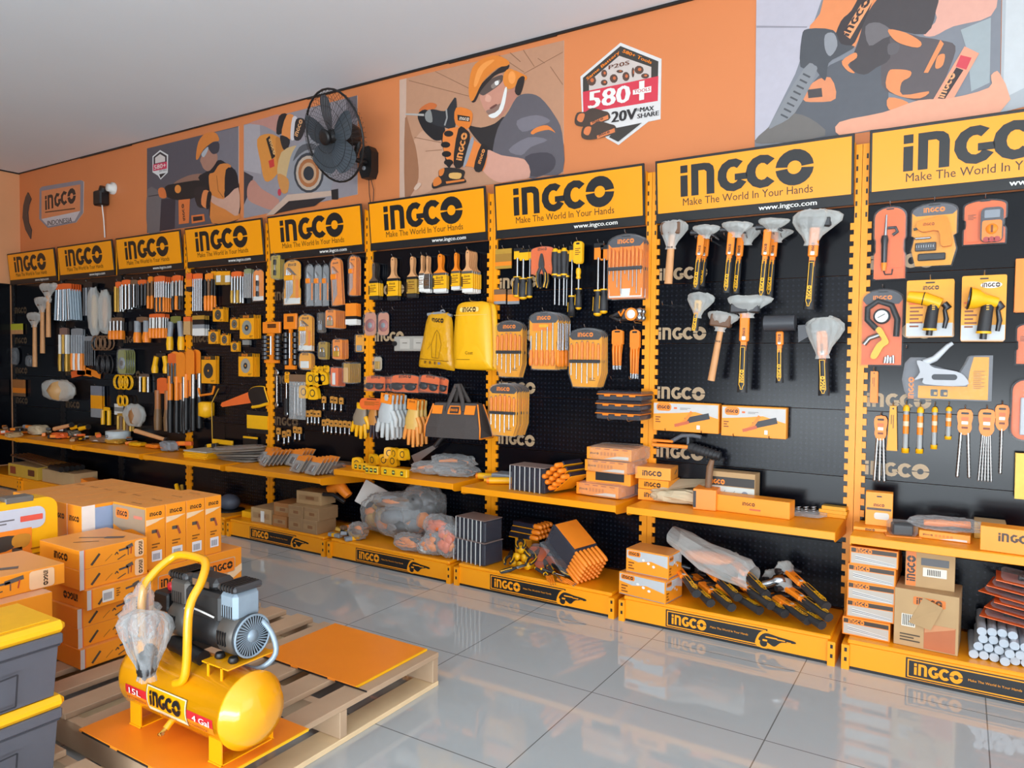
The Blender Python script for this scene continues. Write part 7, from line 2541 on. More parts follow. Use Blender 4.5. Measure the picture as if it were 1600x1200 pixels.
def d_hammer_box(flip=False, code=False, plain=False):
    def f(m, face, a, h):
        if face == 'r':
            tool_glyphs(m, a, h, code=code)
        elif face == 'f':
            if not plain:
                M0 = m.M
                if flip:
                    m.at(M0 @ T(.12 * a, 0, h * .5) @ RY(180) @ T(0, 0, -h * .5))
                logo(m, 0.05 * a if not flip else 0, .5 * h, .34 * a, -.0006, '#2e1e10', 5, .95)
                m.at(M0)
        else:
            m.line([(-.2 * a, -.1 * h), (.15 * a, .2 * h)], .012, -.0006, '#6a5a4c')
            m.line([(.08 * a, .12 * h), (.26 * a, .3 * h)], .03, -.0008, '#5f5550')
            m.line([(.0, -.3 * h), (.2 * a, -.05 * h)], .008, -.0006, '#6a4a30')
    return f


for k in range(6):
    w, d, h = .285, .255, .0725
    nm = ('bottom', 'second from bottom', 'third from bottom', 'third from top', 'second from top', 'top')[k]
    ox = (.0, -.022, -.022, .018, 0, 0)[k]
    make('hammer_drill_carton', cbox(w, d, h - .0008, 'box', 'boxtop', d_hammer_box(flip=k == 3, code=k == 3, plain=k in (0, 1, 2, 4))), (5.728 - w / 2 + ox, -2.28 + d / 2 + (.012 if k == 3 else 0), .1305 + h * k), (0, 0, (0, 1, .5, 1, 0, 0)[k]), 'flat orange hammer drill carton, %s of the stack behind the compressor' % nm, 'carton', 'hammer drill cartons')
make('hammer_drill_carton', cbox(.3, .56, .069, 'box', 'boxtop', d_hammer_box(code=True)), (5.80 - .15, -2.366 - .28, .4845), (0, 0, 0), 'flat orange hammer drill carton at left, lying on the logo carton', 'carton', 'hammer drill cartons')


def d_logo_side(m, face, a, h):
    if face == 'r':
        m.flat([(-.5 * a, .30 * h), (-.1 * a, .42 * h), (.2 * a, .5 * h), (.5 * a, .62 * h), (.5 * a, .74 * h), (.1 * a, .62 * h), (-.2 * a, .5 * h), (-.5 * a, .48 * h)], -.0006, '#f3d2a8')
        m.flat(rr(.66 * a, .24 * h, .008, 0, .76 * h), -.0009, '#c8b89a')
        m.flat(rr(.63 * a, .22 * h, .008, 0, .76 * h), -.0012, 'orange')
        logo(m, 0, .76 * h, .54 * a, -.0015, '#2b2014', 10, .95)
        smallprint(m, .1 * a, .4 * a, .22 * h, -.0009, 3, '#c9662c', .02)


make('machine_carton', cbox(.30, .62, .353, 'box', 'shrink', d_logo_side), (5.86 - .15, -2.435 - .31, .1305), None, 'orange logo carton behind the upper tool box', 'carton')
for k, (y0, y1) in enumerate(((-1.975, -1.755), (-1.742, -1.535))):
    make('machine_carton', cbox(.27, y1 - y0, .278, 'box', 'boxtop', d_logo_side), (5.655 - .135, (y0 + y1) / 2, .1305), None, 'large orange logo carton under the grinder cartons, ' + ('left one' if k == 0 else 'right one'), 'carton', 'large logo cartons')


def d_grinder(m, face, a, h):
    if face == 'r':
        m.flat([(-.48 * a, .70 * h), (0, .74 * h), (.48 * a, .80 * h), (.48 * a, .90 * h), (-.48 * a, .98 * h)][:5], -.0006, '#f2cfa4')
        m.flat([(-.48 * a, .80 * h), (.48 * a, .80 * h), (.48 * a, .98 * h), (-.48 * a, .98 * h)], -.0008, 'box')
        logo(m, 0, .88 * h, .62 * a, -.0012, '#2b2014', 5, 1)
        m.line([(-.2 * a, .6 * h), (.05 * a, .6 * h)], .014, -.0009, '#5a5248')
        m.line([(.05 * a, .62 * h), (.2 * a, .48 * h)], .010, -.0009, '#a85438')
        smallprint(m, -.2 * a, .2 * a, .38 * h, -.0009, 2, '#8a5418', .012)
        m.flat(rr(.52 * a, .17 * h, .002, .05 * a, .2 * h), -.0009, '#e8e6e8')
        for i in range(6):
            m.flat([((-.13 + .06 * i) * a, .14 * h), ((-.1 + .06 * i) * a, .14 * h), ((-.1 + .06 * i) * a, .24 * h), ((-.13 + .06 * i) * a, .24 * h)], -.0012, '#5a6478')
    elif face == 'f':
        m.flat([(-.49 * a, .64 * h), (-.2 * a, .56 * h), (.1 * a, .62 * h), (.49 * a, .56 * h), (.49 * a, .97 * h), (-.49 * a, .97 * h)], -.0006, '#a8937a')  # white panel drawn taupe, its shade put into the colour
        m.flat(rr(.4 * a, .17 * h, .012, -.2 * a, .84 * h), -.0009, 'orange')
        logo(m, -.2 * a, .84 * h, .32 * a, -.0012, '#2b2014', 5, 1)
        m.flat(rr(.26 * a, .05 * h, .003, .28 * a, .82 * h), -.0009, '#d9806a')
        m.cyl((.0, .004, .45 * h), (.14 * a, .004, .45 * h), .004, 'darksteel')
        m.flat(rr(.2 * a, .16 * h, .01, .06 * a, .46 * h), -.0009, '#4a4642')
        m.flat(rr(.1 * a, .1 * h, .01, -.1 * a, .45 * h), -.0012, '#a8a6a2')
    else:
        logo(m, 0, -.1 * h, .3 * a, -.0006, '#8a5a30', 3, .5)


ys = (-1.985, -1.899, -1.806, -1.717, -1.635)
for k in range(4):
    make('grinder_carton', cbox(.235, ys[k + 1] - ys[k] - .002, .252, 'box', 'boxtop', d_grinder), (5.65 - .1175, (ys[k] + ys[k + 1]) / 2, .4095), None, 'upright orange grinder carton, %s in the row of four' % ('leftmost', 'second from left', 'third from left', 'rightmost')[k], 'carton', 'grinder cartons')


def d_long(m, face, a, h):
    if face == 'f':
        logo(m, 0, .78 * h, .68 * a, -.0006, '#4a2c12', 5, 1)
        m.flat([(-.48 * a, .3 * h), (.48 * a, .44 * h), (.48 * a, .5 * h), (-.48 * a, .36 * h)], -.0006, '#d9a06a')
        logo(m, .1 * a, .18 * h, .4 * a, -.0006, '#7a4a20', 3, 1)
    elif face == 'r':
        m.flat([(-.5 * a, .0), (-.38 * a, 0), (-.38 * a, h), (-.5 * a, h)], -.0006, '#e6e0d8')
        m.flat([(-.38 * a, .5 * h), (-.1 * a, .5 * h), (-.1 * a, .95 * h), (-.38 * a, .95 * h)], -.0006, '#8fa4c4')
    else:
        logo(m, 0, .1 * h, .5 * a, -.0006, '#a8622c', 3, .8)


for k in range(5):
    x0 = 5.405 - .115 * k
    make('long_carton', cbox(.112, .44, .25, 'box', 'boxtop', d_long), (x0 - .056, -1.885, .4085), None, 'long orange carton in the row behind the grinder cartons, %s' % ('nearest them', 'second', 'third', 'fourth', 'farthest left')[k], 'carton', 'long cartons in a row')
for k in range(2):
    make('stock_carton', cbox(.29, .46, .404, 'kraft', 'kraft'), (5.236 - .295 * k, -1.885, .004), None, 'brown carton on the floor under the long orange cartons, ' + ('right' if k == 0 else 'left'), 'carton', 'stock cartons under the long cartons')

# ---- yellow drill case
make('stock_carton', cbox(.2, .36, .34, 'kraft', 'kraft'), (5.28, -2.36, .004), None, 'brown carton under the yellow tool case', 'carton')
cx, cy, cz = 5.30, -2.395, .345
w, d, h = .10, .45, .365
b = MB()
b.at(RZ(90))
b.prism(rr(d, h, .045, 0, h / 2, 5), -w / 2, w / 2, 'yellow')
for z in (.46, .40):
    b.box(d * .28, d * .5 + .001, -w / 2 - .002, -w / 2 + .01, z * h, z * h + .006, '#a86a08')
b.at(None)
hd = MB().tube([(0, -.17, h - .01), (0, -.15, h + .04), (0, -.03, h + .048), (0, .02, h + .01)], .018, 'yellow', 8)
lt = MB().box(-.02, .052, .04, .14, h - .01, h + .014, '#6a6660', .004)
sl = MB()
sl.at(T(w / 2 + .001, .1, 0) @ RZ(90))
sl.flat(rr(.28, .085, .03, -.06, h * .80), 0, '#c3c8d4')
sl.flat([(-.225, 0.02), (.03, .02), (.03, h * .70), (-.225, h * .70)], -.0004, 'card')
sl.flat(rr(.08, .022, .003, .03, h * .80), -.0008, '#e05a48')
smallprint(sl, -.12, -.03, h * .80, -.0008, 2, '#6a6a70', .012)
sl.flat(spline([(-.14, h * .55), (-.11, h * .64), (-.03, h * .64), (-.02, h * .55), (-.06, h * .49), (-.12, h * .50)], 3), -.0008, '#3a3630')
sl.flat(spline([(-.03, h * .64), (.022, h * .63), (.02, h * .53), (-.01, h * .49), (-.04, h * .55)], 3), -.0012, '#c98a2c')
sl.flat([(-.04, h * .51), (-.005, h * .51), (.0, h * .30), (-.04, h * .30)], -.0012, '#4a4036')
sl.flat(rr(.07, .03, .005, -.05, h * .24), -.0014, '#3a3630')
make('tool_case', [('shell', b, None, [('handle', hd), ('latch', lt)]), ('printed_sleeve', sl)], (cx, cy, cz), None, 'yellow plastic drill case with printed sleeve, standing behind the flat cartons', 'case')


# ---- tool boxes
def toolbox(w, d, h):
    b = MB()
    n = []
    for z, k in ((0, .90), (.68 * h, 1.0)):
        n.append([(-w / 2 * k, -d / 2 * k, z), (w / 2 * k, -d / 2 * k, z), (w / 2 * k, d / 2 * (.97 + .03 * (k == 1)), z), (-w / 2 * k, d / 2 * (.97 + .03 * (k == 1)), z)])
    b.add(n[0] + n[1], [(0, 1, 2, 3), (0, 1, 5, 4), (1, 2, 6, 5), (2, 3, 7, 6), (3, 0, 4, 7)], 'toolbox_grey')
    rim = MB().box(-w / 2 - .006, w / 2 + .006, -d / 2, d / 2 + .012, .68 * h, .82 * h, 'toolbox_grey', .004)
    rim.box(-w / 2 - .003, w / 2 + .003, -d / 2, d / 2 + .006, .655 * h, .68 * h, '#3c3d44', .002)
    l = MB().box(-w / 2 - .008, w / 2 + .008, -d / 2, d / 2 + .020, .82 * h, .985 * h, 'yellow', .012)
    l.box(-w / 2 + .02, w / 2 - .02, -d / 2, d / 2 - .01, .985 * h, 1.0 * h, 'yellow', .004)
    l.box(w / 2 - .02, w / 2 + .0085, -d / 2 + .01, d / 2 - .19, .90 * h, .99 * h, 'orange', .003)
    p = MB()
    p.at(T(w / 2 * .955, 0, 0) @ RZ(90) @ RX(8))
    q = [(-.06, .08 * h), (.12, .08 * h), (.12, .50 * h), (-.05, .44 * h), (-.08, .3 * h)]
    p.line(q + q[:1], .005, -.012, '#2c2d33')
    p.at(None)
    return [('body', b, None, [('rim', rim), ('front_recess', p)]), ('lid', l)]


for k in range(2):
    make('tool_box', lambda: toolbox(.25, .46, .212), (6.30 - .125 + .012 * k, -2.635 - .23 - .002 * k, .1165 + .2135 * k), None, 'grey tool box with yellow lid, ' + ('lower one at the left edge' if k == 0 else 'upper one at the left edge'), 'tool box', 'stacked tool boxes', key='toolbox')
# ================================================================ rack five
G5 = 'goods on the fifth rack'
def pk(label, u0, v0, u1, v1, n=1, dy=.02, cat='tool pack', name='tool_pack', **k):
    H(k_blister, name, cat, label, u0, v0, u1, v1, n, dy, depth=k.pop('depth', .012), **k)


def fl(label, u0, v0, u1, v1, bands, n=1, dy=.012, cat='small pack', name='flat_pack', **k):
    H(k_simple, name, cat, label, u0, v0, u1, v1, n, dy, bands=bands, **k)


def rd(label, u0, v0, u1, v1, n=1, dy=.02, cat='tool set', name='tool_set', **k):
    H(k_rods, name, cat, label, u0, v0, u1, v1, n, dy, **k)


pk('yellow-green tool blister on the post between the fourth and fifth racks', 423, 398, 439, 436, 3, .018, col='#b99a2c', shape='rect', fill=f_stick(('black', 'steel', 'black')), lg=3)
pk('large clear hex key pack with amber clip, first in the top row', 443, 405, 471, 477, col='card_amber', shape='waist', fill=f_hex(7), lg=3, band=1)
for q, (u0, u1) in enumerate(((478, 491), (491, 504), (504, 515))):
    pk('narrow hex key set with orange clip, %s of the joined three' % ('left', 'middle', 'right')[q], u0, 412, u1, 479, col='#8a8c8e', shape='arch', fill=f_hex(5, True), lg=0)
pk('round-topped hex key pack hanging askew, right of the joined three', 515, 402, 533, 478, 2, .022, col='card', shape='arch', fill=f_hex(6, True), lg=3, ry=-4)
pk('hex key pack at the right end of the top row, fifth rack', 545, 398, 558, 462, 3, .02, col='card', shape='arch', fill=f_hex(5, True), lg=3)


def rail(w, h):
    t = MB().box(-w / 2, w / 2, -.02, 0, -.28 * h, 0, 'orange', .004)
    t.flat(rr(.5 * w, .1 * h, .004, .05 * w, -.1 * h), -.0205, '#5a3010')
    s = [('socket', MB().cyl((x * w, -.012, (-.34 - .1 * i) * h), (x * w, -.012, (-.41 - .1 * i) * h), .15 * w, 'darksteel', n=8)) for x in (-.36, .36) for i in range(6)]
    m = MB().box(-.1 * w, .1 * w, -.016, 0, -h, -.28 * h, 'orange').box(-.4 * w, .4 * w, -.018, 0, -h, -.93 * h, 'orange')
    k = MB().cyl((0, -.02, -.35 * h), (0, -.02, -.8 * h), .05 * w, 'chrome')
    return [('header', t), ('spine', m), ('ratchet', k)] + s


H(rail, 'socket_set', 'tool set', 'orange rail of dark sockets hung over the post', 414, 503, 441, 567)
H(rail, 'socket_set', 'tool set', 'orange rail of sockets with a ratchet, right of the post', 446, 490, 466, 577)
pk('clear hex key pack with white base, second row of the fifth rack', 466, 490, 489, 549, 2, .02, col='card_amber', shape='arch', fill=f_hex(6), lg=3, band=1)
pk('clear padlock pack with dark card, second row', 497, 488, 507, 520, 2, .02, col='#6a5a4a', shape='rect', fill=f_padlock('grey'), lg=0)
pk('padlock pack with orange top, deep row on one hook', 508, 483, 526, 513, 6, .018, col='card', shape='rect', fill=f_padlock('#a08a6c'), lg=3)
fl('orange hacksaw blade card near the sixth rack post', 541, 474, 558, 507, ((.6, 'card'), (.15, 'black'), (.25, 'white')), 4)
pk('padlock pack with yellow and blue label', 497, 533, 513, 562, 2, .016, col='#b08a2c', shape='rect', fill=f_padlock('#6a6458'), lg=3)
pk('brass padlock pack with orange top, two hooks deep', 519, 529, 536, 562, 4, .016, col='card', shape='rect', fill=f_padlock('gold'), lg=3)
pk('small orange hasp pack hanging alone', 555, 522, 570, 551, col='card_amber', shape='rect', fill=f_card('grey', (.5, .3), -.75), lg=3)
pk('amber and silver hinge pack above the tape measures', 467, 550, 488, 578, 3, .016, col='card_amber', shape='rect', fill=f_card('white', (.6, .4), -.7), lg=3)
pk('door lock pack with red-orange card', 516, 573, 530, 604, 5, .012, col='card_red', shape='rect', fill=f_card('white', (.3, .6)), lg=0)
pk('door lock pack with gold card, right of the red-orange ones', 536, 566, 548, 599, 6, .02, col='gold', shape='rect', fill=f_card('#d8a868', (.5, .7)), lg=0)
for q, (u, v) in enumerate(((483, 575), (493, 576), (502, 575), (472, 596), (486, 598))):
    H(k_tape, 'tape_measure', 'tape measure', 'yellow tape measure on a hang card, ' + ('upper row left', 'upper row middle', 'upper row right', 'lower row left', 'lower row right')[q], u, v + 6, u + 15, v + 26, t=.05, group='hanging tape measures')
    H(k_hangcard, 'hang_card', 'card', 'yellow hang card above the tape measures, ' + ('upper left', 'upper middle', 'upper right', 'lower left', 'lower right')[q], u + 3, v - 4, u + 13, v + 7, hk=0, yf=-.018)


def wrench(w, h, dark=False):
    m = MB().box(-.12 * w, .12 * w, -.01, -.002, -.9 * h, -.14 * h, 'chrome', .001)
    m.lathe([(.2 * w, -.012), (.5 * w, -.012), (.5 * w, 0), (.2 * w, 0)], 'chrome', (0, 0, -.07 * h), 'y', 10)
    m.lathe([(.2 * w, -.012), (.42 * w, -.012), (.42 * w, 0), (.2 * w, 0)], 'chrome', (0, 0, -.94 * h), 'y', 10)
    if dark:
        m.box(-.3 * w, .3 * w, -.014, 0, -h, -.55 * h, 'grip', .003)
    return [('wrench', m)]


H(wrench, 'spanner', 'spanner', 'long bare chrome spanner beside the orange post', 430, 578, 437, 636)
H(wrench, 'spanner', 'spanner', 'chrome ratchet handle with black grip and amber tag', 445, 588, 452, 650, dark=True)
H(k_hangcard, 'hang_card', 'card', 'amber tag on the chrome ratchet handle', 445, 581, 453, 598, hk=0, yf=-.03, col='card_amber')
for q in range(3):
    H(wrench, 'spanner', 'spanner', 'chrome spanner in a clear sleeve, ' + ('left', 'middle', 'right')[q] + ' of three', 459 + 5 * q, 596, 464 + 5 * q, 650 + 4 * (q == 0))
H(k_simple, 'clear_sleeve', 'bag', 'clear plastic sleeve with brown top over the three spanners', 453, 585, 478, 655, yf=-.045, bands=((.16, 'brown'), (.84, 'bag_thin')), t=.02)
for q, (u, v) in enumerate(((507, 619), (520, 619), (525, 620), (534, 621), (482, 641), (488, 640), (493, 641), (499, 641), (507, 655), (513, 654), (519, 656), (526, 656), (533, 657), (540, 657), (547, 658), (436, 668), (445, 673), (452, 671), (462, 666), (469, 667))):
    rw = 'upper right row' if q < 4 else 'small middle row' if q < 8 else 'lower right row' if q < 15 else 'lower left row'
    no = q if q < 4 else q - 4 if q < 8 else q - 8 if q < 15 else q - 15
    H(k_socket, 'socket', 'socket', 'chrome socket on a bronze tag, %s, number %s from left' % (rw, ('one', 'two', 'three', 'four', 'five', 'six', 'seven')[no]), u - 3, v, u + 3, v + 23, hk=q % 3 == 0, group='hanging sockets')

# ================================================================ rack four
fl('small pliers card with orange goods, first in the top row', 292, 427, 300, 455, ((.35, 'card_red'), (.4, 'orange'), (.25, 'black')), 2, .02)
rd('long combination spanner set in a clear sleeve', 301, 427, 317, 487, 1, head='card_red', num=6, hh=.18)
rd('orange-handled knife set with a black upper part', 321, 427, 333, 485, 2, .025, head='card', cols=('black', 'brown'), num=3, grips=('orange',), hh=.2)
for q, (u, c) in enumerate(((331, 'gold'), (339, 'white'), (346, 'gold'), (353, 'white'))):
    fl('small silver and gold card in the top row, %s of four' % ('first', 'second', 'third', 'last')[q], u, 424, u + 7, 445, ((.3, 'card_amber'), (.5, c), (.2, 'gold')))
rd('chrome clamp pliers with gold handles in a clear sleeve', 362, 424, 378, 473, 2, .02, head='card_red', cols=('chrome',), num=4, grips=('gold', 'chrome'), hh=.2)
rd('grey rods in a clear sleeve, right of the clamp pliers', 382, 420, 393, 466, 2, .02, head='#8a8f6a', cols=('steel',), num=5)
pk('orange arch-topped blister with a slim dark tool', 395, 420, 413, 471, col='card', shape='arch', fill=f_stick(('white', 'black', 'grey', 'black')), lg=0, band=1)
for lb, u0, v0, u1, v1, n, dc in (('with a dark wheel, upper left', 334, 480, 350, 502, 4, '#4a4640'), ('small, left of the large one', 361, 496, 374, 515, 2, '#6a665e'), ('large with grey wheel, upper right', 376, 492, 398, 529, 5, '#8a8a80'), ('small, below the first, left', 327, 515, 342, 537, 2, '#5a5650'), ('small, below the first, middle', 346, 521, 358, 539, 2, '#5a5650'), ('small, below the first, right', 362, 533, 374, 549, 2, '#5a5650'), ('large with black hub, lower left', 316, 556, 338, 599, 3, '#2f2e2c'), ('large with pale wheel, lower right', 374, 552, 396, 588, 5, '#9a9488')):
    H(k_discbox, 'disc_carton', 'carton', 'amber carton showing a cutting wheel, ' + lb, u0, v0, u1, v1, n, .014, disc=dc)
fl('clear hang box with grey and black contents beside the wheels', 302, 493, 320, 524, ((.2, 'gold'), (.25, 'black'), (.2, 'grey'), (.35, 'white')), 3, .02)
fl('tan card pack left of the clear hang box', 288, 495, 298, 523, ((.25, 'card_red'), (.75, '#c9a06a')), 3, .02)
fl('grey strip pack under the large wheel carton', 380, 531, 391, 542, ((.7, '#8a8a86'), (.3, 'black')), 2)


def handsaw(w, h):
    b = MB().prism([(-.5 * w, -.86 * h), (-.47 * w, -.74 * h), (.12 * w, -.22 * h), (.2 * w, -.66 * h), (-.46 * w, -.93 * h)], -.004, -.001, 'card_red')
    hd = MB()
    o = spline([(.12 * w, -.3 * h), (.22 * w, -.04 * h), (.42 * w, 0), (.44 * w, -.1 * h), (.5 * w, -.5 * h), (.5 * w, -.62 * h), (.25 * w, -.84 * h)], 3)
    hd.prism(o, -.018, 0, 'black')
    hd.tube([(x, -.01, z) for x, z in o], .006, 'yellow', 6, loop=True)
    g = MB().tube([(.2 * w, -.012, -.84 * h), (.35 * w, -.014, -.78 * h), (.5 * w, -.012, -.66 * h)], .013, 'yellow', 7)
    return [('blade', b), ('handle', hd), ('grip', g)]


H(handsaw, 'hand_saw', 'saw', 'hand saw with orange sleeved blade pointing left', 345, 603, 420, 641)
H(k_simple, 'hand_saw', 'saw', 'yellow saw handle with black frame, below the hand saw', 387, 642, 419, 677, bands=((.2, 'black'), (.6, 'yellow'), (.2, 'black')))
H(k_simple, 'hand_saw', 'saw', 'dark saw frame edged yellow, lowest by the post', 381, 682, 403, 702, bands=((.15, 'yellow'), (.85, 'black')))


def caulk(w, h):
    f = MB().tube([(-.45 * w, -.012, -.05 * h), (-.4 * w, -.012, -.18 * h), (-.05 * w, -.012, -.13 * h), (0, -.012, 0)], .010, 'orange', 7).tube([(.12 * w, -.012, -.04 * h), (-.08 * w, -.012, -.3 * h), (-.06 * w, -.012, -.98 * h), (.5 * w, -.012, -.98 * h)], .005, 'gold', 6)
    t = MB().lathe([(.1 * w, -.28 * h), (.14 * w, -.3 * h), (.14 * w, -.52 * h), (.04 * w, -.56 * h)], 'yellow', (-.22 * w, -.014, 0), 'z', 10)
    b = MB().box(-.05 * w, .5 * w, -.02, -.004, -h, -.92 * h, 'yellow', .003)
    return [('frame', f), ('cartridge', t), ('cradle', b)]


H(caulk, 'caulking_gun', 'tool', 'orange and yellow caulking gun frame hung above the folders', 316, 603, 372, 692)
for q, (u0, v0, u1, v1) in enumerate(((266, 549, 282, 676), (276, 550, 290, 676), (284, 550, 298, 674), (291, 546, 304, 672), (299, 546, 314, 668))):
    rd('long bolt cutter with orange jaws and black grips, %s of five' % ('leftmost', 'second', 'middle', 'fourth', 'rightmost')[q], u0, v0, u1, v1, cat='cutter', name='bolt_cutter', head='card', cols=('orange', 'steel'), num=2, grips=('black',), hh=.38, yf=-.03 - .032 * (q % 2))

# ================================================================ racks three to one
for lb, u0, v0, u1, v1, n, kw in (
        ('spanner pack with pink card at the left of the third rack', 181, 440, 190, 488, 2, dict(head='card_red', cols=('gold', 'steel'), num=2)), ('chrome pliers in a clear sleeve, second in the third rack', 191, 437, 204, 484, 2, dict(head='card_red', num=3)), ('dark chrome pliers in a sleeve, third in the third rack', 205, 437, 215, 481, 2, dict(head='brown', num=3, cols=('darksteel', 'chrome'))),
        ('brown-carded pliers pack, fourth in the third rack', 216, 437, 229, 478, 2, dict(head='card_red', num=3, cols=('darksteel',))), ('orange knife pack hung above the pliers row', 232, 432, 239, 482, 2, dict(head='orange', num=2, grips=('orange',), cols=('brown',))), ('grey spanner set in a clear sleeve, deep row', 242, 431, 258, 487, 4, dict(head='card_red', num=6, grips=('black', 'orange'))),
        ('pliers pack with pink card near the fourth rack post', 270, 430, 283, 484, 2, dict(head='card_red', num=3, cols=('steel',), grips=('black', 'orange'))), ('silver-blue screwdriver set in a flared sleeve', 88, 443, 112, 501, 5, dict(head='card_red', num=7, tilt=.25, cols=('#9fb0bc', 'chrome'))), ('dark files with a brass band beside the flared set', 131, 441, 145, 494, 3, dict(head='black', num=4, cols=('darksteel', 'grey'))),
        ('grey and white drill set in a hanging tray', 94, 512, 106, 580, 2, dict(head='#8a6a60', num=3, cols=('white', 'gold'), grips=('gold', 'black'))), ('grey file set with an orange and white label', 112, 513, 130, 578, 2, dict(head='grey', num=5, cols=('grey',), grips=('card', 'white'))), ('black needle file set in a clear tray', 133, 525, 146, 572, 2, dict(head='grey', num=5, cols=('darksteel',))),
        ('orange-handled chisel set, left in the middle row', 172, 496, 192, 530, 2, dict(head='brown', num=4, cols=('steel',), grips=('orange',))), ('orange-handled chisel pair in the middle row', 214, 495, 231, 535, 2, dict(head='brown', num=2, cols=('grey',), grips=('orange',))), ('tall pliers set with orange edging, middle row', 234, 490, 258, 528, 3, dict(head='card_red', num=5, cols=('steel', 'white'), grips=('orange',))),
        ('yellow-handled cutters hanging open', 270, 494, 286, 547, 1, dict(head='#7a7a3a', num=2, cols=('grey',), grips=('yellow',), tilt=.3)), ('small yellow nippers with crossing handles', 247, 552, 262, 583, 1, dict(head='darksteel', num=2, cols=('yellow',), grips=('yellow',), tilt=.4)), ('orange carded screwdriver row above the bolt cutters', 263, 552, 276, 600, 2, dict(head='card_red', num=3, cols=('darksteel',), hh=.4)),
        ('yellow-tipped pin punch set, small lower row', 219, 584, 234, 613, 1, dict(head='steel', num=3, cols=('steel', 'yellow'))), ('pipe wrench with rusty orange jaw', 250, 590, 268, 672, 1, dict(head='card_red', num=2, cols=('#a8683a',), grips=('#7a5a3a',), hh=.3)), ('amber bit driver pair under the flat discs', 162, 636, 173, 664, 1, dict(head='yellow', num=2, cols=('yellow',)))):
    rd(lb, u0, v0, u1, v1, n, .022, **kw)
for q, (u0, v0, u1, v1) in enumerate(((64, 445, 90, 527), (56, 466, 80, 552), (44, 490, 68, 573))):
    H(k_hammer, 'wood_mallet', 'hammer', 'wooden-handled hammer with grey bagged head, %s of the three in the corner rack' % ('highest', 'middle', 'lowest')[q], u0, v0, u1, v1, yf=-.08, hk=0, style='wood', hx=.1, hw=.05, bag=(-.0, 0, .24, .5), group='bagged hammers in the corner rack')
    c = aty(u1, v0 + 14, 0)
    hook(c.x, c.z - .02, -.07, 'steel hook beside the %s corner hammer' % ('highest', 'middle', 'lowest')[q])


def bagged(w, h, inner, seed=1):
    return [('bag', MB().ell((0, -.04, -h / 2), (w / 2, .035, h / 2), 'bag', 22, 14, .22, 1.8, seed, True, True, .8)), ('tool', MB().tube([(0, -.04, -.15 * h), (.05 * w, -.04, -.5 * h), (0, -.04, -.9 * h)], [w * .12, w * .2, w * .12], inner, 8))]


H(bagged, 'bagged_spray_gun', 'tool', 'grey spray gun in a clear bag, hung in the second rack', 147, 452, 162, 520, inner='#c9a06a')
H(bagged, 'bagged_spray_gun', 'tool', 'second bagged spray gun beside the first', 164, 456, 178, 518, inner='#b8804a', seed=3)
H(bagged, 'bagged_drill_gun', 'tool', 'tan gun-shaped tool in a bag above the second shelf', 84, 594, 130, 624, inner='#c99a62', seed=5)
H(k_simple, 'trowel', 'tool', 'yellow-green trowel on a hook in the corner rack', 11, 506, 36, 522, bands=((.6, '#c9c23a'), (.4, 'wood')))
for q, (u0, v0, u1, v1) in enumerate(((15, 543, 31, 570), (41, 555, 53, 573))):
    pk('grey dust mask shaped pack in the corner rack, ' + ('larger left' if q == 0 else 'smaller right'), u0, v0, u1, v1, col='#4a4c50', shape='round', lg=0, fill=f_disc('#5a5c60', '#4a4c50', -.5))
fl('orange and brown box hanging low in the corner rack', 21, 593, 38, 619, ((.5, '#b0703a'), (.3, 'card'), (.2, 'brown')), 2)
fl('orange printed hang box with grey base, second rack', 143, 603, 160, 652, ((.3, '#7a7e88'), (.42, 'card_amber'), (.28, 'grey')), 2, .02)
for q, (u, v) in enumerate(((112, 578), (122, 577), (136, 578))):
    fl('flat orange blade pack leaning under the file sets, ' + ('left', 'middle', 'right')[q], u, v, u + 22, v + 10, ((1, ('card_red', 'orange', 'card')[q]),), ry=(-8, 4, 10)[q])


def coil(w, h, col='yellow', num=5):
    m = MB()
    for i in range(num):
        m.tube([(((-.3 + .6 * i / max(1, num - 1)) + .2 * cos(2 * pi * j / 14)) * w, -.02 - .01 * (i % 2), (-.5 + .5 * sin(2 * pi * j / 14)) * h) for j in range(14)], .006, col, 6, loop=True)
    return [('loops', m)]


H(coil, 'cable_tie_coil', 'coil', 'row of yellow looped bands under the round packs', 181, 586, 213, 608, num=6)
H(coil, 'cable_tie_coil', 'coil', 'dark brown disc stack at the top of the second rack row', 145, 525, 182, 547, col='brown', num=7)
H(coil, 'cable_tie_coil', 'coil', 'grey disc loops beside the file sets', 154, 555, 180, 584, col='darksteel', num=5)
pk('round-topped grey pack with yellow edge, deep row', 184, 545, 198, 585, 5, .02, col='#8a8a3a', shape='round', fill=f_disc('grey', '#5a4a3a'), lg=0)
H(coil, 'cable_tie_coil', 'coil', 'short yellow rolled bands above the white tag', 187, 618, 205, 634, num=4)
fl('white tag card with black print in the rack middle', 180, 631, 193, 648, ((.3, 'white'), (.4, '#8a8a86'), (.3, 'white')))
rd('gold hinge set hanging under the white tag', 184, 646, 207, 673, 2, .02, head='gold', num=5, cols=('gold', 'brown'))
H(bagged, 'bagged_grinder', 'tool', 'brown tool in a torn bag above the putty knives', 203, 632, 232, 664, inner='#9a6a3c', seed=8)

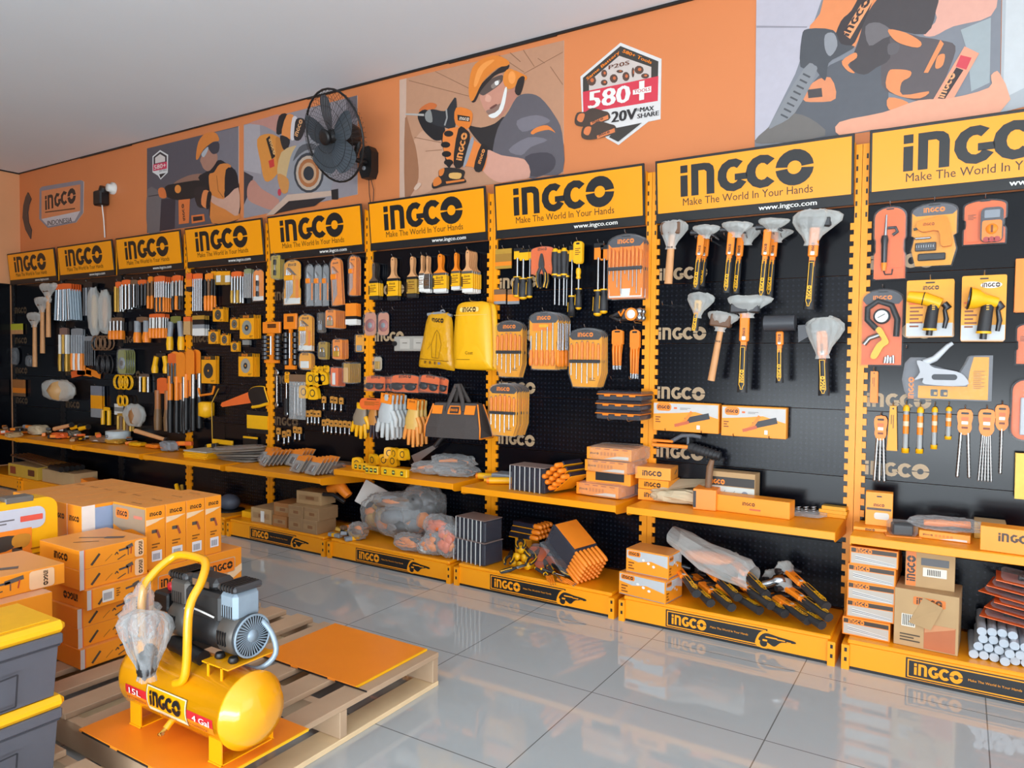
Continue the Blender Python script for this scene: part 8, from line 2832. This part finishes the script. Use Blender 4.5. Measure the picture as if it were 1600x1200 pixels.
# ---- shelves and bases at the far left
zl = ZS[3]
rg = random.Random(21)
for k, (u, v, w, d, h, col, lb) in enumerate((
        (12, 684, .16, .12, .04, 'kraft', 'pale folded pack at the left end of the corner shelf'), (26, 678, .14, .1, .06, '#8a7a60', 'tan pack beside the pale folded pack'), (52, 680, .2, .12, .08, 'paper', 'beige crumpled wrap on the corner shelf'), (84, 686, .14, .1, .05, 'card_red', 'pinkish pack in front of the beige wrap'),
        (110, 684, .14, .1, .06, '#6a6050', 'dark pack with yellow capped tubes'), (150, 692, .2, .1, .05, 'brown', 'brown boxed putty knives on the second shelf'), (172, 694, .15, .1, .04, 'gold', 'flat gold packs stacked beside the brown box'), (206, 698, .16, .08, .03, 'yellow', 'yellow handled knives in front of the silver roll'),
        (232, 701, .16, .08, .03, 'orange', 'orange knives lying right of the silver roll'), (256, 706, .16, .1, .07, 'grey', 'striped grey brush pack at the third shelf end'))):
    x, y = S_(u, v, zl)
    b = MB().ell((0, 0, h / 2 + .003), (w / 2, d / 2, h / 2), col, 20, 10, .25, 2.2, k * 2.7, False, True, .55)
    t = MB().box(-w * .3, w * .2, -d * .5 - .002, -d * .3, h * .3, h * .6, ('orange', 'yellow', 'white')[k % 3])
    make('shelf_pack', [('pack', b), ('band', t)], (x, min(y + .05, -.12), zl + .001), (0, 0, rg.uniform(-20, 20)), lb, 'pack', 'packs on the far shelves')
for k, (u, v, L, col, lb) in enumerate(((98, 672, .22, 'wood', 'tan wooden handle leaning on the beige wrap'), (250, 678, .34, 'wood', 'long tan wrench lying across the third shelf'), (118, 672, .1, 'yellow', 'yellow capped tube, left of the pair'), (146, 672, .1, 'yellow', 'yellow capped tube, right of the pair'))):
    x, y = S_(u, v + 14, zl)
    make('handle_tool', [('shaft', MB().cyl((-L / 2, 0, 0), (L / 2, 0, 0), .02, col, .016)), ('end', MB().cyl((L / 2, 0, 0), (L / 2 + .02, 0, 0), .022, 'darksteel'))], (x, min(y, -.16), zl + .11), (0, -12 + 22 * (k == 1), 10), lb, 'tool')
x, y = S_(184, 692, zl)
make('tape_roll', [('roll', MB().lathe([(.045, 0), (.10, 0), (.10, .07), (.045, .07), (.045, 0)], '#c3cdd0', n=22)), ('core', MB().lathe([(.045, .001), (.04, .001), (.04, .069), (.045, .069)], 'kraft', n=18))], (x, y + .02, zl + .036), None, 'pale silver tape roll lying on the third shelf', 'tape')
for k in range(5):
    x, y = S_(310, 716, ZS[4])
    make('yellow_folder', cbox(.26, .19, .011, 'yellow' if k < 4 else '#b3aca0'), (x + .006 * (k % 2), y + .06, ZS[4] + .001 + .012 * k), (0, 0, 3 * (k % 3)), 'flat yellow pack in the stack on the fourth shelf, %s' % ('bottom', 'second', 'third', 'fourth', 'grey topmost')[k], 'pack', 'stacked yellow packs')
for k in range(6):
    x, y = S_(372, 720, ZS[4])
    make('grey_sleeve', [('sleeve', MB().ell((0, 0, .007), (.17, .10, .007), 'shrink' if k % 2 else '#8a7f72', 20, 8, .18, 2, k, True, True, .5))], (x + .01 * (k % 3) - .01, y + .05, ZS[4] + .001 + .0185 * k), (0, 0, 14 * k), 'thin greyish sleeve in the heap beside the yellow packs, %s' % ('bottom', 'second', 'third', 'fourth', 'fifth', 'top')[k], 'pack', 'grey sleeves heap')
for k in range(5):
    a, b = atz(0, 716 + 9 * k, ZB + .13), atz(80, 752 + 2 * k, ZB + .13)
    p0 = Vector((.55 + .02 * k, -.12 - .045 * k, ZB + .165 + .003 * k))
    make('steel_bar', [('bar', MB().cyl((0, 0, 0), (.95, -.06 - .01 * k, -.02), .011, 'chrome')), ('grip', MB().cyl((.95, -.06 - .01 * k, -.02), (1.16, -.075 - .01 * k, -.025), .024, 'black'))], tuple(p0), None, 'long steel bar with black end in the corner base pile, %s' % ('rearmost', 'second', 'middle', 'fourth', 'frontmost')[k], 'bar', 'steel bars in the corner')
make('stock_carton', cbox(.55, .22, .115, '#c9a13a', 'kraft', lambda m, f, a, h: f == 'f' and (m.flat(rr(.2 * a, .6 * h, .003, -.33 * a, .5 * h), -.0006, '#8a3a24'), m.flat(rr(.22 * a, .5 * h, .003, .3 * a, .5 * h), -.0006, '#5a2a1c'))), (1.0, -.26, ZB), None, 'ochre carton with dark red panels under the steel bars', 'carton')
make('stock_carton', cbox(.55, .2, .115, 'kraft', 'kraft'), (1.62, -.26, ZB), None, 'brown carton at the right end of the steel bars', 'carton')
for k in range(4):
    make('boxed_tool', cbox(.16, .1, .05, ('orange', 'card_red', 'gold', 'brown')[k]), (1.98 + .2 * k, -.26 + .03 * (k % 2), ZB), (0, 8, 20 * k), 'small boxed tool on the base behind the orange stacks, %s' % ('leftmost', 'second', 'third', 'rightmost')[k], 'carton', 'boxed tools on the far base')
make('yellow_stand', [('leg', MB().tube([(-.1, 0, .13), (-.04, -.02, .07), (.1, -.02, .06)], [.016, .02, .014], 'yellow', 7)), ('leg', MB().tube([(-.09, .04, .12), (-.05, .02, .06), (-.02, 0, .0)], .014, 'gold', 7)), ('cloth', MB().ell((.02, .02, .03), (.1, .07, .03), 'brown', 14, 8, .3, 2, 2))], (3.28, -.24, ZB), None, 'yellow angled bracket lying on a brown cloth on the base', 'tool')
make('grey_helmet', [('visor', MB().ell((0, 0, .06), (.09, .07, .06), '#4a5260', 18, 12)), ('brim', MB().lathe([(.07, .01), (.11, .004), (.11, 0), (.07, 0)], 'black', n=18))], (3.78, -.2, ZB + .001), None, 'dark grey dome-shaped helmet on the base, left of the brown cartons', 'helmet')
make('amber_box', cbox(.14, .1, .045, 'yellow'), (4.12, -.25, ZB), None, 'low yellow box at the left end of the brown carton base', 'carton')
rg = random.Random(3)
for k in range(34):
    u = 8 + 268 * k / 33 if k < 26 else 285 + 13 * (k - 26)
    i = 1 + min(3, int(atz(u, 690 + u * .06, zl).x))
    x, y = S_(u, 683 + u * .085 - rg.uniform(4, 12), ZS[i])
    w, d, h = rg.uniform(.08, .15), rg.uniform(.03, .06), rg.uniform(.012, .035)
    c_ = rg.choice(('orange', 'brown', 'grey', 'yellow', 'black', 'kraft', 'darksteel', 'card_red'))
    make('tool_packet', [('packet', MB().box(-w / 2, w / 2, -d / 2, d / 2, 0, h, c_, .004)), ('label', MB().box(-w * .3, w * .1, -d / 2 - .001, d * .2, h * .3, h + .001, rg.choice(('yellow', 'white', 'card'))))], (x, min(y, -.10) - rg.uniform(0, .05), ZS[i] + .001 + (.05 if k % 3 == 0 else 0)), (0, rg.uniform(-9, 9), rg.uniform(-40, 40)), 'small mixed tool packet lying in the clutter along the far shelves', 'packet', 'small packets cluttering the far shelves')
